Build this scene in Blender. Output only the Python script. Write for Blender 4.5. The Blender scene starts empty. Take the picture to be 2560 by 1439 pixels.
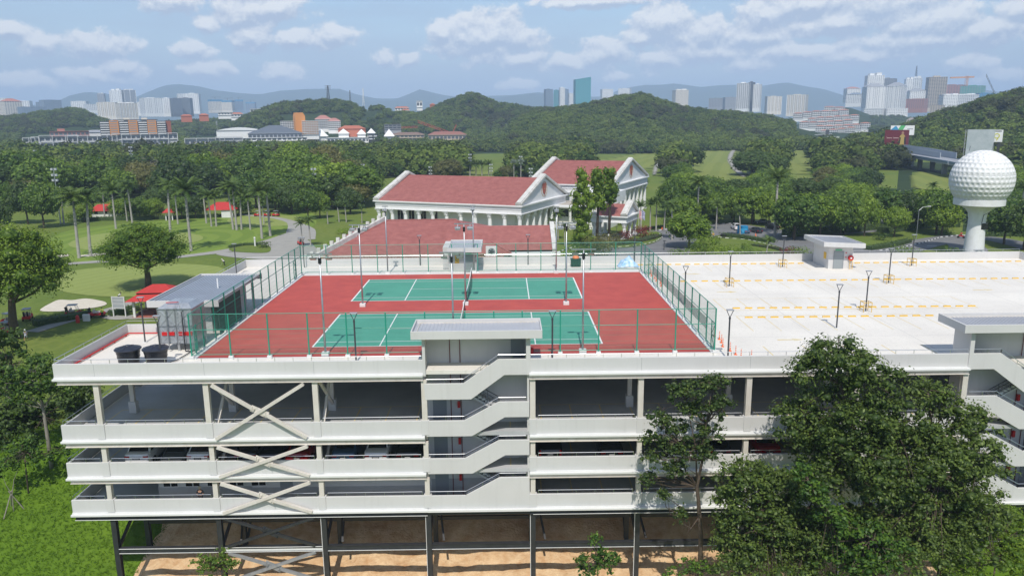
import bpy, math, random
import numpy as np
from mathutils import Vector, Matrix

R = math.radians
sc = bpy.context.scene
COL = sc.collection
random.seed(7)
rng = np.random.default_rng(7)

# ------------------------------------------------------------ camera
CP = np.array([15.917, -61.31, 17.987]); YAW, PITCH, ROLL, FPX = 7.76672e-3, 0.212075, -9.63876e-3, 1940.654
_f = np.array([math.sin(YAW)*math.cos(PITCH), math.cos(YAW)*math.cos(PITCH), -math.sin(PITCH)])
_r = np.array([math.cos(YAW), -math.sin(YAW), 0.0]); _u = np.cross(_r, _f)
_c, _s = math.cos(ROLL), math.sin(ROLL)
CR, CU, CF = _c*_r+_s*_u, -_s*_r+_c*_u, _f
cam_d = bpy.data.cameras.new('camera'); cam = bpy.data.objects.new('camera', cam_d); COL.objects.link(cam)
M4 = Matrix.Identity(4)
for i in range(3):
    M4[i][0], M4[i][1], M4[i][2], M4[i][3] = CR[i], CU[i], -CF[i], CP[i]
cam.matrix_world = M4
cam_d.sensor_width = 36; cam_d.lens = 36*FPX/2560; cam_d.clip_start = 0.5; cam_d.clip_end = 60000
sc.camera = cam

def ray(px, py): return CF + CR*(px-1280)/FPX - CU*(py-719.5)/FPX
def at(px, py, z=0.0):
    d = ray(px, py); return CP + d*(z-CP[2])/d[2]
def atY(px, py, y):
    d = ray(px, py); return CP + d*(y-CP[1])/d[1]
def atD(px, py, D):
    d = ray(px, py); return CP + d*D/math.hypot(d[0], d[1])
def proj(x, y, z):
    d = np.array([x, y, z], float)-CP; w = d@CF
    return 1280+FPX*(d@CR)/w, 719.5-FPX*(d@CU)/w, w

# ------------------------------------------------------------ sun, sky, exposure
SUN_EL, SUN_AZ = R(53.5), R(2.0)            # shadows fall towards +Y, a touch to +X
sd = bpy.data.lights.new('sun', 'SUN'); sd.energy = 4.1; sd.angle = R(0.53); sd.color = (1.0, 0.955, 0.88)
sun = bpy.data.objects.new('sun', sd); COL.objects.link(sun)
_sd = Vector((math.sin(SUN_AZ)*math.cos(SUN_EL), math.cos(SUN_AZ)*math.cos(SUN_EL), -math.sin(SUN_EL)))
sun.rotation_euler = _sd.to_track_quat('-Z', 'Y').to_euler()
sc.view_settings.view_transform = 'Standard'
sc.view_settings.look = 'None'; sc.view_settings.gamma = 1.0; sc.view_settings.use_curve_mapping = False
sc.view_settings.exposure = 0.0

world = bpy.data.worlds.new('World'); sc.world = world; world.use_nodes = True
wt = world.node_tree; wt.nodes.clear()
def wn(t, **k):
    n = wt.nodes.new(t)
    for a, b in k.items(): setattr(n, a, b)
    return n
def cloud_group(blobs):
    g = bpy.data.node_groups.new('cloud_density', 'ShaderNodeTree')
    g.interface.new_socket(name='P', in_out='INPUT', socket_type='NodeSocketVector')
    g.interface.new_socket(name='D', in_out='OUTPUT', socket_type='NodeSocketFloat')
    gi = g.nodes.new('NodeGroupInput'); go = g.nodes.new('NodeGroupOutput')
    def m(op, a, b=None, c=None):
        n = g.nodes.new('ShaderNodeMath'); n.operation = op
        for i, v in enumerate((a, b, c)):
            if v is None: continue
            if isinstance(v, (int, float)): n.inputs[i].default_value = v
            else: g.links.new(v, n.inputs[i])
        return n.outputs[0]
    def noise(scale, det, off, sy=1.0, rough=.55):
        mp = g.nodes.new('ShaderNodeMapping'); mp.inputs['Scale'].default_value = (1, sy, 1); mp.inputs['Location'].default_value = (off, off*.7, 0)
        g.links.new(gi.outputs[0], mp.inputs[0])
        n = g.nodes.new('ShaderNodeTexNoise'); n.inputs['Scale'].default_value = scale; n.inputs['Detail'].default_value = det
        n.inputs['Roughness'].default_value = rough
        g.links.new(mp.outputs[0], n.inputs['Vector']); return n.outputs[0]
    acc = None
    for (az, el, ra, re, w) in blobs:
        v = g.nodes.new('ShaderNodeVectorMath'); v.operation = 'SUBTRACT'; g.links.new(gi.outputs[0], v.inputs[0]); v.inputs[1].default_value = (az, el, 0)
        s = g.nodes.new('ShaderNodeVectorMath'); s.operation = 'MULTIPLY'; g.links.new(v.outputs[0], s.inputs[0]); s.inputs[1].default_value = (1/ra, 1/re, 0)
        l = g.nodes.new('ShaderNodeVectorMath'); l.operation = 'LENGTH'; g.links.new(s.outputs[0], l.inputs[0])
        t = m('MULTIPLY_ADD', l.outputs['Value'], -w, w)          # w*(1-dist)
        acc = t if acc is None else m('MAXIMUM', acc, t)
    acc = m('MAXIMUM', acc, -0.9)
    big = noise(7.0, 3, 3.1, 2.2)
    fine = noise(36.0, 7, 9.7, 1.25, .62)
    d = m('ADD', m('MULTIPLY', acc, 1.15), m('MULTIPLY_ADD', fine, 2.4, -1.38))
    gen = m('ADD', m('MULTIPLY_ADD', big, 3.4, -2.35), m('MULTIPLY_ADD', fine, 1.6, -.8))
    d = m('MAXIMUM', d, m('SUBTRACT', gen, 0.5))
    g.links.new(d, go.inputs[0]); return g
def pxdir(px, py):
    d = ray(px, py); d = d/np.linalg.norm(d); return math.atan2(d[0], d[1]), math.asin(d[2])
# cumulus as seen: centre, half width, half height (px of the 2560 frame), strength
CL = [(1205,92,150,58,1.5),(1290,96,85,40,1.2),(1105,85,50,30,1.1),(630,92,62,34,1.3),(740,98,70,26,1.1),(835,95,75,28,1.1),(620,25,95,48,1.2),(700,20,90,30,.9),
      (425,5,80,26,1.2),(95,108,55,26,1.0),(20,75,60,24,.9),(515,62,38,20,.9),(490,125,60,22,.9),(300,170,70,28,1.0),(240,190,120,22,.8),(520,178,70,24,1.1),(700,182,70,24,1.1),
      (240,118,110,34,.7),(965,150,40,22,.9),(1020,150,40,18,.9),(1660,60,95,60,1.5),(1760,85,75,40,1.3),(1600,95,55,26,1.1),(1905,38,75,48,1.4),(1500,3,180,18,1.2),(2010,15,150,36,1.3),
      (2200,20,160,44,1.4),(2090,62,170,32,1.1),(2330,55,150,44,1.3),(2480,75,90,34,1.3),(2300,100,220,30,1.0),(1510,135,90,38,1.3),(1650,150,70,30,1.0),(1320,150,80,26,1.1),(1420,160,110,26,.9),
      (1860,95,120,34,.9),(1980,130,160,26,.9),(2150,140,120,22,.8),(1870,160,90,22,.8),(2500,190,70,26,.8),(2440,160,70,24,.8),(1290,215,60,18,.8),(1540,192,50,16,.8),(60,205,110,24,.7),(2560,20,90,30,.9),(1780,130,200,30,.7)]
blobs = []
for (x, y, w, h, s) in CL:
    a, e = pxdir(x, y); blobs.append((a, e, w/FPX*1.08, h/FPX*1.35, max(s, .55*s+.62)))
grp = cloud_group(blobs)
tc = wn('ShaderNodeTexCoord'); sep = wn('ShaderNodeSeparateXYZ'); wt.links.new(tc.outputs['Generated'], sep.inputs[0])
def wm(op, a, b=None, c=None, clamp=False):
    n = wn('ShaderNodeMath', operation=op, use_clamp=clamp)
    for i, v in enumerate((a, b, c)):
        if v is None: continue
        if isinstance(v, (int, float)): n.inputs[i].default_value = v
        else: wt.links.new(v, n.inputs[i])
    return n.outputs[0]
az = wm('ARCTAN2', sep.outputs[0], sep.outputs[1]); el = wm('ARCSINE', sep.outputs[2])
cb = wn('ShaderNodeCombineXYZ'); wt.links.new(az, cb.inputs[0]); wt.links.new(el, cb.inputs[1])
cb2 = wn('ShaderNodeCombineXYZ'); wt.links.new(az, cb2.inputs[0]); wt.links.new(wm('ADD', el, 0.0075), cb2.inputs[1])
g1 = wn('ShaderNodeGroup', node_tree=grp); wt.links.new(cb.outputs[0], g1.inputs[0])
g2 = wn('ShaderNodeGroup', node_tree=grp); wt.links.new(cb2.outputs[0], g2.inputs[0])
cov = wn('ShaderNodeMapRange'); cov.interpolation_type = 'SMOOTHSTEP'; wt.links.new(g1.outputs[0], cov.inputs[0])
cov.inputs[1].default_value = -0.08; cov.inputs[2].default_value = 0.42
lit = wm('MULTIPLY_ADD', wm('SUBTRACT', g1.outputs[0], g2.outputs[0]), 1.3, 0.44, clamp=True)
ramp = wn('ShaderNodeMix', data_type='RGBA'); wt.links.new(lit, ramp.inputs['Factor'])
ramp.inputs[6].default_value = (3.7, 4.2, 5.3, 1); ramp.inputs[7].default_value = (8.2, 8.0, 7.8, 1)
skyn = wn('ShaderNodeTexSky', sky_type='NISHITA'); skyn.sun_disc = False
skyn.sun_elevation = SUN_EL; skyn.sun_rotation = math.pi+SUN_AZ; skyn.altitude = 60; skyn.air_density = 1.0; skyn.dust_density = 0.6; skyn.ozone_density = 1.5
# thin veil of high cloud
veil = wn('ShaderNodeTexNoise'); veil.inputs['Scale'].default_value = 5.0; veil.inputs['Detail'].default_value = 4
vm = wn('ShaderNodeMapping'); vm.inputs['Scale'].default_value = (1, 6, 1); wt.links.new(cb.outputs[0], vm.inputs[0]); wt.links.new(vm.outputs[0], veil.inputs['Vector'])
vmr = wn('ShaderNodeMapRange'); wt.links.new(veil.outputs[0], vmr.inputs[0]); vmr.inputs[1].default_value = .35; vmr.inputs[2].default_value = .75; vmr.inputs[4].default_value = .55
vmix = wn('ShaderNodeMix', data_type='RGBA'); low = wn('ShaderNodeMapRange', interpolation_type='SMOOTHSTEP'); wt.links.new(el, low.inputs[0]); low.inputs[1].default_value = .16; low.inputs[2].default_value = -.01; low.inputs[3].default_value = 0.0; low.inputs[4].default_value = 1.0
lowm = wn('ShaderNodeMix', data_type='RGBA'); wt.links.new(wm('MULTIPLY_ADD', low.outputs[0], .95, .0, clamp=True), lowm.inputs['Factor']); wt.links.new(skyn.outputs[0], lowm.inputs[6]); lowm.inputs[7].default_value = (2.9, 3.6, 5.1, 1)
wt.links.new(vmr.outputs[0], vmix.inputs['Factor']); wt.links.new(lowm.outputs[2], vmix.inputs[6]); vmix.inputs[7].default_value = (3.4, 4.0, 5.3, 1)
cmix = wn('ShaderNodeMix', data_type='RGBA')
wt.links.new(wm('MULTIPLY', cov.outputs[0], 0.78), cmix.inputs['Factor']); wt.links.new(vmix.outputs[2], cmix.inputs[6]); wt.links.new(ramp.outputs[2], cmix.inputs[7])
bg = wn('ShaderNodeBackground'); bg.inputs['Strength'].default_value = 0.135
wo = wn('ShaderNodeOutputWorld'); wt.links.new(cmix.outputs[2], bg.inputs[0]); wt.links.new(bg.outputs[0], wo.inputs[0])
world.cycles.sampling_method = 'MANUAL'; world.cycles.sample_map_resolution = 512

# ------------------------------------------------------------ tagging and mesh helpers
def tag(o, label=None, cat=None, group=None, kind=None):
    if label: o['label'] = label
    if cat: o['category'] = cat
    if group: o['group'] = group
    if kind: o['kind'] = kind
    return o
def empty(name, loc=(0, 0, 0), rz=0.0, label=None, cat=None, group=None):
    o = bpy.data.objects.new(name, None); COL.objects.link(o); o.location = loc; o.rotation_euler = (0, 0, rz)
    o.empty_display_size = 0.3
    return tag(o, label, cat, group)
def copy_tree(o, parent=None):
    c = o.copy(); COL.objects.link(c)
    if parent is not None:
        c.parent = parent
    for ch in list(o.children): copy_tree(ch, c)
    return c

def ordn(n):
    o = 'first second third fourth fifth sixth seventh eighth ninth tenth eleventh twelfth thirteenth fourteenth fifteenth sixteenth seventeenth eighteenth nineteenth'.split()
    if n <= 19: return o[n-1]
    t = {2: 'twent', 3: 'thirt', 4: 'fort', 5: 'fift', 6: 'sixt', 7: 'sevent'}[n//10]; return t+'ieth' if n % 10 == 0 else t+'y-'+o[n % 10-1]
class MB:
    def __init__(s): s.v = []; s.f = []; s.mi = []; s.cur = 0
    def add(s, vs, fs):
        b = len(s.v); s.v += [tuple(float(c) for c in p) for p in vs]
        for f in fs: s.f.append(tuple(b+i for i in f)); s.mi.append(s.cur)
        return s
    def box(s, x0, x1, y0, y1, z0, z1):
        if x0 > x1: x0, x1 = x1, x0
        if y0 > y1: y0, y1 = y1, y0
        if z0 > z1: z0, z1 = z1, z0
        return s.add([(x0,y0,z0),(x1,y0,z0),(x1,y1,z0),(x0,y1,z0),(x0,y0,z1),(x1,y0,z1),(x1,y1,z1),(x0,y1,z1)],
                     [(0,3,2,1),(4,5,6,7),(0,1,5,4),(1,2,6,5),(2,3,7,6),(3,0,4,7)])
    def quad(s, a, b, c, d): return s.add([a, b, c, d], [(0, 1, 2, 3)])
    def bar(s, a, b, w, h=None, up=(0, 0, 1)):
        """rectangular bar from a to b, w across, h along 'up'"""
        h = h or w; a = Vector(a); b = Vector(b); d = (b-a).normalized(); u = Vector(up)
        if abs(d.dot(u)) > .98: u = Vector((0, 1, 0))
        sx = d.cross(u).normalized(); uy = sx.cross(d)
        vs = []
        for p in (a, b):
            for i, j in ((-1,-1),(1,-1),(1,1),(-1,1)): vs.append(p+sx*(i*w/2)+uy*(j*h/2))
        return s.add(vs, [(3,2,1,0),(4,5,6,7),(0,1,5,4),(1,2,6,5),(2,3,7,6),(3,0,4,7)])
    def tube(s, pts, rad, n=6, caps=True):
        pts = [Vector(p) for p in pts]; k = len(pts)
        if not hasattr(rad, '__len__'): rad = [rad]*k
        vs = []; fs = []
        for i, p in enumerate(pts):
            d = (pts[min(i+1, k-1)]-pts[max(i-1, 0)]).normalized()
            ref = Vector((0, 0, 1)) if abs(d.z) < .9 else Vector((0, 1, 0))
            sx = d.cross(ref).normalized(); sy = d.cross(sx)
            for j in range(n):
                t = 2*math.pi*j/n; vs.append(p+(sx*math.cos(t)+sy*math.sin(t))*rad[i])
        for i in range(k-1):
            for j in range(n):
                a = i*n+j; b = i*n+(j+1) % n; fs.append((a, b, b+n, a+n))
        if caps: fs.append(tuple(range(n))[::-1]); fs.append(tuple((k-1)*n+j for j in range(n)))
        return s.add(vs, fs)
    def lathe(s, prof, c=(0, 0, 0), n=24, caps=True):
        vs = []; fs = []; k = len(prof)
        for (r, z) in prof:
            for j in range(n):
                t = 2*math.pi*j/n; vs.append((c[0]+r*math.cos(t), c[1]+r*math.sin(t), c[2]+z))
        for i in range(k-1):
            for j in range(n):
                a = i*n+j; b = i*n+(j+1) % n; fs.append((a, b, b+n, a+n))
        if caps: fs.append(tuple(range(n))[::-1]); fs.append(tuple((k-1)*n+j for j in range(n)))
        return s.add(vs, fs)
    def prism(s, poly, y0, y1):
        """poly in (x,z) extruded y0..y1"""
        n = len(poly); vs = [(x, y0, z) for x, z in poly]+[(x, y1, z) for x, z in poly]
        fs = [tuple(range(n)), tuple(range(n, 2*n))[::-1]]+[(i, i+n, (i+1) % n+n, (i+1) % n) for i in range(n)]
        return s.add(vs, fs)
    def prismz(s, poly, z0, z1):
        n = len(poly); vs = [(x, y, z0) for x, y in poly]+[(x, y, z1) for x, y in poly]
        fs = [tuple(range(n))[::-1], tuple(range(n, 2*n))]+[(i, (i+1) % n, (i+1) % n+n, i+n) for i in range(n)]
        return s.add(vs, fs)
    def prismx(s, poly, x0, x1):
        n = len(poly); vs = [(x0, y, z) for y, z in poly]+[(x1, y, z) for y, z in poly]
        fs = [tuple(range(n)), tuple(range(n, 2*n))[::-1]]+[(i, i+n, (i+1) % n+n, (i+1) % n) for i in range(n)]
        return s.add(vs, fs)
    def mesh(s, name, mats, smooth=False):
        me = bpy.data.meshes.new(name); me.from_pydata(s.v, [], s.f)
        for m in (mats if isinstance(mats, (list, tuple)) else [mats]): me.materials.append(m)
        if any(s.mi): me.polygons.foreach_set('material_index', s.mi)
        if smooth: me.polygons.foreach_set('use_smooth', [True]*len(me.polygons))
        me.update(); return me
    def build(s, name, mats, parent=None, smooth=False, bevel=0, fixn=True):
        me = s.mesh(name, mats, smooth)
        if fixn:
            import bmesh
            bm = bmesh.new(); bm.from_mesh(me); bmesh.ops.recalc_face_normals(bm, faces=bm.faces)
            bm.to_mesh(me); bm.free()
        o = bpy.data.objects.new(name, me); COL.objects.link(o)
        if parent: o.parent = parent
        if bevel:
            b = o.modifiers.new('bevel', 'BEVEL'); b.width = bevel; b.segments = 1; b.limit_method = 'ANGLE'
        return o
def link(name, me, parent=None, loc=(0, 0, 0), rot=(0, 0, 0), scl=(1, 1, 1)):
    o = bpy.data.objects.new(name, me); COL.objects.link(o); o.parent = parent; o.location = loc; o.rotation_euler = rot; o.scale = scl
    return o

# ------------------------------------------------------------ materials
def mat(name, col, rough=.7, var=0.0, scale=1.0, col2=None, metal=0.0, bump=0.0, bscale=None, spec=.5, coords='pos', streak=0.0):
    m = bpy.data.materials.new(name); m.use_nodes = True; t = m.node_tree; b = t.nodes['Principled BSDF']
    b.inputs['Roughness'].default_value = rough; b.inputs['Metallic'].default_value = metal
    b.inputs['Specular IOR Level'].default_value = spec
    b.inputs['Base Color'].default_value = (*col, 1)
    if var or bump or col2 or streak:
        if coords == 'pos':
            g = t.nodes.new('ShaderNodeNewGeometry'); vec = g.outputs['Position']
        else:
            g = t.nodes.new('ShaderNodeTexCoord'); vec = g.outputs['Object']
        if var or col2:
            n = t.nodes.new('ShaderNodeTexNoise'); n.inputs['Scale'].default_value = scale; n.inputs['Detail'].default_value = 6; n.inputs['Roughness'].default_value = .62
            t.links.new(vec, n.inputs['Vector'])
            mr = t.nodes.new('ShaderNodeMapRange'); t.links.new(n.outputs[0], mr.inputs[0]); mr.inputs[1].default_value = .3; mr.inputs[2].default_value = .7
            mx = t.nodes.new('ShaderNodeMix'); mx.data_type = 'RGBA'; t.links.new(mr.outputs[0], mx.inputs['Factor'])
            c2 = col2 or tuple(c*(1-var) for c in col)
            mx.inputs[6].default_value = (*col, 1); mx.inputs[7].default_value = (*c2, 1)
            out = mx.outputs[2]
            if streak:
                mp = t.nodes.new('ShaderNodeMapping'); mp.inputs['Scale'].default_value = (3.5, 3.5, .25); t.links.new(vec, mp.inputs[0])
                n3 = t.nodes.new('ShaderNodeTexNoise'); n3.inputs['Scale'].default_value = 1.0; n3.inputs['Detail'].default_value = 5; t.links.new(mp.outputs[0], n3.inputs['Vector'])
                m3 = t.nodes.new('ShaderNodeMapRange'); t.links.new(n3.outputs[0], m3.inputs[0]); m3.inputs[1].default_value = .55; m3.inputs[2].default_value = .8; m3.inputs[4].default_value = streak
                mx2 = t.nodes.new('ShaderNodeMix'); mx2.data_type = 'RGBA'; t.links.new(m3.outputs[0], mx2.inputs['Factor']); t.links.new(out, mx2.inputs[6])
                mx2.inputs[7].default_value = (col[0]*.45, col[1]*.43, col[2]*.4, 1); out = mx2.outputs[2]
            t.links.new(out, b.inputs['Base Color'])
        if bump:
            n2 = t.nodes.new('ShaderNodeTexNoise'); n2.inputs['Scale'].default_value = bscale or scale*4; n2.inputs['Detail'].default_value = 4
            t.links.new(vec, n2.inputs['Vector'])
            bp = t.nodes.new('ShaderNodeBump'); bp.inputs['Strength'].default_value = bump; bp.inputs['Distance'].default_value = .1
            t.links.new(n2.outputs[0], bp.inputs['Height']); t.links.new(bp.outputs[0], b.inputs['Normal'])
    return m

WHITE = mat('white_paint_wall', (.61, .60, .585), .75, var=.08, scale=.3, streak=.13)
WHITE2 = mat('white_trim', (.72, .72, .70), .7, var=.08, scale=.6)
DECK = mat('pale_concrete_deck', (.79, .75, .68), .85, scale=.16, col2=(.67, .635, .58), streak=.35)
FLOORG = mat('grey_concrete_floor', (.50, .50, .50), .7, scale=.3, col2=(.38, .38, .38))
BEAM = mat('weathered_cream_steel', (.68, .64, .585), .65, scale=1.2, col2=(.58, .535, .47), streak=.3)
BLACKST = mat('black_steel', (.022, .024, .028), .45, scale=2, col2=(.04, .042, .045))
GALV = mat('galvanised_steel', (.50, .52, .54), .38, var=.25, scale=3, metal=.75)
STEEL = mat('stainless_rail', (.62, .63, .64), .28, metal=.9)
DGREY = mat('dark_grey_paint', (.055, .058, .065), .45)
GREYDOOR = mat('grey_door', (.24, .26, .28), .5)
DADO = mat('grey_dado', (.36, .37, .375), .7, var=.1, scale=1)
CRED = mat('red_acrylic', (.51, .088, .068), .75, scale=.5, col2=(.40, .064, .054), bump=.05, bscale=30, streak=.12)
CGRN = mat('green_acrylic', (.085, .33, .235), .72, scale=.35, col2=(.07, .285, .205), bump=.05, bscale=30, streak=.12)
LINEW = mat('white_line_paint', (.78, .78, .76), .7)
YEL = mat('yellow_paint', (.72, .43, .03), .5, var=.15, scale=2)
YELF = mat('faded_yellow_line', (.70, .50, .16), .8, scale=.9, col2=(.66, .60, .42))
FENCEG = mat('green_fence_paint', (.015, .26, .17), .4)
BLKPL = mat('black_plastic', (.016, .018, .024), .33)
REDP = mat('red_paint', (.55, .02, .02), .4)
ORNG = mat('orange_plastic', (.80, .16, .04), .5)
ASPH = mat('asphalt', (.20, .20, .20), .85, scale=.25, col2=(.15, .15, .155))
PATHM = mat('cart_path', (.36, .345, .31), .9, scale=.4, col2=(.30, .29, .26))
SAND = mat('bunker_sand', (.66, .60, .50), .9, scale=.8, col2=(.58, .52, .42), bump=.3, bscale=3)
TILE = None
GLASSD = mat('dark_glass', (.012, .014, .017), .08, spec=.6)
RUBBER = mat('rubber', (.015, .015, .015), .8)
SKIN = mat('skin', (.36, .19, .12), .6)
STONEW = mat('clubhouse_white', (.80, .80, .79), .7, var=.07, scale=.5)
CLAY = mat('clay_bank', (.72, .52, .31), .95, scale=1.3, col2=(.50, .29, .14), bump=1.0, bscale=5, streak=.3)

def tile_mat(name, c1, c2, pitch=.36, cross=.28):
    m = bpy.data.materials.new(name); m.use_nodes = True; t = m.node_tree; b = t.nodes['Principled BSDF']; b.inputs['Roughness'].default_value = .7
    g = t.nodes.new('ShaderNodeNewGeometry')
    n = t.nodes.new('ShaderNodeTexNoise'); n.inputs['Scale'].default_value = .7; n.inputs['Detail'].default_value = 8; n.inputs['Roughness'].default_value = .7; t.links.new(g.outputs['Position'], n.inputs['Vector'])
    mr = t.nodes.new('ShaderNodeMapRange'); t.links.new(n.outputs[0], mr.inputs[0]); mr.inputs[1].default_value = .3; mr.inputs[2].default_value = .7
    mx = t.nodes.new('ShaderNodeMix'); mx.data_type = 'RGBA'; t.links.new(mr.outputs[0], mx.inputs['Factor']); mx.inputs[6].default_value = (*c1, 1); mx.inputs[7].default_value = (*c2, 1)
    t.links.new(mx.outputs[2], b.inputs['Base Color']); return m
TILE = tile_mat('terracotta_tiles', (.44, .175, .155), (.30, .105, .095))
TILERED = tile_mat('red_roof', (.52, .035, .03), (.42, .03, .025))
GREYROOF = mat('grey_metal_sheet', (.40, .44, .50), .5, var=.12, scale=.8, metal=.2)
GREYROOFC = mat('pale_metal_sheet', (.52, .53, .56), .5, var=.1, scale=.8, metal=.2)

def mesh_mat(name, col, fac):
    m = bpy.data.materials.new(name); m.use_nodes = True; t = m.node_tree; b = t.nodes['Principled BSDF']; b.inputs['Base Color'].default_value = (*col, 1); b.inputs['Roughness'].default_value = .6
    b.inputs['Alpha'].default_value = fac; return m
CHAIN = mesh_mat('chain_link', (.04, .28, .20), .24)
CHAIN_N = mesh_mat('chain_link_fine', (.04, .25, .18), .12)
NETM = mesh_mat('black_net', (.02, .03, .03), .45)
SHADE = mesh_mat('green_shade_net', (.06, .20, .17), .62)
# ============================================================ FOLIAGE TOOLS
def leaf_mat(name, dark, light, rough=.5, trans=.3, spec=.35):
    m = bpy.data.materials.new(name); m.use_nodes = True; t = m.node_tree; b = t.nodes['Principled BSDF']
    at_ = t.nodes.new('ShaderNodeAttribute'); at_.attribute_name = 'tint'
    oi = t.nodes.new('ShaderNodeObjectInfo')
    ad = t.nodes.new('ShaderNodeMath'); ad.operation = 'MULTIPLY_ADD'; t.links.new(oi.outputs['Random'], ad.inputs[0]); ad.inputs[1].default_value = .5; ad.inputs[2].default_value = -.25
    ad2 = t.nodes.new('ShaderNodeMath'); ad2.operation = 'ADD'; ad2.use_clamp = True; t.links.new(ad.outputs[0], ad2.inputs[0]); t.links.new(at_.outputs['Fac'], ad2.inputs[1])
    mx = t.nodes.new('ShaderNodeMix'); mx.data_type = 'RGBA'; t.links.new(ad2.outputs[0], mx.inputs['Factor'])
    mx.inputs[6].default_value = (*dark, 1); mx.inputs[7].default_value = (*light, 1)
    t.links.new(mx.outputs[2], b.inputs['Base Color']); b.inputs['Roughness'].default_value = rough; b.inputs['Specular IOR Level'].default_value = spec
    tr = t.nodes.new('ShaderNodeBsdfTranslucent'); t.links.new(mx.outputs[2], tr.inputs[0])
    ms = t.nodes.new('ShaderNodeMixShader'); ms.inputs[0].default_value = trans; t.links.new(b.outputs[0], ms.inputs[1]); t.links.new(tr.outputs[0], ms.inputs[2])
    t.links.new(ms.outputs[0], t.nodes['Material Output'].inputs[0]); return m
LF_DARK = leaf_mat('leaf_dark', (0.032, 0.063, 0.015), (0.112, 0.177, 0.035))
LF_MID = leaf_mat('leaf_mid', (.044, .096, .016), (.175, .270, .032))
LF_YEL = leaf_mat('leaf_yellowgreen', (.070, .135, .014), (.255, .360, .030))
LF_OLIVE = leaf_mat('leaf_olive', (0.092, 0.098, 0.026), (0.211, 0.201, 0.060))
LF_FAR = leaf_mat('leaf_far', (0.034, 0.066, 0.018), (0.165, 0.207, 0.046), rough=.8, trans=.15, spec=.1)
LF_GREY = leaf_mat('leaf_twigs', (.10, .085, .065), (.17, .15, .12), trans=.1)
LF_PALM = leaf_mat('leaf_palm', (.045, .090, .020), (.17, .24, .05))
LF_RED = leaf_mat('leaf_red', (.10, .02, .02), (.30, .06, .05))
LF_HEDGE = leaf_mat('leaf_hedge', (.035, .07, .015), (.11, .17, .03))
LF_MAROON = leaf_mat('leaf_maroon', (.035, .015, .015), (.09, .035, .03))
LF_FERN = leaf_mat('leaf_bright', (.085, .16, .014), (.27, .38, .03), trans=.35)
BARK = mat('bark', (.115, .085, .06), .9, var=.4, scale=3, coords='obj', bump=.5)
BARKP = mat('pale_bark', (.30, .27, .23), .85, var=.35, scale=2, coords='obj')
PALMB = mat('palm_trunk', (.40, .38, .34), .85, var=.3, scale=1.5, coords='obj')

_t = (1+5**.5)/2
ICO = np.array([(-1,_t,0),(1,_t,0),(-1,-_t,0),(1,-_t,0),(0,-1,_t),(0,1,_t),(0,-1,-_t),(0,1,-_t),(_t,0,-1),(_t,0,1),(-_t,0,-1),(-_t,0,1)])/math.hypot(1, _t)
ICF = np.array([(0,11,5),(0,5,1),(0,1,7),(0,7,10),(0,10,11),(1,5,9),(5,11,4),(11,10,2),(10,7,6),(7,1,8),(3,9,4),(3,4,2),(3,2,6),(3,6,8),(3,8,9),(4,9,5),(2,4,11),(6,2,10),(8,6,7),(9,8,1)])
def leaf_mesh(name, C, N, S, T, material, aspect=.55, jit=.8, cores=None, ck=.74):
    n = len(C); C = np.asarray(C, float); N = np.asarray(N, float)+rng.normal(0, jit*.6, (n, 3)); N /= np.linalg.norm(N, axis=1)[:, None]+1e-9
    t = rng.normal(0, 1, (n, 3)); t -= (t*N).sum(1)[:, None]*N; t /= np.linalg.norm(t, axis=1)[:, None]+1e-9
    b = np.cross(N, t); S = np.asarray(S)[:, None]
    P = np.stack([C-t*S*.5, C-b*S*.5*aspect+N*S*.06, C+t*S*.5, C+b*S*.5*aspect+N*S*.06], 1).reshape(-1, 3)
    me = bpy.data.meshes.new(name)
    tv = np.repeat(np.clip(T, 0, 1), 4); li = np.arange(4*n); ls = np.arange(0, 4*n, 4)
    if cores is not None:                                # lumpy inner mass of each clump, shade of the leaves put in as low tint
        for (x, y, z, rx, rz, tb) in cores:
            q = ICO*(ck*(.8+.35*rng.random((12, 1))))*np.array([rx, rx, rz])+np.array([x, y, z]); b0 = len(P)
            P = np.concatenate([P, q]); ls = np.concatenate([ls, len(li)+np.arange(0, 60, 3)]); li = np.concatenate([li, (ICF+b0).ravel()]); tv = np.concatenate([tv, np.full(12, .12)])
    me.vertices.add(len(P)); me.loops.add(len(li)); me.polygons.add(len(ls))
    me.vertices.foreach_set('co', P.astype(np.float32).ravel()); me.loops.foreach_set('vertex_index', li.astype(np.int32))
    me.polygons.foreach_set('loop_start', ls.astype(np.int32))
    a = me.attributes.new('tint', 'FLOAT', 'POINT'); a.data.foreach_set('value', tv.astype(np.float32))
    me.materials.append(material); me.update(); me.validate(); return me

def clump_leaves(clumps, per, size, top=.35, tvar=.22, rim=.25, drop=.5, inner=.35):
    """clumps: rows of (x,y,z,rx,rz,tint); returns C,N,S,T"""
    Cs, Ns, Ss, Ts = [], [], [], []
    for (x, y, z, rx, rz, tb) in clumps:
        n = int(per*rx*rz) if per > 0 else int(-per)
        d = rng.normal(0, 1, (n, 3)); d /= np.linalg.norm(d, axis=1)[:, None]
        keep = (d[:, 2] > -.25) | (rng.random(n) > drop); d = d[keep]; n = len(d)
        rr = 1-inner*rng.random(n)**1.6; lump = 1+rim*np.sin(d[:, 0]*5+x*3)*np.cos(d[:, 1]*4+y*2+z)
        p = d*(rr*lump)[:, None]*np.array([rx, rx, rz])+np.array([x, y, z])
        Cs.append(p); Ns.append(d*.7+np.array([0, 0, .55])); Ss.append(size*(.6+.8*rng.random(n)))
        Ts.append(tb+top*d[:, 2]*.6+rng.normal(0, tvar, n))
    return np.concatenate(Cs), np.concatenate(Ns), np.concatenate(Ss), np.concatenate(Ts)

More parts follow.
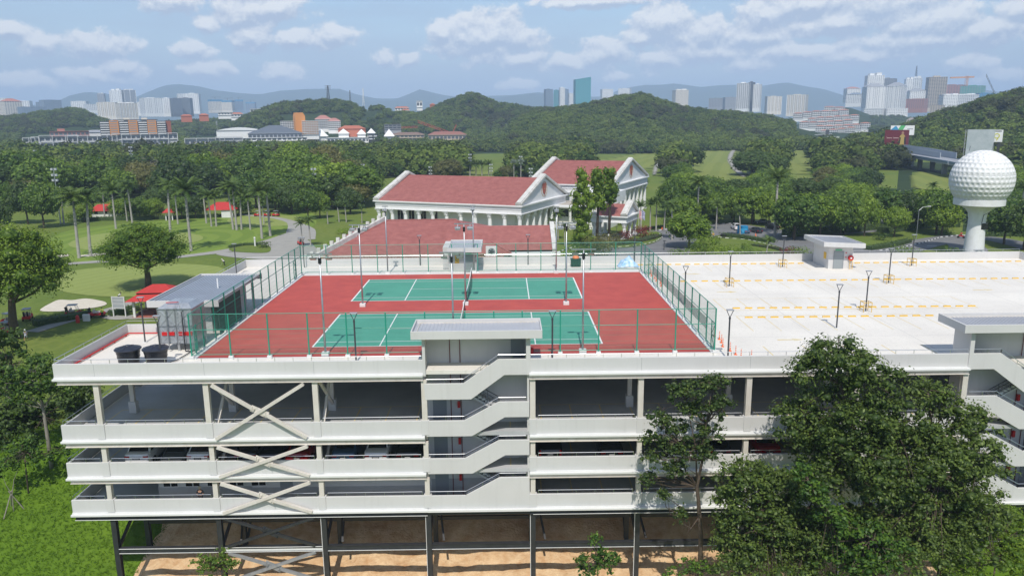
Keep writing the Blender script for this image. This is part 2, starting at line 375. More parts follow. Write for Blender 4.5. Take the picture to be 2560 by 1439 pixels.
def crown_clumps(R_, H, n, cr, z0=0, flat=1.0, seed=0):
    """n clumps on an ellipsoid of radius R_, height H centred z0"""
    r = np.random.default_rng(seed); out = []
    ph = r.random()*6
    for i in range(n):
        u = (i+.5)/n; cz = 1-1.65*u; th = i*2.399963+ph; s = math.sqrt(max(0, 1-cz*cz))
        k = .62+.30*r.random()
        c = cr*(.7+.6*r.random())
        out.append((R_*k*s*math.cos(th), R_*k*s*math.sin(th), z0+H*.5*cz*(.7+.2*r.random()), c, c*flat, .35+.25*r.random()))
    out.append((0, 0, z0, R_*.62, H*.34, .2))
    return out

def limb_mesh(name, h, clumps, r0, material, lean=(0, 0), bend=.04, nl=7, seed=0):
    r = np.random.default_rng(seed); m = MB()
    pts = [(0, 0, -.6)]
    for i in range(1, 5):
        t = i/4; pts.append((lean[0]*t+r.normal(0, bend*h*.3), lean[1]*t+r.normal(0, bend*h*.3), h*t))
    m.tube(pts, [r0*1.15, r0, r0*.8, r0*.62, r0*.35], 8)
    cs = sorted(clumps, key=lambda c: -c[3])[:nl*2]
    for c in cs[:nl]:
        k = 2+int(r.random()*2); p0 = Vector(pts[k]); p1 = Vector(c[:3]); mid = p0.lerp(p1, .5)+Vector((0, 0, -.06*h))
        m.tube([p0, mid, p1], [r0*.4, r0*.26, r0*.1], 5)
    return m.mesh(name, material, smooth=True)

PROT = {}
def tree_proto(key, R_, H, hb, n, cr, per, size, material, flat=.8, r0=.3, seed=1, tintshift=0, bark=None):
    cl = crown_clumps(R_, H, n, cr, hb+H*.5, flat, seed)
    cl = [(a, b, c, d, e, f+tintshift) for a, b, c, d, e, f in cl]
    C, N, S, T = clump_leaves(cl, per, size)
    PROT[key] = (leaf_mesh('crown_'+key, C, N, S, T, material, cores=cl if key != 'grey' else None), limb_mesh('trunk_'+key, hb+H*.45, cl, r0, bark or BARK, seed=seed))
    return PROT[key]
def put_tree(key, loc, scale=1.0, rz=None, label='', group=None, cat='tree', name='broadleaf_tree', sz=None, trunk=True):
    e = empty(name, loc, rng.random()*6.28 if rz is None else rz, label, cat, group)
    c, t = PROT[key]; s = (scale, scale, sz or scale)
    link('crown', c, e, scl=s)
    if trunk: link('trunk', t, e, scl=s)
    return e

# ============================================================ TERRAIN
GZ = -12.5
def px_az(px, py):
    d = ray(px, py); return math.atan2(d[0], d[1])
def ridge(D, W, pts, tree=8.0, wb=None):
    a = []; z = []
    for x, y in pts:
        d = ray(x, y); a.append(math.atan2(d[0], d[1])); z.append(CP[2]+D*d[2]/math.hypot(d[0], d[1])-tree)
    return (D, W, wb or W*1.5, np.array(a), np.array(z))
RIDGES = [
    ridge(1650, 430, [(-700,300),(-300,300),(0,290),(60,284),(100,276),(150,270),(200,270),(240,292),(300,302),(400,298),(480,300),(560,296),(640,296),(700,300),(800,310)], 9),
    ridge(1350, 330, [(560,318),(620,285),(680,262),(740,249),(800,246),(870,250),(900,268),(940,262),(975,262),(1010,272),(1060,290),(1120,320)], 9),
    ridge(1400, 360, [(960,310),(1010,285),(1060,275),(1100,256),(1150,238),(1180,230),(1210,240),(1240,256),(1300,264),(1400,266),(1460,268),(1520,290),(1600,320)], 9),
    ridge(1150, 380, [(1280,300),(1330,274),(1400,266),(1460,256),(1520,244),(1560,237),(1600,233),(1640,246),(1700,264),(1760,272),(1850,276),(1930,290),(2000,305),(2100,330),(2250,345)], 9),
    ridge(900, 330, [(2060,345),(2140,336),(2200,322),(2280,303),(2340,286),(2400,264),(2450,242),(2480,238),(2510,232),(2535,221),(2570,212),(2700,205),(2900,215),(3200,230)], 9),
    ridge(2300, 420, [(1980,310),(2030,285),(2060,272),(2090,258),(2130,262),(2180,280),(2250,288),(2330,300),(2450,300),(2600,300)], 9),
]
MRIDGE = [
    ridge(9000, 1800, [(-900,250),(-300,245),(0,262),(130,262),(170,240),(215,230),(260,233),(330,247),(375,228),(410,214),(440,210),(490,214),(540,226),(600,233),(650,236),(700,227),(760,223),(800,222),(850,222),(890,236),(940,246),(990,247),(1020,236),(1050,223),(1080,231),(1110,238),(1160,243),(1220,240),(1280,238),(1340,231),(1400,234),(1480,242),(1560,240)], 0),
    ridge(9300, 1800, [(1400,262),(1500,242),(1560,220),(1610,211),(1660,211),(1680,207),(1720,212),(1750,217),(1800,212),(1850,211),(1900,215),(1945,207),(1970,205),(2010,214),(2060,222),(2110,238),(2200,262),(2300,262),(2400,235),(2470,224),(2560,240),(2900,235),(3300,240)], 0),
    ridge(8200, 1500, [(700,262),(860,256),(930,252),(1000,251),(1100,252),(1200,250),(1290,238),(1330,233),(1370,236),(1440,250),(1500,262),(1640,270)], 0),
]
def vnoise(x, y, s, seed=0):
    x = np.asarray(x)/s; y = np.asarray(y)/s
    return (np.sin(x*1.7+seed)*np.cos(y*1.3-seed*2)+.5*np.sin(x*3.1+y*2.3+seed*3)+.25*np.sin(x*6.7-y*5.9+seed))/1.75
def sstep(t): t = np.clip(t, 0, 1); return t*t*(3-2*t)
def terrain(x, y):
    x = np.asarray(x, float); y = np.asarray(y, float)
    base = np.where(y > 12, GZ, np.maximum(GZ-.37*(12-y), -30.0))
    far = sstep((y-240)/300); base = base+far*(1.4*vnoise(x, y, 90, 1))
    dx = x-CP[0]; dy = y-CP[1]; r = np.hypot(dx, dy); a = np.arctan2(dx, dy)
    base = base+sstep((r-700)/500)*4
    h = base
    for (D, W, WB, ra, rz) in RIDGES+MRIDGE:
        z = np.interp(a, ra, rz, left=-99, right=-99)
        DD = D
        front = sstep((r-(DD-W))/W); back = sstep(((DD+WB)-r)/WB)
        k = np.minimum(front, back)
        rough = vnoise(x, y, W*.22, D)*(.05 if D < 5000 else .02)*np.maximum(z-GZ, 0)*(1-k*.8)
        h = np.where((z > GZ) & (k > 0), np.maximum(h, GZ+(z-GZ)*k+rough*k), h)
    return h
def tz(x, y): return float(terrain(np.array([x]), np.array([y]))[0])

azs = np.concatenate([np.arange(-180, -50, 6), np.arange(-50, 50, .4), np.arange(50, 180, 6)])*math.pi/180
rs = np.concatenate([[0.5], np.arange(6, 90, 2.0), np.arange(90, 400, 8), np.arange(400, 2600, 22), np.geomspace(2600, 30000, 60)])
A, Rr = np.meshgrid(azs, rs); X = CP[0]+Rr*np.sin(A); Y = CP[1]+Rr*np.cos(A)
Zt = terrain(X, Y); Zt[Rr > 13500] = GZ
na = len(azs); nr = len(rs)
V = np.stack([X, Y, Zt], -1).reshape(-1, 3)
F = [(i*na+j, i*na+(j+1) % na, (i+1)*na+(j+1) % na, (i+1)*na+j) for i in range(nr-1) for j in range(na)]
me = bpy.data.meshes.new('ground'); me.from_pydata(V.tolist(), [], F); me.polygons.foreach_set('use_smooth', [True]*len(F))
GRASS = bpy.data.materials.new('grass_ground'); GRASS.use_nodes = True
def grass_nodes(m, c1, c2, c3, s1=.05, s2=.9, bump=.5):
    t = m.node_tree; b = t.nodes['Principled BSDF']; b.inputs['Roughness'].default_value = .85; b.inputs['Specular IOR Level'].default_value = .15
    g = t.nodes.new('ShaderNodeNewGeometry')
    def nz(s, d=5):
        n = t.nodes.new('ShaderNodeTexNoise'); n.inputs['Scale'].default_value = s; n.inputs['Detail'].default_value = d; t.links.new(g.outputs['Position'], n.inputs['Vector'])
        r = t.nodes.new('ShaderNodeMapRange'); r.inputs[1].default_value = .32; r.inputs[2].default_value = .68; t.links.new(n.outputs[0], r.inputs[0]); return r.outputs[0], n.outputs[0]
    a, _ = nz(s1); c, raw = nz(s2, 8)
    m1 = t.nodes.new('ShaderNodeMix'); m1.data_type = 'RGBA'; t.links.new(a, m1.inputs['Factor']); m1.inputs[6].default_value = (*c1, 1); m1.inputs[7].default_value = (*c2, 1)
    m2 = t.nodes.new('ShaderNodeMix'); m2.data_type = 'RGBA'; f = t.nodes.new('ShaderNodeMath'); f.operation = 'MULTIPLY'; f.inputs[1].default_value = .55; t.links.new(c, f.inputs[0]); t.links.new(f.outputs[0], m2.inputs['Factor'])
    t.links.new(m1.outputs[2], m2.inputs[6]); m2.inputs[7].default_value = (*c3, 1)
    t.links.new(m2.outputs[2], b.inputs['Base Color'])
    bp = t.nodes.new('ShaderNodeBump'); bp.inputs['Strength'].default_value = bump; bp.inputs['Distance'].default_value = .3; t.links.new(raw, bp.inputs['Height']); t.links.new(bp.outputs[0], b.inputs['Normal'])
    return t, b, g, m2
grass_nodes(GRASS, (.135, .190, .034), (.185, .215, .044), (.085, .135, .026))
me.materials.append(GRASS)
# far ridges are wooded: darker green faces
WOODF = bpy.data.materials.new('wooded_slope'); WOODF.use_nodes = True; grass_nodes(WOODF, (.030, .055, .020), (.042, .066, .022), (.018, .034, .014), .01, .12, .8)
me.materials.append(WOODF)
SLOPEG = bpy.data.materials.new('slope_grass'); SLOPEG.use_nodes = True; grass_nodes(SLOPEG, (.095, .175, .012), (.130, .215, .018), (.062, .120, .009)); me.materials.append(SLOPEG)
rc = np.array([rs[i] for i in range(nr-1) for j in range(na)]); me.polygons.foreach_set('material_index', np.where(rc > 720, 1, np.where(np.array([Y[i, j] for i in range(nr-1) for j in range(na)]) < 13, 2, 0)))
ground = bpy.data.objects.new('ground', me); COL.objects.link(ground); tag(ground, kind='structure')

# ---- flat sheets on the golf ground (each a few cm above the one below)
SHZ = [0.0]
def sheet(name, poly, z, material, label=None, kind='structure', thick=0.0, rim=0):
    SHZ[0] += .0015; z += SHZ[0]
    """poly: list of (x,y)"""
    import bmesh
    bm = bmesh.new(); vs = [bm.verts.new((x, y, z)) for x, y in poly]; f = bm.faces.new(vs)
    bmesh.ops.triangulate(bm, faces=bm.faces); bmesh.ops.recalc_face_normals(bm, faces=bm.faces)
    if bm.faces and sum(f.normal.z for f in bm.faces) < 0: bmesh.ops.reverse_faces(bm, faces=bm.faces)
    me = bpy.data.meshes.new(name); bm.to_mesh(me); bm.free(); me.materials.append(material)
    o = bpy.data.objects.new(name, me); COL.objects.link(o); tag(o, label, kind=kind); return o
def gpoly(pix, z=GZ, smooth=3):
    P = [at(x, y, z)[:2] for x, y in pix]; n = len(P); out = []
    for i in range(n):                                   # Catmull-Rom closed curve
        p0, p1, p2, p3 = P[i-1], P[i], P[(i+1) % n], P[(i+2) % n]
        for k in range(smooth):
            t = k/smooth; out.append(tuple(.5*((2*p1)+(-p0+p2)*t+(2*p0-5*p1+4*p2-p3)*t*t+(-p0+3*p1-3*p2+p3)*t**3)))
    return out
def stripe_grass(name, c1, c2, center=None, sc_=.16, lin=False, rot=0.0):
    m = bpy.data.materials.new(name); m.use_nodes = True
    t, b, g, m2 = grass_nodes(m, c1, c1, tuple(c*.86 for c in c1), .05, .8, .2)
    mp = t.nodes.new('ShaderNodeMapping'); t.links.new(g.outputs['Position'], mp.inputs[0])
    w = t.nodes.new('ShaderNodeTexWave'); w.inputs['Scale'].default_value = sc_; w.inputs['Distortion'].default_value = .8; w.inputs['Detail'].default_value = 1
    if not lin:
        mp.inputs['Location'].default_value = (-center[0], -center[1]*.62, 0); mp.inputs['Scale'].default_value = (1, .62, 0); w.wave_type = 'RINGS'; w.rings_direction = 'Z'
    else: mp.inputs['Rotation'].default_value = (0, 0, rot)
    t.links.new(mp.outputs[0], w.inputs['Vector'])
    mr = t.nodes.new('ShaderNodeMapRange'); t.links.new(w.outputs['Fac'], mr.inputs[0]); mr.inputs[1].default_value = .42; mr.inputs[2].default_value = .58
    mx = t.nodes.new('ShaderNodeMix'); mx.data_type = 'RGBA'; t.links.new(mr.outputs[0], mx.inputs['Factor']); t.links.new(m2.outputs[2], mx.inputs[6])
    m3 = t.nodes.new('ShaderNodeMix'); m3.data_type = 'RGBA'; m3.blend_type = 'MULTIPLY'; m3.inputs['Factor'].default_value = 1; t.links.new(m2.outputs[2], m3.inputs[6]); m3.inputs[7].default_value = (c2[0]/c1[0], c2[1]/c1[1], c2[2]/c1[2], 1)
    t.links.new(m3.outputs[2], mx.inputs[7]); t.links.new(mx.outputs[2], b.inputs['Base Color']); return m
gc = at(470, 600, GZ)
FAIR = stripe_grass('mown_fairway', (.190, .265, .046), (.155, .230, .038), gc, .055)
FAIR2 = stripe_grass('mown_fairway_far', (.215, .250, .062), (.190, .230, .055), lin=True, sc_=.03, rot=.3)
GREENM = stripe_grass('putting_green', (.265, .315, .090), (.25, .30, .083), lin=True, sc_=.10, rot=.5)
sheet('fairway', gpoly([(130,640),(120,600),(180,575),(300,560),(480,545),(620,535),(720,530),(780,532),(790,560),(760,575),(700,590),(620,612),(560,628),(480,642),(330,655),(200,655)]), GZ+.03, FAIR)
sheet('putting_green', gpoly([(170,610),(230,588),(330,578),(430,580),(500,588),(500,602),(440,612),(330,622),(220,625)]), GZ+.06, GREENM)
sheet('putting_green', gpoly([(580,545),(660,538),(740,540),(780,548),(760,560),(680,566),(600,566),(570,556)]), GZ+.06, GREENM)
sheet('putting_green', gpoly([(140,700),(170,680),(260,668),(400,660),(500,662),(560,672),(560,700),(480,720),(380,738),(280,742),(190,735),(140,722)]), GZ+.06, GREENM)
bz = at(200, 765, GZ)
def bunker(pix, label):
    o = sheet('sand_bunker', gpoly(pix, smooth=4), GZ+.09, SAND); tag(o, label, kind='structure'); return o
bunker([(100,777),(130,757),(150,750),(180,751),(215,747),(250,752),(265,757),(264,763),(235,770),(190,774),(150,779)], 'big pale sand bunker')
bunker([(145,639),(170,636),(172,640),(150,643)], 'small sand bunker')
bunker([(195,640),(225,636),(262,632),(277,634),(262,638),(220,642)], 'long sand bunker')
def path(name, pix, w, z=GZ+.05, material=PATHM, m=5):
    SHZ[0] += .0015; z += SHZ[0]
    P = [at(x, y, GZ)[:2] for x, y in pix]; n = len(P); c = []
    for i in range(n-1):
        p0 = P[max(i-1, 0)]; p1 = P[i]; p2 = P[i+1]; p3 = P[min(i+2, n-1)]
        for k in range(m): t = k/m; c.append(.5*((2*p1)+(-p0+p2)*t+(2*p0-5*p1+4*p2-p3)*t*t+(-p0+3*p1-3*p2+p3)*t**3))
    c.append(P[-1]); c = np.array(c); d = np.gradient(c, axis=0); d /= np.linalg.norm(d, axis=1)[:, None]; nn = np.stack([-d[:, 1], d[:, 0]], 1)
    w = np.interp(np.arange(len(c)), np.linspace(0, len(c)-1, len(w)), w) if hasattr(w, '__len__') else np.full(len(c), w)
    Lp = c+nn*w[:, None]/2; Rp = c-nn*w[:, None]/2; mb = MB()
    for i in range(len(c)-1): mb.quad((*Rp[i], z), (*Rp[i+1], z), (*Lp[i+1], z), (*Lp[i], z))
    return tag(mb.build(name, material, fixn=False), kind='structure'), c, Lp, Rp
path('cart_path', [(-60,672),(60,668),(150,661),(250,654),(330,650),(420,645),(500,636),(560,628),(640,614),(700,598),(745,583)], [3,3,3.2,3.4,3.5,4.5,6,7])
sheet('cart_path', gpoly([(540,634),(600,628),(680,612),(742,588),(770,600),(800,640),(740,652),(640,648),(570,642)]), GZ+.055, PATHM)
path('cart_path', [(745,600),(752,575),(730,556),(690,545),(640,540),(600,537)], [9,8,3.2,2.6,2.4,2.4], z=GZ+.06)
path('cart_path', [(80,830),(150,808),(215,790),(270,776),(320,760),(350,748)], [2.4,2.4,2.6,2.4,2.4], z=GZ+.06)
path('cart_path', [(262,790),(300,795),(350,790),(400,786)], [2,2.5,2.5,2.5], z=GZ+.065)
path('cart_path', [(-40,505),(60,497),(140,494),(250,500)], 3.0)
sheet('island_bed', gpoly([(575,622),(620,612),(670,614),(676,628),(655,633),(600,631),(578,628)]), GZ+.11, GRASS)
# fairways climbing behind the clubhouse
def far_sheet(name, pix, material, zoff=.35, st0=None):
    """sheet draped on the terrain"""
    P = []
    for x, y in pix:
        z = GZ
        for _ in range(30):
            p = at(x, y, z); z = .5*z+.5*tz(p[0], p[1])
        P.append((p[0], p[1]))
    import bmesh
    n = len(P); poly = []
    for i in range(n):
        p0, p1, p2, p3 = [np.array(P[k % n]) for k in (i-1, i, i+1, i+2)]
        for k in range(3): t = k/3; poly.append(.5*((2*p1)+(-p0+p2)*t+(2*p0-5*p1+4*p2-p3)*t*t+(-p0+3*p1-3*p2+p3)*t**3))
    poly = np.array(poly); lo = poly.min(0); hi = poly.max(0)
    st = st0 or max((hi-lo).max()/40, 2.0); gx = np.arange(lo[0], hi[0]+st, st); gy = np.arange(lo[1], hi[1]+st, st)
    def inside(px, py):
        c = False; j = len(poly)-1
        for i in range(len(poly)):
            if (poly[i][1] > py) != (poly[j][1] > py) and px < (poly[j][0]-poly[i][0])*(py-poly[i][1])/(poly[j][1]-poly[i][1])+poly[i][0]: c = not c
            j = i
        return c
    mb = MB()
    for a in range(len(gx)-1):
        for b in range(len(gy)-1):
            if inside(gx[a]+st/2, gy[b]+st/2):
                mb.quad(*[(u, v, tz(u, v)+zoff) for u, v in ((gx[a], gy[b]), (gx[a+1], gy[b]), (gx[a+1], gy[b+1]), (gx[a], gy[b+1]))])
    return tag(mb.build(name, material, smooth=True, fixn=False), kind='structure')
far_sheet('fairway', [(1440,425),(1480,408),(1530,396),(1600,384),(1665,373),(1662,395),(1640,412),(1610,430),(1560,440),(1480,440)], FAIR2)
far_sheet('fairway', [(1738,380),(1790,376),(1838,372),(1845,390),(1850,420),(1862,450),(1800,462),(1750,458),(1735,430),(1734,400)], FAIR2)
far_sheet('fairway', [(1935,372),(1990,376),(2030,380),(2035,400),(2020,425),(2010,450),(1970,455),(1960,430),(1955,400)], FAIR2)
far_sheet('fairway', [(1160,434),(1200,430),(1270,431),(1275,447),(1220,450),(1165,448)], FAIR2)
far_sheet('fairway', [(2290,432),(2350,436),(2390,445),(2400,480),(2330,478),(2280,465)], FAIR2)
far_sheet('cart_path', [(1830,376),(1838,376),(1830,395),(1836,410),(1862,440),(1850,440),(1824,412),(1820,395)], PATHM, .5, 1.5)
far_sheet('cart_path', [(1656,402),(1664,402),(1646,416),(1640,436),(1632,436),(1638,414)], PATHM, .5, 1.5)
for i, px in enumerate([(1925,380,9,2.5),(1965,377,9,2),(1980,377,6,2),(1992,376,5,2),(1948,394,4,1)]):
    pass
# ---- clay bank below the car park
m = MB(); nx, ny = 110, 60
xs = np.linspace(-15.6, 52, nx); ys = np.linspace(-19, 11.5, ny)
Xc, Yc = np.meshgrid(xs, ys); edge = np.minimum(np.minimum((Xc+15.6)/3, (52-Xc)/3), np.minimum((Yc+19)/2, (11.5-Yc)/2)).clip(0, 1)
Zc = terrain(Xc, Yc)+edge*(.60+.16*vnoise(Xc, Yc, 1.3, 2)+.10*vnoise(Xc+7, Yc, .45, 5)+.35*vnoise(Xc, Yc, 5, 4))-.25*(1-edge)+.12*rng.normal(0, .5, Xc.shape)*edge
m.v = np.stack([Xc, Yc, Zc], -1).reshape(-1, 3).tolist(); m.f = [(j*nx+i, j*nx+i+1, (j+1)*nx+i+1, (j+1)*nx+i) for j in range(ny-1) for i in range(nx-1)]; m.mi = [0]*len(m.f)
tag(m.build('clay_bank', CLAY, smooth=True, fixn=False), kind='structure')
# ---- rough grass blades on the slope beside the building
gx = []; 
n = 60000; px_ = rng.uniform(-62, -13.5, n); py_ = rng.uniform(-26, 16, n)
zz = terrain(px_, py_); C = np.stack([px_, py_, zz+.12], 1); N = np.tile([0, -.75, .5], (n, 1))
gm = leaf_mesh('rough_grass', C, N, rng.uniform(.25, .5, n), .45+.3*vnoise(px_, py_, 4, 3)+rng.normal(0, .18, n), leaf_mat('grass_blades', (.055, .125, .008), (.145, .255, .016), trans=.3, rough=.7, spec=.1), aspect=.14, jit=1.0)
tag(link('rough_grass', gm), 'bright green rough grass on the slope', kind='stuff')
# ============================================================ CAR PARK
YF = -6.6; YB = 36.6; XL = -17.4; XR = 82.0
CX = [-14.4+8.05*k for k in range(12)]
FL = [0.0, -4.85, -7.85, -10.9]                     # floor tops, roof deck first
PT = [.88, -3.86, -6.88, -9.92]                     # parapet tops
PB = [-.35, -5.22, -8.20, -11.17]                   # lip bottoms
BB = [-.67, -5.58, -8.50, -11.5]                    # edge beam bottoms
cp = empty('car_park', (0, 0, 0), label='white multi-storey car park with tennis courts on its roof deck', cat='car park')
S1 = (9.72, 17.55)                                    # bay of the middle stair tower
S2 = (50.15, 58.0)                                    # bay of the right stair tower
def spans(x0, x1, cuts):
    out = []; a = x0
    for c0, c1 in cuts:
        if c0 > a: out.append((a, c0))
        a = c1
    if x1 > a: out.append((a, x1))
    return out
# slabs: notch on the left side of the roof (Y 4.6 .. 27)
for k in range(4):
    m = MB()
    poly = [(XL+.2, YF+.15), (XR, YF+.15), (XR, YB), (XL+.2, YB), (XL+.2, 26.0), (-14.0, 26.0), (-14.0, 4.8), (XL+.2, 4.8)]
    m.prismz(poly, FL[k]-.28, FL[k])
    m.build('roof_deck' if k == 0 else 'floor_slab', DECK if k == 0 else FLOORG, cp)
    if k < 3: MB().box(XL+.25, XR-.1, YF+.2, YB-.1, FL[k]-.31, FL[k]-.2802).build('soffit', WHITE, cp) if k else MB().box(-13.2, XR-.1, YF+.2, YB-.1, FL[k]-.31, FL[k]-.2802).build('soffit', WHITE, cp)
# facade walls per level
for k in range(4):
    pieces = spans(XL, XR, [S1, S2])
    for (a, b) in pieces:
        m = MB(); m.box(a, b, YF-.32, YF+.15, PB[k], PB[k]+.16); m.box(a, b, YF-.06, YF+.10, PB[k]+.16, PB[k]+.24); m.build('slab_edge', WHITE2, cp, bevel=.015)
        m = MB(); m.box(a+.25 if a < XL+1 else a, b, YF-.10, YF+.16, BB[k]+.03, PB[k]-.002); m.box(a+.25 if a < XL+1 else a, b, YF-.22, YF+.26, BB[k], BB[k]+.03)
        if k == 3: m.cur = 0
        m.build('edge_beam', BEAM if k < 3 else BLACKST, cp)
        if k == 3:
            m = MB(); m.box(a+.25, b, YF-.24, YF-.221, BB[k]+.002, BB[k]+.045); m.build('beam_flange', WHITE2, cp)
        if k == 0:
            m = MB(); m.box(a, b, YF-.0, YF+.15, PB[k]+.24, PT[k]); m.build('parapet', WHITE, cp, bevel=.02)
            for c in CX:
                if a+1 < c < b-1: MB().box(c-.012, c+.012, YF-.006, YF-.0005, PB[k]+.25, PT[k]-.02).build('panel_joint', DADO, cp)
        else:
            xs_ = [a]+[c for c in CX if a+.5 < c < b-.3]+[b]
            for x0, x1 in zip(xs_[:-1], xs_[1:]):
                m = MB(); m.box(x0+.02, x1-.02, YF-.02, YF+.15, PB[k]+.24, PT[k]); m.build('parapet', WHITE, cp, bevel=.02)
# pilasters and columns of the front row
for i, x in enumerate(CX):
    if x > XR-.5: continue
    for k in range(1, 4):
        m = MB(); m.box(x-.27, x+.27, YF-.10, YF-.022, PB[k]+.24, PT[k]+.05); m.box(x-.30, x+.30, YF-.022, YF+.30, PT[k]-.3, PT[k]+.05); m.build('pilaster', WHITE, cp, bevel=.015)
        m = MB(); w = .40 if k == 1 else .36
        m.box(x-w/2, x+w/2, YF-.06, YF-.035, PT[k]+.052, BB[k-1]); m.box(x-w/2, x+w/2, YF+.26, YF+.285, PT[k]+.052, BB[k-1]); m.box(x-.012, x+.012, YF-.035, YF+.26, PT[k]+.052, BB[k-1])
        m.box(x-.16, x+.16, YF-.03, YF+.25, PT[k]+.052, BB[k-1])
        m.build('column', BEAM, cp)
    # stilts
    for y in (YF+.15, -1.5, 6.5):
        gz = tz(x, y)
        m = MB(); m.box(x-.19, x+.19, y-.2, y-.17, gz-1, BB[3]-.002); m.box(x-.19, x+.19, y+.17, y+.2, gz-1, BB[3]-.002); m.box(x-.1, x+.1, y-.17, y+.17, gz-1, BB[3]-.002)
        if y < 0 or gz < -13: m.build('stilt', BLACKST, cp)
    if i >= 2:
        m = MB(); m.box(x-.235, x-.195, YF-.06, YF+.02, -19.5, BB[3]-.02); m.build('drain_pipe', WHITE2, cp)
    # inner rows
    for k in (1, 2, 3):
        for y in (-1.45, 6.6, 14.6, 22.6):
            if not (y > 0 and k > 1):
                m = MB(); m.box(x-.17, x+.17, y-.16, y+.16, FL[k]+.95, FL[k-1]-.28); m.build('column', BEAM, cp)
                m = MB(); m.box(x-.30, x+.30, y-.28, y+.28, FL[k], FL[k]+.95); m.build('column_base', WHITE, cp, bevel=.02)
    for k in range(4):
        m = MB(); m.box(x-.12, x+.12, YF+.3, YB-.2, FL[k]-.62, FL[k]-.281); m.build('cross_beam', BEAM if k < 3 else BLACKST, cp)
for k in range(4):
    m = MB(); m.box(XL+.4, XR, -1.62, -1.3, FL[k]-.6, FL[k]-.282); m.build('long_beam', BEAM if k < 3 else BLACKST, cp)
# steel frame under the lowest floor
for a, b in zip(CX[:-1], CX[1:]):
    whites = a < 1
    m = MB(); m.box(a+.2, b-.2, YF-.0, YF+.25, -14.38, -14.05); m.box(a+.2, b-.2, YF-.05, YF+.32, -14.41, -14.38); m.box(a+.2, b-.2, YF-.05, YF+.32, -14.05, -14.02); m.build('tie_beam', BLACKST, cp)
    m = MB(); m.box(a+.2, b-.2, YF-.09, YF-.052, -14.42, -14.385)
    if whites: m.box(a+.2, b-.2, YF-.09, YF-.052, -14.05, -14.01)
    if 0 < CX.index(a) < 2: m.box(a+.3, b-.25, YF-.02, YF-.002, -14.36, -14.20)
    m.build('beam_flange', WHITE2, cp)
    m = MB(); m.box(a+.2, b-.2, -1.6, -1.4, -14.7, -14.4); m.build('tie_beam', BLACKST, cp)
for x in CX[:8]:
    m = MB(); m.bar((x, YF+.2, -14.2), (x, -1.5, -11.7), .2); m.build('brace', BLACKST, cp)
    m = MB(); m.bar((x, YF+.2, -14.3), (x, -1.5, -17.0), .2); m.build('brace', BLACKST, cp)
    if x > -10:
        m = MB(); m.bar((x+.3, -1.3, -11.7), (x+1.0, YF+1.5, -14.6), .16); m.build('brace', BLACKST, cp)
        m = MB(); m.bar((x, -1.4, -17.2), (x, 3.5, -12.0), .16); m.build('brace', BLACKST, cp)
# X bracing of the third bay
bx0, bx1 = CX[1]+.55, CX[2]-.75
def xbrace(z1, z0, y, material, w=.23):
    xm = (bx0+bx1)/2; zm = (z0+z1)/2
    m = MB(); m.bar((bx0, y, z0), (bx1, y, z1), w, w); m.build('brace', material, cp)
    m = MB(); m.bar((bx0, y+.02, z1), (xm-.35, y+.02, zm+.16), w, w); m.build('brace', material, cp)
    m = MB(); m.bar((xm+.35, y+.02, zm-.16), (bx1, y+.02, z0), w, w); m.build('brace', material, cp)
    m = MB(); m.bar((xm-.62, y+.03, zm+.30), (xm+.62, y+.03, zm-.30), .04, .5); m.box(xm-.5, xm-.46, y-.16, y+.18, zm+.05, zm+.42); m.box(xm+.46, xm+.5, y-.16, y+.18, zm-.42, zm-.05); m.build('gusset_plate', material, cp)
xbrace(-.75, -4.95, YF-.35, BEAM); xbrace(-5.62, -8.0, YF-.35, BEAM, .22); xbrace(-8.55, -10.98, YF-.35, BEAM, .22)
xbrace(-11.6, -13.95, YF-.05, BLACKST, .2); xbrace(-14.5, -16.9, YF-.05, mat('worn_steel', (.20, .21, .22), .5, scale=3, col2=(.32, .32, .32)), .2)
for x in (CX[1], CX[2]):
    for k in (1, 2):
        m = MB(); m.bar((x+.25, YF+.3, FL[k-1]-.7), (x+.1, -1.5, FL[k]+.5), .2); m.build('brace', BEAM, cp)
        m = MB(); m.bar((x+.25, YF+.5, FL[k]+.1), (x+.1, -1.5, FL[k-1]-.8), .2); m.build('brace', BEAM, cp)
# left side walls of every level, back walls
def side_wall(x0, x1, y0, y1, k, name='parapet'):
    m = MB(); m.box(x0, x1, y0, y1, PB[k], FL[k]+.9); return m.build(name, WHITE, cp, bevel=.015)
for k in range(4):
    side_wall(XL, XL+.15, YF+.152, 4.7, k); side_wall(XL, -13.9, 4.702, 4.85, k) if k == 0 else side_wall(XL, XL+.15, 4.702, YB, k)
    if k == 0: side_wall(-14.05, -13.9, 4.852, 26, k); side_wall(XL, -13.9, 26.002, 26.15, k); side_wall(XL, XL+.15, 26.152, YB-.002, k)
    m = MB(); m.box(XL, XR, YB, YB+.15, PB[k], FL[k]+.95); m.build('parapet', WHITE, cp)
    m = MB(); m.box(XR, XR+.15, YF, YB, PB[k], FL[k]+.95); m.build('parapet', WHITE, cp)
m = MB(); m.box(XL+.3, XR, YB-2, YB-1.9, -11.1, -5.3); m.build('back_wall', WHITE, cp)
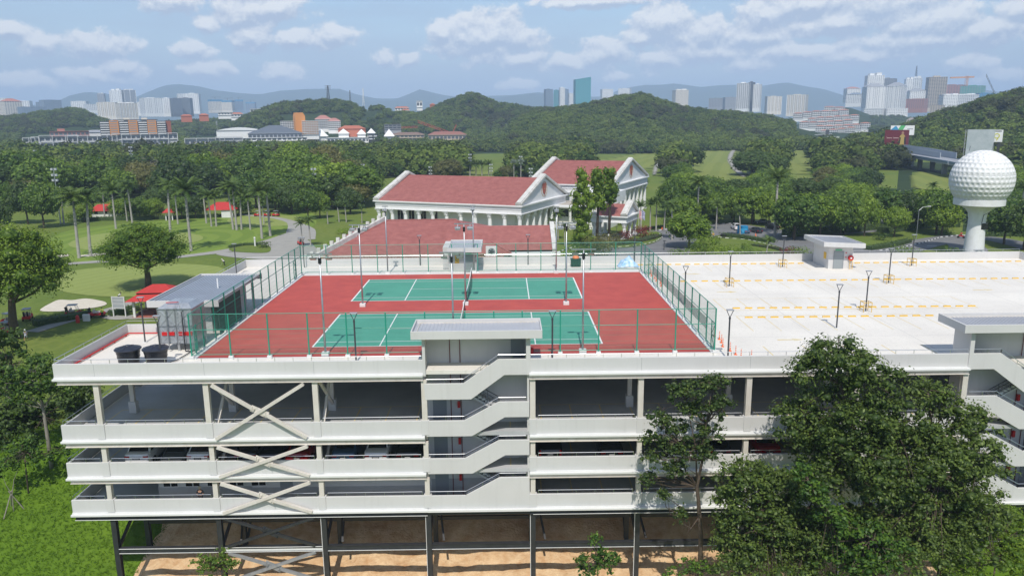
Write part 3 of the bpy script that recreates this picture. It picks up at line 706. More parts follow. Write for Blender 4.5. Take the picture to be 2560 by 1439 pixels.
# railings
def rail(pts, h=.3, every=1.35, r=.028, material=STEEL, name='railing', parent=None, off=.03, bend=True):
    m = MB(); top = [(p[0], p[1], p[2]+h) for p in pts]
    if bend: top = [pts[0]]+top+[pts[-1]]
    m.tube(top, r*.8, 6)
    for p, q in zip(pts[:-1], pts[1:]):
        L = math.dist(p, q); n = max(1, round(L/every))
        for i in range(n+1):
            t = i/n; x, y, z = (p[j]+(q[j]-p[j])*t for j in range(3)); m.box(x-.014, x+.014, y-.014, y+.014, z, z+h)
    return m.build(name, material, parent or cp)
yr = YF+.07
for a, b in spans(XL+.1, XR, [S1, S2]): rail([(a+.05, yr, PT[0]), (b-.1, yr, PT[0])])
for k in (1, 2, 3):
    xs_ = [XL]+[c for c in CX]+[XR]
    for a, b in zip(xs_[:-1], xs_[1:]):
        if abs(a-CX[3]) < .2 or abs(a-CX[8]) < .2: continue
        rail([(a+.42, yr, PT[k]), (b-.42, yr, PT[k])])
for k in range(4):
    rail([(XL+.07, YF+.2, FL[k]+.9), (XL+.07, 4.6 if k == 0 else 30, FL[k]+.9)], bend=False)
rail([(XL+.1, 4.77, .9), (-14.0, 4.77, .9)]); rail([(XL+.1, 26.07, .9), (XL+.07, YB, .9)]); rail([(XL+.2, YB+.07, .95), (8.2, YB+.07, .95)], every=2.2)
rail([(13.2, YB+.07, .95), (54.6, YB+.07, .95)], every=2.2); rail([(58.4, YB+.07, .95), (XR, YB+.07, .95)], every=2.2)
# room behind the lowest corridor: wall with dado and high windows
yw = -4.75
room = MB().box(-11.5, S1[0]-.1, yw, yw+.2, -9.98, FL[2]-.3).build('room_wall', WHITE, cp)
MB().box(-11.5, S1[0]-.1, yw-.012, yw+.2, FL[3], -9.982).build('dado_wall', DADO, cp)
MB().box(-11.5, -4.2, yw-.014, yw-.002, -9.98, -9.85).build('wall_band', DADO, cp)
MB().box(-11.56, -11.5, yw, 6, FL[3], FL[2]-.3).build('room_wall', DADO, cp)
x = -11.1
while x < -2.5:
    f = MB(); f.box(x-.05, x+1.14, yw-.05, yw-.002, -9.83, -8.55); fr = f.build('window', WHITE2, cp)
    g = MB(); g.box(x, x+.52, yw-.062, yw-.052, -9.77, -8.6); g.box(x+.60, x+1.09, yw-.062, yw-.052, -9.77, -8.6); g.build('pane', GLASSD, fr)
    x += 1.72
MB().box(-2.0, -1.0, yw-.04, yw-.016, FL[3], -8.7).build('door', GREYDOOR, cp)

# ============================================================ STAIR TOWERS
def stair_tower(x0, x1, mirror=False, right_wall=True):
    st = tag(empty('stair_tower'), None); st.parent = cp
    def X(u): return x0+u if not mirror else x1-u          # u measured from the side of the doors
    W_ = x1-x0; ybk = -4.5
    def bx(name, u0, u1, y0, y1, z0, z1, m_, bev=0): return MB().box(X(u0), X(u1), y0, y1, z0, z1).build(name, m_, st, bevel=bev)
    bx('back_wall', 0, W_, ybk, ybk+.15, -11.0, 2.75, WHITE)
    bx('side_wall', 0.0, .14, YF+.16, ybk-.002, -.3, 2.6, WHITE); bx('side_wall', W_-.15, W_, YF+.16, ybk-.002, -11, 2.6, WHITE)
    bx('fin', -.02, .20, YF-.08, YF+.158, -.35, 2.58, WHITE, .01); bx('fin', W_-.22, W_+.1, YF-.08, YF+.158, -.35, 2.58, WHITE, .01)
    # roof: fascia box with sheet metal tray
    ra, rb = (-.75, W_+.95); y0, y1 = -7.2, -3.6
    bx('ceiling', ra+.1, rb-.1, y0+.1, y1-.1, 2.585, 2.62, WHITE)
    m = MB(); t = .1
    xa, xb = sorted((X(ra), X(rb)))
    m.box(xa, xb, y0, y0+t, 2.58, 3.2); m.box(xa, xb, y1-t, y1, 2.58, 3.2); m.box(xa, xa+t, y0+t, y1-t, 2.58, 3.2); m.box(xb-t, xb, y0+t, y1-t, 2.58, 3.2)
    m.build('fascia', WHITE, st, bevel=.012)
    m = MB(); n = int((xb-xa-.5)/.28)
    m.box(xa+t, xb-t, y0+t, y1-t, 2.9, 2.93)
    for i in range(n): u = xa+.3+i*.28; m.box(u, u+.07, y0+.25, y1-.35, 2.931, 2.975)
    m.build('roof_sheet', GREYROOFC, st)
    m = MB(); m.box(xa+.35, xb-.35, y1-.34, y1-.28, 2.932, 3.02); m.box(xa+.35, xa+.40, y0+.5, y1-.4, 2.98, 3.0); m.build('roof_gutter', BEAM, st)
    # front parapets of the flights
    zs = [(-.95, PT[0], 0)]+[(PT[k], m_, k) for k, m_ in zip((1, 2, 3), (-2.42, -5.46, -8.48))]
    for zl, zr, k in zs:
        lo = zl-1.25; hi = zr-1.22
        poly = [(.02 if k == 0 else .1, zl), (2.95, zl), (5.55, zr), (W_, zr), (W_, hi), (6.0, hi), (3.5, lo), (.1, lo)]
        if k == 3: poly = [(.1, zl), (2.95, zl), (5.55, zr), (W_, zr), (W_, PB[3]+.16), (.1, PB[3]+.16)]
        pp = [(X(u), z) for u, z in poly]
        m = MB(); m.prism(pp, YF-.07, YF+.09); m.build('flight_parapet', WHITE, st, bevel=.015)
        pr = [(X(.2), yr-.05, zl), (X(2.95), yr-.05, zl), (X(5.55), yr-.05, zr), (X(W_-.25), yr-.05, zr)]
        rail(pr, h=.32, every=1.3, r=.033, parent=st)
        rail([(X(3.0), yr+.1, zl-.12), (X(5.5), yr+.1, zr-.12)], h=.2, every=1.2, r=.02, parent=st)
    if True:
        m = MB(); m.box(X(0), X(W_), YF-.32, YF+.09, PB[3], PB[3]+.16-.002); m.build('slab_edge', WHITE2, st)
        m = MB(); m.box(X(0), X(W_), YF-.1, YF+.16, BB[3], PB[3]-.002); m.build('edge_beam', BLACKST, st)
    # landings and flights
    mids = [(-1.75, 0, None), (-3.35, -4.85, 1), (-6.40, -7.85, 2), (-9.43, -10.9, 3)]
    bx('landing', 5.6, W_, YF+.1, ybk, -.22, 0, FLOORG); bx('landing', .15, 2.9, YF+.1, ybk, -1.97, -1.75, FLOORG)
    for zm, zf, k in mids[1:]:
        bx('landing', 5.6, W_, YF+.1, ybk, zm-.2, zm, FLOORG); bx('landing', .15, 2.9, YF+.1, ybk, zf-.2, zf, FLOORG)
    def flight(z0, z1, ya, yb, rail_=True):
        """steps from u=2.9 at z0 to u=5.6 at z1"""
        m = MB(); n = 10
        for i in range(n):
            u0 = 2.9+2.7*i/n; u1 = u0+.27; z = z0+(z1-z0)*(i+(1 if z1 > z0 else 0))/n
            if z1 < z0: z = z0+(z1-z0)*i/n
            m.box(X(u0), X(u1), ya, yb, z-.17, z)
        w = .16
        a = (X(2.9), z0-.02); b = (X(5.6), z1-.02)
        m.prism([(a[0], a[1]-.2), (b[0], b[1]-.2), (b[0], b[1]-.38), (a[0], a[1]-.38)], ya, yb)
        m.build('stair_flight', WHITE, st)
        if rail_: 
            r_ = MB()
            for h in (.9, .6, .3): r_.tube([(X(2.7), ya-.03, z0+h), (X(2.9), ya-.03, z0+h), (X(5.6), ya-.03, z1+h), (X(6.0), ya-.03, z1+h)], .022 if h < .9 else .032, 5)
            for i in range(4): u = 2.9+.9*i; z = z0+(z1-z0)*i/3; r_.box(X(u)-.015, X(u)+.015, ya-.045, ya-.015, z, z+.9)
            r_.build('stair_rail', DGREY, st)
    flight(-1.75, 0, YF+.12, -5.6, False); flight(-1.75, -3.35, -5.5, ybk)
    for (zm, zf, k), nxt in zip(mids[1:], [(-4.85, -6.40), (-7.85, -9.43), None]):
        flight(zf, zm, YF+.12, -5.6, False)
        if nxt: flight(nxt[0], nxt[1], -5.5, ybk)
    # doors, cabinets, pipes
    for zf in (-4.85, -7.85, -10.9): bx('door', .45, 1.5, ybk-.06, ybk-.003, zf, zf+2.2, GREYDOOR)
    bx('door', 6.5, 7.55, ybk-.06, ybk-.003, 0, 2.2, GREYDOOR)
    for zf in (-4.85, -7.85, -10.9): bx('extinguisher', 2.35, 2.55, ybk-.2, ybk-.02, zf+1.25, zf+1.75, REDP)
    bx('dado_wall', .15, W_-.2, ybk-.025, ybk-.002, -10.9, -9.55, DADO)
    m = MB()
    for u in (1.85, 2.62): m.tube([(X(u), ybk-.08, -11), (X(u), ybk-.08, 2.5)], .03, 6)
    m.build('riser_pipe', mat('dark_red_pipe', (.16, .03, .03), .5), st)
    bx('wall_band', .2, 5.0, ybk-.02, ybk-.003, -.85, -.45, mat('unpainted_band', (.40, .36, .33), .9, scale=4, col2=(.5, .48, .46)))
    m = MB(); m.tube([(X(.25), YF+.2, -.6), (X(.35), ybk-.1, -.35), (X(4.8), ybk-.1, -.35)], .03, 6); m.build('handrail', STEEL, st)
    return st
stair_tower(*S1); stair_tower(*S2, mirror=True)
# hose reel on the right outer wall of the middle tower
hr = empty('hose_reel', (S1[1]+.16, -4.9, .95), label='red fire hose reel on the outer wall of the middle stair tower', cat='hose reel')
m = MB(); m.tube([(0, 0, 0), (.22, 0, 0)], .3, 16); m.build('reel', REDP, hr)
m = MB(); m.tube([(.03, 0, 0), (.26, 0, 0)], .16, 12); m.build('hose', BLKPL, hr)

# red pipe around the tank yard, black pipe
m = MB(); m.tube([(-17.1, -6.3, .16), (-17.1, 4.5, .16), (-13.3, 4.5, .16)], .06, 6)
for y in range(-6, 5, 2): m.box(-17.14, -17.06, y-.05, y+.05, .002, .1)
tag(m.build('fire_pipe', REDP), 'long red water pipe running along the foot of the tank yard parapet', 'pipe')
m = MB(); m.tube([(-9.4, -.6, .1), (-9.7, -3.4, .1), (-11.4, -6.2, .1)], .04, 6); tag(m.build('drain_hose', BLKPL), 'thin black pipe on the deck between water tanks and green fence', 'pipe')

# ============================================================ ROOF: COURTS
def flat(name, x0, x1, y0, y1, z, m_, parent=None, kind='structure'):
    m = MB(); m.quad((x0, y0, z), (x1, y0, z), (x1, y1, z), (x0, y1, z)); o = m.build(name, m_, parent, fixn=False)
    if kind and not parent: tag(o, kind=kind)
    return o
MB_ = MB(); MB_.box(-8.35, 31.95, -2.75, 30.35, .0005, .03)
court = tag(MB_.build('court_surface', CRED), kind='structure')
def tennis(y0, label):
    Lc, Wc = 23.77, 10.97
    flat('playing_area', 0, Lc, y0, y0+Wc, .036, CGRN)
    m = MB(); z = .042; w = .06
    def ln(xa, xb, ya, yb): m.quad((xa, ya, z), (xb, ya, z), (xb, yb, z), (xa, yb, z))
    ln(-.05, Lc+.05, y0-.06, y0+w-.02); ln(-.05, Lc+.05, y0+Wc-.04, y0+Wc+w)
    ln(-.06, .08, y0+.041, y0+Wc-.041); ln(Lc-.08, Lc+.06, y0+.041, y0+Wc-.041)
    z = .0435
    ln(.081, Lc-.081, y0+1.34, y0+1.42); ln(.081, Lc-.081, y0+Wc-1.42, y0+Wc-1.34)
    z = .045; ln(5.44, 5.53, y0+1.0+.0, y0+Wc-1.0) if False else None
    ln(5.44, 5.54, y0+.041, y0+Wc-.041); ln(Lc-5.54, Lc-5.44, y0+.041, y0+Wc-.041)
    z = .0465; ln(5.541, Lc-5.541, y0+Wc/2-.035, y0+Wc/2+.035)
    ln(.081, .3, y0+Wc/2-.03, y0+Wc/2+.03); ln(Lc-.3, Lc-.081, y0+Wc/2-.03, y0+Wc/2+.03)
    tag(m.build('court_lines', LINEW, fixn=False), kind='structure')
    n = empty('tennis_net', (Lc/2, y0+Wc/2, .03), label=label, cat='tennis net')
    m = MB(); hw = Wc/2+.91; N_ = 16
    def h(t): return .914+.156*(abs(t)**1.5)
    prev = None
    for i in range(N_+1):
        t = -1+2*i/N_; sag = .28*(1-t*t)
        cur = ((0, t*hw, h(t)), (sag, t*hw, .04))
        if prev: m.quad(prev[1], cur[1], cur[0], prev[0])
        prev = cur
    m.build('net_mesh', NETM, n, fixn=False)
    m = MB(); m.tube([(0, (-1+2*i/N_)*hw, h(-1+2*i/N_)) for i in range(N_+1)], .045, 5); m.build('net_tape', LINEW, n)
    for s in (-1, 1):
        m = MB(); m.tube([(0, s*hw, 0), (0, s*hw, 1.1)], .045, 8); m.build('net_post', DGREY, n)
tennis(0.0, 'tennis net across the nearer of the two green courts')
tennis(16.528, 'tennis net across the court farther from the front facade')

# fences
FX0, FX1, FY0, FY1 = -8.66, 32.2, -2.95, 30.7
def fence(p, q, posts, name_label, net=CHAIN, hh=3.62):
    e = empty('chain_link_fence', (0, 0, 0), label=name_label, cat='fence')
    p = Vector(p); q = Vector(q); d = (q-p); L = d.length; d.normalize()
    for s in posts:
        c = p+d*s
        m = MB(); m.box(c.x-.045, c.x+.045, c.y-.045, c.y+.045, .12, hh); m.build('post', FENCEG, e)
        m = MB(); m.box(c.x-.17, c.x+.17, c.y-.15, c.y+.15, .002, .28); m.build('footing', WHITE2, e, bevel=.01)
    for h in (.38, 2.38, hh):
        m = MB(); m.tube([(p.x, p.y, h), (q.x, q.y, h)], .03, 6); m.build('rail', FENCEG, e)
    m = MB(); m.quad((p.x, p.y, .35), (q.x, q.y, .35), (q.x, q.y, hh), (p.x, p.y, hh)); m.build('wire_mesh', net, e, fixn=False)
    m = MB()
    for h in (.75, 1.1, 1.6, 2.0): m.tube([(p.x, p.y, h), (q.x, q.y, h)], .006, 3)
    m.build('tension_wire', FENCEG, e)
    return e
nx_ = [0, 3.05, 6.06, 9.15, 12.15, 15.2, 18.25, 21.36, 23.6, 25.8, 28.76, 31.76, 34.76, 37.76, 40.86]
f1 = fence((FX0, FY0, 0), (FX1, FY0, 0), nx_, 'green chain link fence along the front of the courts, behind the stair tower roof', CHAIN_N)
fx_ = [0]+[3.05*i for i in range(1, 6)]+[18.1, 21.2, 23.5, 25.8, 28.8, 31.8, 34.8, 37.8, 40.86]
f2 = fence((FX0, FY1, 0), (FX1, FY1, 0), fx_, 'green chain link fence at the back of the courts, before the red roofs', CHAIN_N)
sy = [i*33.65/13 for i in range(14)]
f3 = fence((FX0, FY0+.02, 0), (FX0, FY1-.02, 0), [s for s in sy[1:-1]], 'green chain link fence beside the pump house and panel tank', CHAIN)
f4 = fence((FX1, FY0+.02, 0), (FX1, FY1-.02, 0), [s for s in sy[1:-1]], 'green chain link fence between the courts and the rooftop parking', CHAIN)
# kerb strips below fences
tag(MB().box(FX0-.2, -8.36, FY0, FY1, .0, .10).build('kerb_strip', WHITE2), kind='structure')
tag(MB().box(FX0, FX1, 30.36, 30.85, .0, .10).build('kerb_strip', WHITE2), kind='structure')
tag(MB().box(31.96, 32.35, FY0, FY1, .0, .10).build('kerb_strip', WHITE2), kind='structure')
# gates in the side fences
def gate(x, y0, y1, label, ang=0):
    e = empty('gate', (x, y0, .1), ang, label, 'gate')
    w = y1-y0; m = MB()
    for a, b in (((0,0,.1),(0,0,2.2)), ((0,w,.1),(0,w,2.2)), ((0,0,.1),(0,w,.1)), ((0,0,2.2),(0,w,2.2)), ((0,0,1.1),(0,w,1.1))): m.tube([a, b], .035, 5)
    m.build('gate_frame', FENCEG, e)
    for a, b in (((0,0,.1),(0,w,1.1)), ((0,0,2.2),(0,w,1.1))):
        m = MB(); m.tube([a, b], .025, 5); m.build('brace', FENCEG, e)
    m = MB(); m.quad((0,0,.1), (0,w,.1), (0,w,2.2), (0,0,2.2)); m.build('wire_mesh', CHAIN, e, fixn=False)
gate(FX1+.07, FY0+.25, FY0+1.35, 'green mesh gate at the front corner of the fence by the orange posts')
gate(FX1+.07, FY1-2.2, FY1-.9, 'open green mesh gate at the back corner beside the blue tarpaulin', R(-60))
gate(FX0-.07, FY0+1.0, FY0+2.1, 'green mesh gate in the fence beside the galvanised panel tank', R(14))
gate(FX0-.07, FY1-3.2, FY1-2.1, 'green mesh gate at the far end of the fence above the golf path')
# shade nets lying on the outer side of two fences
m = MB(); m.quad((FX1+.10, -.2, 1.15), (FX1+.10, 23.5, 1.15), (FX1+.10, 23.5, 2.1), (FX1+.10, -.2, 2.1))
tag(m.build('shade_net', SHADE, fixn=False), 'long band of green shade net tied outside the fence by the parking bays', 'net')

# ============================================================ FLOODLIGHT MASTS AND LAMP POSTS
def mast(x, y, h, both, label, n=2, side=1):
    e = empty('floodlight_mast', (x, y, 0.0), label=label, cat='floodlight mast', group='floodlight masts round the courts')
    m = MB(); m.box(-.28, .28, -.24, .24, .032, .36); m.build('footing', WHITE2, e, bevel=.02)
    m = MB(); m.tube([(0, 0, .36), (0, 0, 3.2), (0, 0, h)], [.085, .075, .05], 8); m.build('pole', GALV, e, smooth=True)
    m = MB(); m.box(-.95 if n > 1 else -.35, .95 if n > 1 else .35, -.05, .05, h-.06, h+.04); m.build('cross_arm', GALV, e)
    m = MB(); m.box(-.11, .11, -.13, .13, h-.75, h-.3); m.build('control_box', BLKPL, e, bevel=.02)
    def lamp(px, s):
        g = MB(); y0 = s*.12; y1 = s*.52
        g.add([(px-.27, y0, h-.28), (px+.27, y0, h-.28), (px+.27, y1, h-.38), (px-.27, y1, h-.38), (px-.23, y0, h-.38), (px+.23, y0, h-.38), (px+.23, y1, h-.56), (px-.23, y1, h-.56)],
              [(0,1,2,3),(4,5,6,7),(0,1,5,4),(1,2,6,5),(2,3,7,6),(3,0,4,7)])
        f = g.build('floodlight', GALV, e)
        g = MB(); g.quad((px-.21, y0, h-.385), (px+.21, y0, h-.385), (px+.21, y1, h-.567), (px-.21, y1, h-.567)); g.build('lens', LENS, f)
        g = MB(); g.bar((px, 0, h-.05), (px, s*.3, h-.35), .05); g.build('bracket', GALV, f)
    for s in ((1, -1) if both else (side,)):
        for px in ((-.6, .6) if n > 1 else (0,)): lamp(px, s)
LENS = mat('floodlight_lens', (.55, .52, .50), .25)
mast(1.64, -2.5, 8.15, False, 'galvanised floodlight mast by the front fence near the left court corner', 2)
mast(11.75, -2.45, 8.15, False, 'galvanised floodlight mast rising behind the middle stair tower roof', 2)
mast(21.9, -2.55, 8.3, False, 'galvanised floodlight mast by the front fence right of the stair tower', 2)
mast(1.62, 14.1, 8.2, True, 'floodlight mast between the two courts, leftmost of the middle three', 2)
mast(11.86, 14.2, 8.2, True, 'floodlight mast at the end of the nets between the two courts', 2)
mast(21.88, 13.9, 8.2, True, 'floodlight mast between the two courts, rightmost of the middle three', 2)
mast(1.65, 30.9, 8.2, False, 'floodlight mast at the back fence before the left end of the white hall', 1, -1)
mast(12.05, 30.9, 8.2, False, 'floodlight mast at the back fence just right of the small white kiosk', 1, -1)
mast(21.95, 30.2, 8.0, False, 'floodlight mast at the back fence before the hall pediment corner', 1, -1)

def lamp_proto():
    e = empty('lamp_post', (0, 0, 0))
    m = MB(); m.box(-.16, .16, -.16, .16, .0, .05); m.build('base_plate', WHITE2, e)
    m = MB(); m.tube([(0, 0, .05), (0, 0, 3.2)], .065, 8); m.tube([(0, 0, 3.2), (0, 0, 3.32)], .085, 8); m.build('pole', DGREY, e, smooth=False)
    m = MB()
    for s in (-1, 1): m.tube([(0, 0, 3.3), (s*.25, 0, 3.85)], .028, 5)
    m.tube([(-.27, 0, 3.86), (.27, 0, 3.86)], .02, 5); m.build('fork', DGREY, e)
    m = MB(); m.box(-.28, .28, -.17, .17, 3.87, 3.93); m.build('lamp_head', mat('lamp_head', (.30, .31, .33), .4), e, bevel=.02)
    return e
lp = lamp_proto(); first = True
LAMPS = [(32.8, -4.6, 'dark lamp post at the parapet right of the orange posts'), (33.55, 13.3, 'dark lamp post outside the right fence of the courts'),
    (44.75, 4.0, 'dark lamp post rising behind the top of the big tree'), (18.75, 35.9, 'dark lamp post by the back parapet before the right red roof'),
    (5.0, 36.2, 'dark lamp post by the back parapet before the left red roof'), (-10.4, -4.4, 'dark lamp post between the black tank and the green fence corner'),
    (-14.6, 2.1, 'dark lamp post in the tank yard behind the black tanks'), (19.4, -4.3, 'dark lamp post at the parapet just right of the stair tower'),
    (4.36, -4.2, 'dark lamp post at the parapet before the near court'), (32.3, 35.9, 'dark lamp post at the back beside the blue tarpaulin'),
    (-16.6, 31.0, 'dark lamp post by the far left roof parapet'), (-9.6, 35.6, 'dark lamp post by the far fence corner above the golf path'),
    (49.99, 9.88, 'dark lamp post in a yellow cage among the nearest wheel stops'), (40.37, 21.68, 'dark lamp post in a yellow cage nearest the court fence'),
    (58.25, 22.41, 'dark lamp post in a yellow cage in the middle row of bays'), (50.03, 32.5, 'dark lamp post in a yellow cage left of the white kiosk'),
    (65.95, 32.4, 'dark lamp post in a yellow cage right of the white kiosk'), (80.6, 22.5, 'dark lamp post in a yellow cage at the far right of the deck')]
cage = empty('post_guard', (0, 0, 0)); m = MB()
for sx in (-1, 1):
    for sy_ in (-1, 1): m.box(sx*.38-.022, sx*.38+.022, sy_*.38-.022, sy_*.38+.022, .0, .95)
for z in (.5, .95):
    for s in (-1, 1): m.box(-.38, .38, s*.38-.02, s*.38+.02, z-.05, z-.002); m.box(s*.38-.02, s*.38+.02, -.38, .38, z-.05, z-.002)
m.build('guard_rail', YEL, cage)
k_ = 0
for i, (x, y, lb) in enumerate(LAMPS):
    o = lp if i == 0 else copy_tree(lp); o.location = (x, y, 0); tag(o, lb, 'lamp post', 'lamp posts on the roof deck')
    if 'cage' in lb:
        c = cage if k_ == 0 else copy_tree(cage); k_ += 1; c.location = (x, y, 0)
        tag(c, 'yellow steel guard round the '+lb.replace('dark lamp post in a yellow cage ', 'lamp post ').strip(), 'guard rail', 'yellow guards round the lamp posts')
# ============================================================ ROOFTOP PARKING
ws = MB(); ws.add([(-.36,-.08,0),(.36,-.08,0),(.36,.08,0),(-.36,.08,0),(-.34,-.045,.11),(.34,-.045,.11),(.34,.045,.11),(-.34,.045,.11)], [(3,2,1,0),(4,5,6,7),(0,1,5,4),(1,2,6,5),(2,3,7,6),(3,0,4,7)])
ws_me = ws.mesh('wheel_stop', YEL)
def stops(x0, y0, x1, y1, n, label, grp_, skip=()):
    kk = 0
    for i in range(n):
        t = i/(n-1); x = x0+(x1-x0)*t; y = y0+(y1-y0)*t
        if any(a < x < b for a, b in skip): continue
        kk += 1
        o = link('wheel_stop', ws_me, None, (x, y+float(rng.normal(0, .015)), .0), (0, 0, float(rng.normal(0, .01)))); tag(o, label.replace('yellow', ordn(kk)+' yellow', 1)+', from the courts', 'wheel stop', grp_)
stops(32.9, 35.05, 80.6, 34.6, 41, 'yellow wheel stop along the back parapet', 'wheel stops along the back parapet', [(54.3, 58.6)])
stops(36.0, 24.6, 80.8, 24.1, 38, 'yellow wheel stop in the row through the three caged lamp posts', 'wheel stops of the middle row')
stops(38.2, 11.6, 61.0, 11.4, 20, 'yellow wheel stop in the farther of the two near rows', 'wheel stops of the second nearest row')
stops(38.3, 8.0, 55.0, 7.9, 15, 'yellow wheel stop in the row closest to the big tree top', 'wheel stops of the nearest row')
m = MB(); z = .004
def pl(xa, xb, ya, yb, zz=.004): m.quad((xa, ya, zz), (xb, ya, zz), (xb, yb, zz), (xa, yb, zz))
for i in range(20): x = 33.6+i*2.4; pl(x-.035, x+.035, 30.6, 35.2) if not 54.2 < x < 58.5 else None
for i in range(19): x = 37.0+i*2.4; pl(x-.035, x+.035, 20.4, 25.2)
for i in range(11): x = 37.0+i*2.43; pl(x-.04, x+.04, 10.9, 15.7)
pl(37.05, 61.3, 10.80, 10.895); pl(37.05, 61.3, 15.71, 15.78)
for i in range(8): x = 37.3+i*2.43; pl(x-.04, x+.04, 3.4, 8.6)
pl(37.35, 54.4, 8.65, 8.73)
for i in range(7): x = 36.6+i*3.2; pl(x-.05, x+.05, -4.6, -1.2)
tag(m.build('parking_lines', YELF, fixn=False), kind='structure')
for (x, y, a, s) in ((39.4, 19.0, 0, 1), (39.5, .6, 0, 1), (66.5, 18.6, 0, 1), (38.0, 29.0, 0, 1), (62, 1.5, math.pi, 1)):
    m = MB(); m.add([(-1.1,-.12,.005),(.2,-.12,.005),(.2,-.35,.005),(1.1,0,.005),(.2,.35,.005),(.2,.12,.005),(-1.1,.12,.005)], [(0,1,2,3,4,5,6)])
    o = m.build('lane_arrow', YELF, fixn=False); o.location = (x, y, 0); o.rotation_euler = (0, 0, a); tag(o, kind='structure')
# parking lines inside the storeys
for k in (1, 2, 3):
    m = MB(); z = FL[k]+.005
    for i in range(34):
        x = -15.6+i*2.44
        m.quad((x-.05, -5.9 if k > 1 else -5.6, z), (x+.05, -5.9 if k > 1 else -5.6, z), (x+.05, -1.0, z), (x-.05, -1.0, z)) if not (k == 3 and x < 18) else None
    if k == 1: m.quad((-15.6, -1.0, z+.001), (60, -1.0, z+.001), (60, -.9, z+.001), (-15.6, -.9, z+.001))
    o = m.build('parking_lines', YELF, fixn=False); tag(o, kind='structure')
# saw-cut joints in the deck
m = MB()
for i in range(6): x = 41.9+8.05*i; m.quad((x-.02, YF+.2, .003), (x+.02, YF+.2, .003), (x+.02, YB-.1, .003), (x-.02, YB-.1, .003))
for y in (1.5, 17.6, 28.0): m.quad((32.6, y-.02, .0025), (XR-.2, y-.02, .0025), (XR-.2, y+.02, .0025), (32.6, y+.02, .0025))
tag(m.build('deck_joints', mat('joint_grey', (.50, .49, .47), .9), fixn=False), kind='structure')
# orange flexible posts
dp = empty('flexible_post', (0, 0, 0)); MB().lathe([(.14, 0), (.14, .03), (.05, .05)], n=10).build('base', ORNG, dp)
MB().lathe([(.05, .05), (.045, .62), (.03, .72)], n=8).build('tube', ORNG, dp)
m = MB()
for z in (.32, .46, .60): m.lathe([(.054, z), (.053, z+.05)], n=8)
m.build('reflective_band', LINEW, dp)
PP = [(33.35, -1.2), (33.55, -.1), (33.65, .9), (33.6, -2.4), (33.75, -3.4), (33.9, -4.3), (34.6, -4.6), (33.5, 1.9), (33.0, 22.2), (33.2, 23.6), (33.0, 25.0), (33.1, 26.4), (33.0, 27.9), (33.1, 29.2)]
for i, (x, y) in enumerate(PP):
    o = dp if i == 0 else copy_tree(dp); o.location = (x, y, 0)
    near = y < 5
    tag(o, ordn([5,4,3,6,7,8,9,2][i] if near else 15-i)+(' orange flexible post from the back, front corner of the court fence' if near else ' orange flexible post from the back, at the far end of the fence'), 'bollard', 'orange posts at the front corner' if near else 'orange posts at the far fence end')

# ============================================================ PUMP HOUSE, TANKS
ph = empty('pump_house', (-10, 5, 0), label='grey metal roofed pump house between the tank yard and the court fence', cat='shed')
def P(name, m, mt, par, bev=0):
    o = m.build(name, mt, par, bevel=bev); o.matrix_parent_inverse = Matrix.Translation(-Vector(par.location)) if par.parent is None else Matrix(); return o
P('wall', MB().box(-13.7, -9.9, 4.9, 14.2, 0, 2.75), WHITE, ph)
P('side_wall', MB().box(-9.05, -8.98, 4.2, 9.9, 0, 2.85), mat('wall_painted_shade', (.030, .042, .038), .8), ph)  # wall on the shadow side, its shade put into the near-black colour
P('wall', MB().box(-9.9, -9.06, 9.9, 10.1, 0, 2.7), WHITE, ph)
P('column', MB().box(-9.3, -9.1, 14.0, 14.2, 0, 2.6), WHITE, ph)
m = MB(); a, b, c, d = -14.9, -8.75, 3.7, 15.8; m.box(a, b, c, c+.1, 2.62, 3.2); m.box(a, a+.1, c+.101, d, 2.62, 3.2); m.box(b-.1, b, c+.101, d, 2.95, 3.22); m.box(a, b, d+.001, d+.1, 2.62, 3.2); P('fascia', m, WHITE, ph, .01)
m = MB(); m.box(a+.1, b-.1, c+.1, d, 2.98, 3.02); i = 0
while a+.6+i*.30 < b-.25: u = a+.6+i*.30; m.box(u, u+.09, c+.15, d-.05, 3.021, 3.075); i += 1
P('roof_sheet', m, GREYROOF, ph)
P('roof_gutter', MB().box(a+.35, a+.40, c+.2, d-.1, 3.022, 3.06), DGREY, ph)
P('vent_pipe', MB().tube([(-10.9, 9.6, 3.02), (-10.9, 9.6, 3.95)], .07, 8), LINEW, ph)

pt = empty('panel_water_tank', (-10.75, .1, 0), label='square galvanised panel water tank with red band on steel legs', cat='water tank')
x0, x1, y0, y1 = -12.05, -9.35, -.55, 2.1
def Q(name, m, mt, bev=0, par=pt):
    o = m.build(name, mt, par, bevel=bev)
    if par is pt: o.matrix_parent_inverse = Matrix.Translation(-Vector(pt.location))
    return o
z0 = .62; H_ = 1.12
PANEL = mat('pressed_panel', (.60, .63, .66), .42, var=.3, scale=2.2, metal=.6)
for i in range(2):
    for j in range(3 if False else 2):
        a = x0+(x1-x0)*i/2; b = x0+(x1-x0)*(i+1)/2; c = z0+j*1.45; d = c+1.45
        m = MB(); ym = y0; cx, cz = (a+b)/2, (c+d)/2
        m.box(a+.02, b-.02, y0-.02, y0+.0, c+.02, d-.02)
        for s, t in ((a, c), (b, c), (b, d), (a, d)): m.bar((cx, y0-.05, cz), (s+(.1 if s == a else -.1), y0-.03, t+(.1 if t == c else -.1)), .09, .05, up=(0, 1, 0))
        Q('panel', m, PANEL)
m = MB(); m.box(x0, x1, y0+.001, y1, z0, z0+2.9); Q('tank_body', m, PANEL)
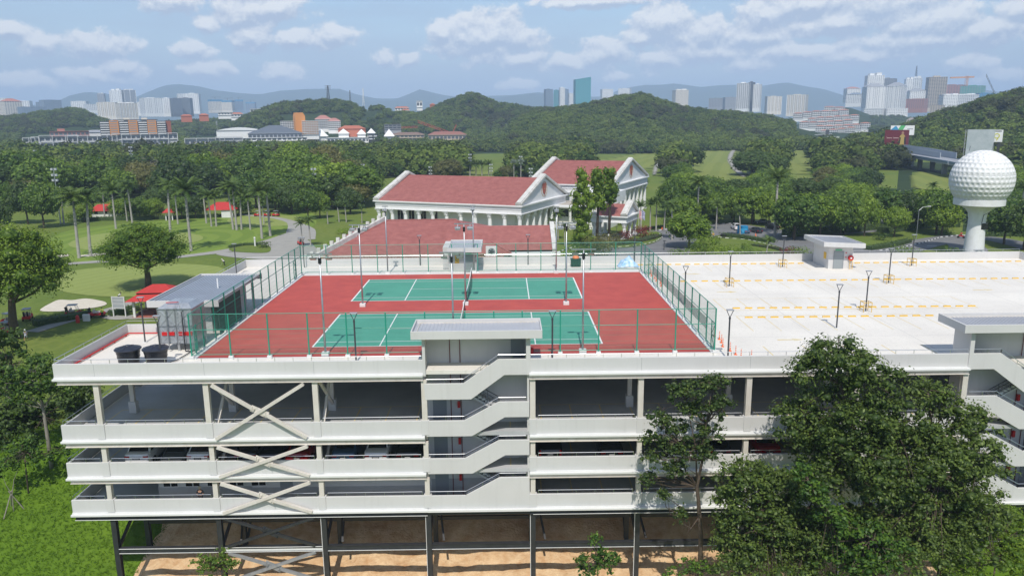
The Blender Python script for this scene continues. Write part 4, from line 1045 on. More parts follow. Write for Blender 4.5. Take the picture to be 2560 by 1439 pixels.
m = MB(); m.add([(x0-.05, y0-.1, z0+2.9), (x1+.05, y0-.1, z0+2.9), (x1+.05, y1+.1, z0+2.9), (x0-.05, y1+.1, z0+2.9), (x0+.5, y0+.5, z0+3.25), (x1-.4, y0+.5, z0+3.25), (x1-.4, y1-.4, z0+3.25), (x0+.5, y1-.4, z0+3.25)], [(0,1,5,4),(1,2,6,5),(2,3,7,6),(3,0,4,7),(4,5,6,7)]); Q('tank_cover', m, PANEL)
m = MB(); 
for x in (x0, (x0+x1)/2, x1): m.box(x-.03, x+.03, y0-.1, y0-.055, z0, z0+2.9)
for z in (z0, z0+1.45, z0+2.85): m.box(x0, x1, y0-.1, y0-.056, z, z+.06)
Q('flange', m, GALV)
m = MB(); m.box(x0+.18, x0+.62, y0-.115, y0-.075, 1.32, 1.62); m.box(x0+.78, x0+1.2, y0-.115, y0-.075, 1.32, 1.62); m.box(x0+1.52, x1-.08, y0-.115, y0-.075, 1.32, 1.62); Q('red_band', m, REDP)
m = MB()
for x in (x0+.15, (x0+x1)/2+.05, x1-.15):
    for y in (y0+.1, y1-.1): m.box(x-.1, x+.1, y-.1, y+.1, 0, z0-.1)
    m.box(x-.07, x+.07, y0-.05, y1+.05, z0-.1, z0-.002)
Q('stand', m, GALV)
m = MB(); 
for s in (0, .38): m.tube([(x0+1.55+s, y0-.3, .8), (x0+1.55+s, y0-.3, z0+3.2), (x0+1.55+s, y0+.3, z0+3.45)], .02, 5)
for i in range(9): m.tube([(x0+1.55, y0-.3, .9+.3*i), (x0+1.93, y0-.3, .9+.3*i)], .014, 4)
Q('ladder', m, GALV)
m = MB(); m.tube([(x0+.72, y0-.22, .2), (x0+.72, y0-.22, z0+2.9)], .06, 8); Q('pipe', m, GALV)
m = MB(); m.tube([(x0+2.05, y0-.35, .1), (x0+2.05, y0-.35, 3.3), (x0+2.05, y0+.2, 3.4)], .045, 6); m.tube([(x0+2.05, y0-.35, .1), (x0+2.4, y0-.4, .08), (x1+.3, y0+.1, .08)], .045, 6); Q('pipe', m, BLKPL)
m = MB(); m.tube([(x0+.6, y0+.3, 3.95), (x0+1.6, y0+.3, 3.98)], .04, 6); Q('pipe', m, REDP)

bt = empty('water_tank', (0, 0, 0))
prof = [(.66, 0), (.72, .12), (.74, .30), (.77, .31), (.77, .36), (.76, .38), (.79, .62), (.82, .63), (.82, .69), (.80, .70), (.84, .98), (.86, .99), (.86, 1.06), (.90, 1.22)]
MB().lathe(prof, n=36).build('tank_body', BLKPL, bt, smooth=False)
m = MB(); m.lathe([(.96, 1.20), (.98, 1.26), (.93, 1.30), (.30, 1.46), (.22, 1.50), (.20, 1.53), (.01, 1.54)], n=36)
for a in range(8): t = a*math.pi/4; m.bar((.25*math.cos(t), .25*math.sin(t), 1.475), (.92*math.cos(t), .92*math.sin(t), 1.31), .05, .03)
m.build('tank_lid', mat('tank_lid_plastic', (.024, .028, .042), .4), bt)
m = MB(); m.lathe([(.95, -.02), (.95, .0)], n=24); 
for i, (x, y, lb) in enumerate([(-13.05, -4.0, 'round black plastic water tank, the one nearer the left parapet'), (-10.95, -4.0, 'round black plastic water tank, the one nearer the green fence')]):
    o = bt if i == 0 else copy_tree(bt); o.location = (x, y, .0); tag(o, lb, 'water tank', 'black round water tanks')

# ============================================================ KIOSKS
def kiosk(x0, x1, y0, y1, h, roof, label, door, sign, reel=None, tilt=0.0):
    e = empty('stair_kiosk', (x0, y0, 0), label=label, cat='kiosk')
    inv = Matrix.Translation(-Vector(e.location))
    def K(name, m, mt, bev=0, par=None):
        o = m.build(name, mt, par or e, bevel=bev)
        if par is None: o.matrix_parent_inverse = inv
        return o
    K('wall', MB().box(x0, x1, y0, y1, 0, h), WHITE)
    ra, rb, rc_, rd, zt, zl = roof
    m = MB(); f = .55
    zL, zR = zt+tilt, zt
    m.add([(ra, rc_, zL-f), (rb, rc_, zR-f), (rb, rd, zR-f), (ra, rd, zL-f), (ra, rc_, zL), (rb, rc_, zR), (rb, rd, zR), (ra, rd, zL),
           (ra+.12, rc_+.12, zL), (rb-.12, rc_+.12, zR), (rb-.12, rd-.12, zR), (ra+.12, rd-.12, zL), (ra+.12, rc_+.12, zL-.15), (rb-.12, rc_+.12, zR-.15), (rb-.12, rd-.12, zR-.15), (ra+.12, rd-.12, zL-.15)],
          [(3,2,1,0),(0,1,5,4),(1,2,6,5),(2,3,7,6),(3,0,4,7),(4,5,9,8),(5,6,10,9),(6,7,11,10),(7,4,8,11),(8,9,13,12),(9,10,14,13),(10,11,15,14),(11,8,12,15)])
    K('fascia', m, WHITE)
    m = MB(); m.add([(ra+.12, rc_+.12, zL-.14), (rb-.12, rc_+.12, zR-.14), (rb-.12, rd-.12, zR-.14), (ra+.12, rd-.12, zL-.14)], [(0,1,2,3)])
    n = int((rb-ra-.4)/.25)
    for i in range(n): u = ra+.2+.25*i; zz = zL+(zR-zL)*(u-ra)/(rb-ra)-.10; m.box(u, u+.06, rc_+.15, rd-.15, zz-.035, zz)
    K('roof_sheet', m, GREYROOFC)
    dx0, dx1 = door
    K('door', MB().box(dx0, dx1, y0-.05, y0-.003, 0, 2.1), mat('kiosk_door', (.27, .30, .31), .4))
    K('door_frame', MB().box(dx0-.07, dx0-.003, y0-.07, y0-.002, 0, 2.17).box(dx1+.003, dx1+.07, y0-.07, y0-.002, 0, 2.17).box(dx0-.003, dx1+.003, y0-.07, y0-.002, 2.103, 2.17), GREYDOOR)
    K('exit_sign', MB().box(dx0+.1, dx1-.2, y0-.09, y0-.073, 2.25, 2.42), mat('exit_green', (.10, .45, .22), .4))
    sx0, sx1, sz0, sz1, sface = sign
    if sface == 'front':
        s = K('warning_sign', MB().box(sx0, sx1, y0-.05, y0-.003, sz0, sz1), YEL)
        m = MB(); w = sx1-sx0; hh = sz1-sz0
        m.bar((sx0+.05, y0-.056, sz0+hh*.48), (sx1-.05, y0-.056, sz0+.08), .004, .03, up=(0, 0, 1)); m.box(sx0+.03, sx1-.03, y0-.056, y0-.051, sz0+hh*.52, sz0+hh*.55)
        m.box(sx0+w*.35, sx0+w*.42, y0-.056, y0-.051, sz0+hh*.62, sz0+hh*.86); m.box(sx0+w*.55, sx0+w*.62, y0-.056, y0-.051, sz0+hh*.66, sz0+hh*.9); m.box(sx0+w*.28, sx0+w*.7, y0-.056, y0-.0505, sz0+hh*.72, sz0+hh*.76)
        K('sign_print', m, BLKPL)
    else:
        K('warning_sign', MB().box(x0-.04, x0-.002, sx0, sx1, sz0, sz1), YEL)
    if reel:
        rx, rz = reel; hr = K('hose_reel', MB().tube([(rx, y0-.25, rz), (rx, y0-.02, rz)], .32, 20), REDP)
        K('reel_hub', MB().tube([(rx, y0-.29, rz), (rx, y0-.24, rz)], .11, 14), LINEW)
        m = MB()
        for s in (0, .22): m.tube([(rx-.15+s*1.6, y0-.3, 0), (rx-.15+s*1.6, y0-.3, 1.15)], .03, 5)
        for z in (.1, .4, .7, 1.0): m.tube([(rx-.15, y0-.3, z), (rx+.2, y0-.3, z)], .02, 4)
        K('reel_guard', m, YEL)
    for z in (1.9, 1.35): K('alarm_box', MB().box(dx1+.28, dx1+.40, y0-.06, y0-.003, z, z+.12), REDP)
    return e
kiosk(55.1, 58.0, 31.2, 35.9, 2.7, (53.9, 58.9, 29.9, 36.3, 3.25, 0), 'white kiosk with red hose reel among the rooftop bays, before the trees', (55.75, 56.85), (31.9, 32.6, 1.1, 1.9, 'side'), (57.75, 1.35), .25)
kiosk(8.95, 12.35, 31.6, 36.5, 2.6, (8.95, 13.0, 30.6, 37.3, 3.15, 0), 'white kiosk with yellow warning sign behind the back court fence', (10.95, 11.95), (9.75, 10.25, 1.15, 2.05, 'front'), None, 0)
tag(MB().box(8.25, 8.92, 32.2, 37.2, 0, 3.0).build('kiosk_annex', WHITE), 'narrow white block joined to the kiosk with the yellow sign', 'wall')
MB().box(11.98, 12.36, 31.0, 31.3, .9, 1.8)
# bin, tarpaulin heap
b = empty('rubbish_bin', (24.7, 34.6, 0), label='dark green wheeled bin heaped with an orange bag by the back wall', cat='bin')
m = MB(); m.box(-.62, .62, -.42, .42, .12, 1.0); m.box(-.68, .68, -.48, .48, .95, 1.02); m.build('bin_body', mat('bin_green', (.01, .05, .035), .5), b, bevel=.03)
m = MB()
for sx in (-.45, .45):
    for sy_ in (-.3, .3): m.tube([(sx-.04, sy_, .08), (sx+.04, sy_, .08)], .08, 8)
m.build('wheel', RUBBER, b)
m = MB(); m.lathe([(.40, 1.0), (.46, 1.1), (.38, 1.28), (.2, 1.4), (.05, 1.42)], n=9); m.build('rubbish_bag', mat('orange_bag', (.75, .22, .08), .5), b, smooth=True)
h = empty('covered_heap', (31.2, 34.3, 0), label='blue and white tarpaulin thrown over a heap beside the open gate', cat='tarpaulin')
m = MB(); n = 16
V_ = [(x, y) for y in np.linspace(-1, 1, n) for x in np.linspace(-1, 1, n)]
m.v = [(1.25*x+.08*math.sin(9*y), .9*y, max(.06+.03*math.sin(7*x+3*y), 1.35*(1-abs(x)**2.2)*(1-abs(y)**2.6)*(.8+.2*math.sin(5*x+1)*math.cos(4*y))+.07*math.sin(13*x+6*y))) for x, y in V_]
m.f = [(j*n+i, j*n+i+1, (j+1)*n+i+1, (j+1)*n+i) for j in range(n-1) for i in range(n-1)]; m.mi = [0]*len(m.f)
TARP = mat('tarpaulin', (.72, .80, .88), .4, scale=2.2, col2=(.16, .42, .72), coords='obj'); m.build('tarpaulin', TARP, h, smooth=True)
m = MB(); m.box(-.8, .6, -.5, .4, .0, .35); m.build('crate', mat('teal_crate', (.03, .16, .22), .5), h)
MB().box(-.2, .6, -1.1, -.9, .0, .12).build('plank', BEAM, h)

# ============================================================ CARS
LAMPRED = mat('tail_light', (.45, .01, .01), .15); LAMPCLR = mat('head_light', (.75, .77, .8), .12); PLATE = mat('number_plate', (.012, .012, .012), .4); CHROME = mat('chrome_strip', (.7, .7, .72), .15, metal=1)
def carpaint(name, c): 
    m = mat(name, c, .28); m.node_tree.nodes['Principled BSDF'].inputs['Coat Weight'].default_value = .7; return m
CARM = {}
def car(kind, colour, cname):
    """rear at y=0, nose towards +y; centred on x"""
    key = kind+cname
    e = empty('parked_car', (0, 0, 0))
    if colour not in CARM: CARM[colour] = carpaint('car_paint_'+cname, colour)
    paint = CARM[colour]
    if kind == 'suv': L, Wd, zb, zr = 4.6, 1.88, 1.12, 1.72; roof = (.45, .85, 2.9, 3.7)
    elif kind == 'pickup': L, Wd, zb, zr = 5.2, 1.86, 1.05, 1.78; roof = (1.5, 1.75, 3.2, 3.9)
    elif kind == 'hatch': L, Wd, zb, zr = 4.3, 1.80, 1.08, 1.62; roof = (.35, .85, 2.6, 3.35)
    else: L, Wd, zb, zr = 4.65, 1.80, .98, 1.45; roof = (.85, 1.55, 2.9, 3.65)
    # body shell from stations (y, half width, z low, z shoulder)
    hw = Wd/2
    st = [(0, hw*.80, .42, zb-.14), (.06, hw*.93, .30, zb-.04), (.35, hw*.99, .24, zb), (1.2, hw, .22, zb), (L*.55, hw, .22, zb-.02), (L*.74, hw*.99, .22, zb-.10), (L-.55, hw*.95, .24, zb-.22), (L-.12, hw*.84, .30, zb-.34), (L, hw*.68, .42, zb-.46)]
    m = MB(); rows = []
    for y, w, zl, zs in st:
        zm = (zl+zs)/2
        rows.append([(-w*.86, y, zl), (-w, y, zl+.12), (-w*1.0, y, zm+.06), (-w*.965, y, zs-.06), (-w*.86, y, zs), (w*.86, y, zs), (w*.965, y, zs-.06), (w*1.0, y, zm+.06), (w, y, zl+.12), (w*.86, y, zl)])
    k = 10; vs = [p for r_ in rows for p in r_]; fs = [(i*k+j, i*k+(j+1) % k, (i+1)*k+(j+1) % k, (i+1)*k+j) for i in range(len(rows)-1) for j in range(k)]
    fs += [tuple(range(k)), tuple((len(rows)-1)*k+j for j in range(k))[::-1]]
    m.add(vs, fs); m.build('body', paint, e, smooth=False, bevel=.03)
    a, b_, c, d = roof; wr = hw*.72; wb = hw*.90
    top = [(-wr, b_, zr-.02), (wr, b_, zr-.02), (wr, c, zr), (-wr, c, zr)]; bot = [(-wb, a, zb-.04), (wb, a, zb-.04), (wb, d, zb-.10), (-wb, d, zb-.10)]
    m = MB(); m.add(bot+top, [(0,1,5,4),(1,2,6,5),(2,3,7,6),(3,0,4,7),(4,5,6,7)]); m.build('cabin', paint, e, bevel=.04)
    def pane(name, p, q, r_, s, ins=.10, off=.008):
        p, q, r_, s = map(Vector, (p, q, r_, s)); ce = (p+q+r_+s)/4; nn = (q-p).cross(s-p).normalized()
        if nn.dot(ce-Vector((0, L/2, .8))) < 0: nn = -nn
        pts = [v.lerp(ce, ins)+nn*off for v in (p, q, r_, s)]; mm = MB(); mm.quad(*pts); return mm.build(name, GLASSD, e, fixn=False)
    pane('rear_window', bot[0], bot[1], top[1], top[0], .14); pane('windscreen', bot[2], bot[3], top[3], top[2], .12)
    pane('side_window', bot[1], bot[2], top[2], top[1], .13); pane('side_window', bot[3], bot[0], top[0], top[3], .13)
    if kind == 'suv':
        m = MB()
        for s in (-1, 1): m.tube([(s*wr*.9, b_+.1, zr+.05), (s*wr*.9, c-.1, zr+.05)], .02, 5)
        m.build('roof_rail', DGREY, e)
    if kind == 'pickup':
        m = MB(); m.box(-hw*.8, hw*.8, .1, 1.4, zb+.001, zb+.03); m.tube([(-hw*.85, 1.3, zb), (-hw*.75, 1.2, zb+.5), (hw*.75, 1.2, zb+.5), (hw*.85, 1.3, zb)], .035, 6); m.build('bed_cover', BLKPL, e)
    for s in (-1, 1):
        m = MB(); zt = zb-.16
        if kind == 'pickup': m.box(s*hw*.80-.07, s*hw*.80+.07, -.02, .10, zb-.42, zb-.05)
        else: m.box(s*hw*.52, s*hw*.90, -.012, .12, zt-.16, zt)
        m.build('tail_light', LAMPRED, e, bevel=.01)
        m = MB(); m.box(s*hw*.42, s*hw*.78, L-.16, L-.01, zb-.52, zb-.38); m.build('headlight', LAMPCLR, e, bevel=.02)
        m = MB(); m.box(s*hw*.98, s*(hw+.16), L*.60, L*.60+.12, zb-.02, zb+.14); m.build('mirror', paint, e, bevel=.02)
        for y in (.82, L-.88):
            w = MB(); w.tube([(s*(hw-.22), y, .33), (s*(hw+.01), y, .33)], .33, 18); t = w.build('tyre', RUBBER, e)
            w = MB(); w.tube([(s*(hw+.005), y, .33), (s*(hw+.018), y, .33)], .20, 10); w.build('rim', GALV, t)
    MB().box(-.26, .26, -.03, .0, zb-.42, zb-.30).build('number_plate', PLATE, e)
    MB().box(-.20, .20, -.034, -.031, zb-.38, zb-.34).build('plate_digits', LINEW, e)
    MB().box(-hw*.8, hw*.8, -.05, .06, .33, .47).build('bumper', paint if kind != 'pickup' else CHROME, e, bevel=.03)
    MB().box(-.35, .35, -.018, .02, zb-.27, zb-.245).build('trim_strip', CHROME, e)
    MB().box(-.35, .35, L-.06, L+.012, .42, .56).build('grille', BLKPL, e)
    return e
def park(px, kind, colour, cname, label, yr=-5.65, rot=0, k=2):
    z = FL[k]; x = atY(px, 1125 if k == 2 else 1225, yr)[0]
    e = car(kind, colour, cname); e.location = (x, yr, z); e.rotation_euler = (0, 0, rot)
    if rot: 
        L = 4.6; e.location = (x, yr+L, z); 
    e.scale = (1.05, 1.05, 1.07); tag(e, label, 'car'); return e
cW = (.78, .78, .77); cK = (.010, .011, .013); cS = (.10, .105, .11); cR = (.30, .008, .012); cB = (.055, .12, .20); cN = (.02, .022, .03)
park(338, 'suv', cW, 'white', 'white estate style car in the leftmost occupied bay, big dark rear window')
park(425, 'sedan', cS, 'grey', 'dark grey car parked nose out between two white cars', rot=math.pi)
park(492, 'hatch', cW, 'white', 'white hatchback beside the column left of the cross bracing')
park(612, 'hatch', cN, 'navy', 'dark car with red tail lights behind the left arm of the cross bracing')
park(672, 'sedan', cK, 'black', 'black car hidden behind the crossing of the braces')
park(740, 'sedan', cR, 'red', 'dark red saloon behind the right arm of the cross bracing')
park(856, 'sedan', cB, 'blue', 'metallic blue saloon right of the cross bracing')
park(938, 'sedan', cW, 'white', 'white saloon between the blue and the black saloon')
park(1018, 'sedan', cK, 'black', 'black saloon beside the column at the middle stair tower')
park(1376, 'pickup', cK, 'black', 'black pickup truck with red tail lamps right of the stair tower')
park(1530, 'sedan', cK, 'black', 'black saloon two bays right of the pickup truck')
park(1700, 'sedan', cN, 'navy', 'dark saloon behind the slender tree')
park(1800, 'sedan', cK, 'black', 'black saloon right of the slender tree trunk')
park(1925, 'sedan', cR, 'red', 'dark red saloon half hidden by the big tree')

# ============================================================ PEOPLE
def person(loc, rz, label, shirt, trousers, skin=SKIN, hat=None, pose='stand', h=1.7, name='person', holds=None):
    e = empty(name, loc, rz, label, 'person'); s = h/1.7
    P_ = {'pelvis': (0, 0, .90), 'belly': (0, 0, 1.08), 'chest': (0, .0, 1.28), 'neck': (0, 0, 1.44), 'head': (0, .01, 1.56), 'top': (0, .01, 1.66)}
    for k_, sg in (('L', -1), ('R', 1)):
        P_['hip'+k_] = (sg*.09, 0, .86); P_['knee'+k_] = (sg*.11, -.02, .48); P_['ank'+k_] = (sg*.12, 0, .07); P_['toe'+k_] = (sg*.13, -.16, .03)
        P_['sh'+k_] = (sg*.18, 0, 1.36); P_['elb'+k_] = (sg*.25, .03, 1.10); P_['wr'+k_] = (sg*.24, -.08, .88); P_['hand'+k_] = (sg*.23, -.10, .80)
    if pose == 'putt':
        for k_ in ('chest',): P_[k_] = (0, -.22, 1.20)
        P_['belly'] = (0, -.08, 1.04); P_['neck'] = (0, -.32, 1.30); P_['head'] = (0, -.42, 1.36); P_['top'] = (0, -.47, 1.44)
        for k_, sg in (('L', -1), ('R', 1)):
            P_['sh'+k_] = (sg*.17, -.27, 1.22); P_['elb'+k_] = (sg*.18, -.36, .98); P_['wr'+k_] = (sg*.05, -.44, .80); P_['hand'+k_] = (sg*.03, -.45, .73)
    if pose == 'walk':
        P_['kneeL'] = (-.11, -.18, .52); P_['ankL'] = (-.11, -.30, .10); P_['toeL'] = (-.11, -.45, .06); P_['kneeR'] = (.11, .06, .48); P_['ankR'] = (.11, .30, .12); P_['toeR'] = (.11, .22, .03)
        P_['wrL'] = (-.26, .16, .94); P_['handL'] = (-.26, .20, .87); P_['wrR'] = (.26, -.22, .98); P_['handR'] = (.26, -.29, .93)
    if pose == 'phone':
        for k_, sg in (('L', -1), ('R', 1)): P_['elb'+k_] = (sg*.27, -.02, 1.10); P_['wr'+k_] = (sg*.10, -.22, 1.08); P_['hand'+k_] = (sg*.05, -.27, 1.10)
    if pose == 'sit':
        for k_, sg in (('L', -1), ('R', 1)): P_['knee'+k_] = (sg*.12, -.42, .86); P_['ank'+k_] = (sg*.12, -.46, .45); P_['toe'+k_] = (sg*.12, -.60, .42); P_['wr'+k_] = (sg*.14, -.34, 1.08); P_['hand'+k_] = (sg*.12, -.42, 1.10)
    def skin_obj(nm, joints, edges, radii, mt, lvl=1):
        me = bpy.data.meshes.new(nm); me.from_pydata([tuple(c*s for c in P_[j]) for j in joints], [(joints.index(a), joints.index(b)) for a, b in edges], [])
        me.materials.append(mt); o = bpy.data.objects.new(nm, me); COL.objects.link(o); o.parent = e
        md = o.modifiers.new('skin', 'SKIN'); md.use_smooth_shade = True
        for i, j in enumerate(joints):
            r_ = radii[j]*s; me.skin_vertices[0].data[i].radius = (r_, r_*.85)
        me.skin_vertices[0].data[0].use_root = True
        sub = o.modifiers.new('subsurf', 'SUBSURF'); sub.levels = lvl; sub.render_levels = lvl; return o
    rad = dict(pelvis=.13, belly=.12, chest=.145, neck=.055, head=.095, top=.07)
    for k_ in 'LR': rad.update({'hip'+k_: .095, 'knee'+k_: .062, 'ank'+k_: .042, 'toe'+k_: .035, 'sh'+k_: .062, 'elb'+k_: .045, 'wr'+k_: .03, 'hand'+k_: .038})
    J = list(P_); Ed = [('pelvis','belly'),('belly','chest'),('chest','neck'),('neck','head'),('head','top')]
    for k_ in 'LR': Ed += [('pelvis','hip'+k_),('hip'+k_,'knee'+k_),('knee'+k_,'ank'+k_),('ank'+k_,'toe'+k_),('chest','sh'+k_),('sh'+k_,'elb'+k_),('elb'+k_,'wr'+k_),('wr'+k_,'hand'+k_)]
    skin_obj('body', J, Ed, rad, skin)
    r2 = {k_: v*1.16+.006 for k_, v in rad.items()}
    skin_obj('shirt', ['belly', 'pelvis', 'chest', 'neck', 'shL', 'shR', 'elbL', 'elbR'], [('pelvis','belly'),('belly','chest'),('chest','neck'),('chest','shL'),('chest','shR'),('shL','elbL'),('shR','elbR')], dict(r2, neck=.05, elbL=.058, elbR=.058), shirt)
    skin_obj('trousers', ['pelvis', 'hipL', 'hipR', 'kneeL', 'kneeR']+([] if hat == 'shorts' or pose == 'walk' else ['ankL', 'ankR']), [('pelvis','hipL'),('pelvis','hipR'),('hipL','kneeL'),('hipR','kneeR')]+([] if hat == 'shorts' or pose == 'walk' else [('kneeL','ankL'),('kneeR','ankR')]), dict(r2, pelvis=.145), trousers)
    hd = Vector(P_['head'])*s; hm = MB(); hm.lathe([(.112*s, .03*s), (.115*s, .07*s), (.09*s, .13*s), (.03*s, .16*s)], (hd.x, hd.y, hd.z-.0), 12)
    if isinstance(hat, bpy.types.Material): hm.box(hd.x-.08*s, hd.x+.08*s, hd.y-.2*s, hd.y-.09*s, hd.z+.035*s, hd.z+.05*s); hm.build('cap', hat, e)
    else: hm.build('hair', BLKPL, e)
    if holds:
        c = MB(); c.tube([(P_['handL'][0]*s, P_['handL'][1]*s, P_['handL'][2]*s), (.1*s, -.75*s, .03)], .015, 5); c.box(.05*s, .15*s, -.8*s, -.72*s, 0.0, .04); c.build('golf_club', STEEL, e)
    return e
SH_W = mat('white_shirt', (.75, .75, .75), .8); SH_B = mat('black_shirt', (.015, .016, .02), .8); TR_K = mat('dark_trousers', (.02, .02, .025), .8); SH_G = mat('grey_shirt', (.28, .30, .36), .8)
SH_Y = mat('hi_vis', (.45, .75, .05), .6); CAPW = mat('white_cap', (.8, .8, .8), .7); CAPT = mat('tan_cap', (.5, .42, .3), .7); SH_R = mat('red_shirt', (.5, .03, .03), .8); SH_BL = mat('blue_cap', (.08, .2, .55), .7); SH_Y2 = mat('yellow_shirt', (.75, .45, .05), .8)
xx = atY(500, 1225, -6.0)
person((xx[0], -6.0, FL[3]), 0, 'person in black shirt and pale cap standing at the lowest parapet', SH_B, TR_K, hat=CAPT, pose='phone')
def gp(px, py): p = at(px, py, GZ); return (p[0], p[1], GZ+.06)
person(gp(298, 752), R(100), 'golfer in white shirt bending over a putt above the bunker', SH_W, TR_K, pose='putt', holds=True)
person(gp(561, 664), R(-95), 'golfer in white shirt and black trousers putting by the roof corner', SH_W, TR_K, pose='putt', hat=CAPW, holds=True)
person(gp(66, 852), R(10), 'golfer in grey shirt, shorts and white cap walking on the slope', SH_G, mat('grey_shorts', (.4, .42, .48), .8), pose='walk', hat=CAPW)
person(gp(257, 795), R(20), 'person in lime yellow vest standing at the red golf cart', SH_Y, TR_K)
person(gp(42, 838), R(160), 'person in red shirt under the big tree at the edge of the view', SH_R, TR_K)
person(gp(1783, 597), R(0), 'person in yellow shirt walking on the driveway behind the shrubs', SH_Y2, TR_K)
# ============================================================ CLUBHOUSE
def V2(p): return np.array([p[0], p[1]])
def hall(pFL, pFR, pBR, ze, ridge_h, label, ncf, ncs, wall_in=3.0, dark=(), mat_roof=TILE, z0=GZ, cw=.62, ent=2.2, over=.9, gab_front=True, crest=True, name='clubhouse', cat='clubhouse', walls=True):
    """pFL..pFR: eave line towards the car park, pFR..pBR: gable end. ze eave height, ridge parallel to FL-FR."""
    A = V2(pFL); B = V2(pFR); Cc = V2(pBR); u = (B-A)/np.linalg.norm(B-A); v = np.array([-u[1], u[0]]); D_ = abs(np.dot(Cc-B, v)); L = np.linalg.norm(B-A)
    e = empty(name, (A[0], A[1], z0), math.atan2(u[1], u[0]), label, cat)
    he = ze-z0                                           # local eave height
    def K(nm, m, mt, bev=0): return m.build(nm, mt, e, bevel=bev)
    # entablature
    K('entablature', MB().box(0, L, 0, D_, he-ent, he-.35), STONEW)
    K('cornice', MB().box(-.5, L+.5, -.5, D_+.5, he-.35, he), STONEW); K('cornice', MB().box(-.2, L+.2, -.2, D_+.2, he-ent-.18, he-ent-.002), STONEW)
    K('moulding', MB().box(-.12, L+.12, -.12, D_+.12, he-ent*.55, he-ent*.55+.14), STONEW)
    if walls: K('wall', MB().box(wall_in, L-wall_in, wall_in, D_-.5, 0, he-ent-.19), STONEW)
    # columns with bases and leafy capitals
    def column(x, y):
        m = MB(); hh = he-ent-.19; r = cw
        m.box(x-r*1.35, x+r*1.35, y-r*1.35, y+r*1.35, 0, .35); m.lathe([(r*1.2, .351), (r*1.2, .6), (r, .75), (r*.98, hh*.4), (r*.84, hh-1.3), (r*.9, hh-1.25)], (x, y, 0), 12)
        c = m.build('column', STONEW, e)
        m = MB(); m.lathe([(r*.9, hh-1.24), (r*1.05, hh-1.0), (r*.98, hh-.85), (r*1.25, hh-.6), (r*1.1, hh-.5), (r*1.45, hh-.25)], (x, y, 0), 10); m.box(x-r*1.4, x+r*1.4, y-r*1.4, y+r*1.4, hh-.25, hh)
        for a in range(8): t = a*math.pi/4; m.bar((x+r*.95*math.cos(t), y+r*.95*math.sin(t), hh-1.1), (x+r*1.35*math.cos(t), y+r*1.35*math.sin(t), hh-.55), .16, .1)
        m.build('capital', STONEW, c)
    for i in range(ncf): column(cw+.15+(L-2*cw-.3)*i/(ncf-1), cw+.15)
    for j in range(1, ncs): column(L-cw-.15, cw+.15+(D_-2*cw-.3)*j/(ncs-1)); 
    for j in range(1, 3): column(cw+.15, cw+.15+(D_-2*cw-.3)*j/(ncs-1))
    for (a, b) in dark: 
        w = K('window', MB().box(a, b, wall_in-.06, wall_in-.003, .6, he-ent-.5), GLASSD)
        MB().box((a+b)/2-.05, (a+b)/2+.05, wall_in-.12, wall_in-.061, .6, he-ent-.5).build('glazing_bar', STONEW, w)
    # roof
    m = MB(); hr = he+ridge_h; t0 = 1.1
    for (ya, yb) in ((-.3, D_/2), (D_+.3, D_/2)):
        m.add([(t0, ya, he+.12), (L-t0, ya, he+.12), (L-t0, yb, hr), (t0, yb, hr), (t0, ya, he-.05), (L-t0, ya, he-.05), (L-t0, yb, hr-.2), (t0, yb, hr-.2)], [(0,1,2,3),(7,6,5,4),(0,4,5,1),(1,5,6,2),(3,2,6,7),(0,3,7,4)])
    # tile courses: real steps down the slope facing the car park
    nC = int(math.hypot(D_/2, ridge_h)/.42)
    rf = K('roof', m, mat_roof)
    m = MB()
    for i in range(nC):
        t = (i+.5)/nC; y = -.3+(D_/2+.3)*t; z = he+.12+(ridge_h-.12)*t
        m.bar((t0, y, z+.035), (L-t0, y, z+.035), .10, .05, up=(0, -ridge_h, D_/2))
    K('tile_courses', m, mat_roof)
    # pediments
    for xa, xb, full in ((0, t0, False), (L-t0, L, True)):
        m = MB(); m.prismx([(.4, he), (D_-.4, he), (D_/2, hr+.15)], xa+.25, xb-.25); K('pediment', m, STONEW)
        for s in (0, 1):
            y0_, y1_ = (-.5, D_/2) if s == 0 else (D_+.5, D_/2)
            m = MB(); w = 1.3
            up = Vector((0, -(hr+.4-he)*(1 if s == 0 else -1), D_/2)).normalized()
            m.bar(((xa+xb)/2, y0_, he+.30), ((xa+xb)/2, y1_, hr+.62), xb-xa+.7, .55, up=up)
            m.bar(((xa+xb)/2, y0_, he+.68), ((xa+xb)/2, y1_, hr+1.0), xb-xa+.2, .30, up=up)
            o = K('raking_cornice', m, MOULD if True else STONEW)
        if full and crest:
            cy = D_/2; cz = he+ridge_h*.50; s_ = ridge_h*.25
            m = MB(); sh = [(-.75, 1), (-.3, 1.08), (0, .95), (.3, 1.08), (.75, 1), (.8, .2), (.55, -.6), (0, -1.1), (-.55, -.6), (-.8, .2)]
            m.prismx([(cy+a*s_*1.05, cz+b*s_) for a, b in sh], xb-.25, xb-.10); c = m.build('crest', mat('crest_red', (.42, .09, .05), .5), e)
            m = MB()
            for a in range(16): t = a*math.pi/8; m.bar((xb-.18, cy+s_*1.35*math.cos(t), cz+s_*1.35*math.sin(t)-.1), (xb-.18, cy+s_*1.35*math.cos(t+.3), cz+s_*1.35*math.sin(t+.3)-.1), .1, .16)
            m.box(xb-.09, xb-.05, cy-s_*.3, cy+s_*.3, cz-.1, cz+.1); m.build('crest_wreath', mat('crest_cream', (.50, .36, .22), .6), c)
            m = MB(); m.prismx([(2.2, he+.35), (D_-2.2, he+.35), (D_/2, hr-.9)], xb-.25, xb-.22)
    return e
MOULD = mat('stained_cornice', (.70, .69, .66), .8, scale=.9, col2=(.46, .45, .41))

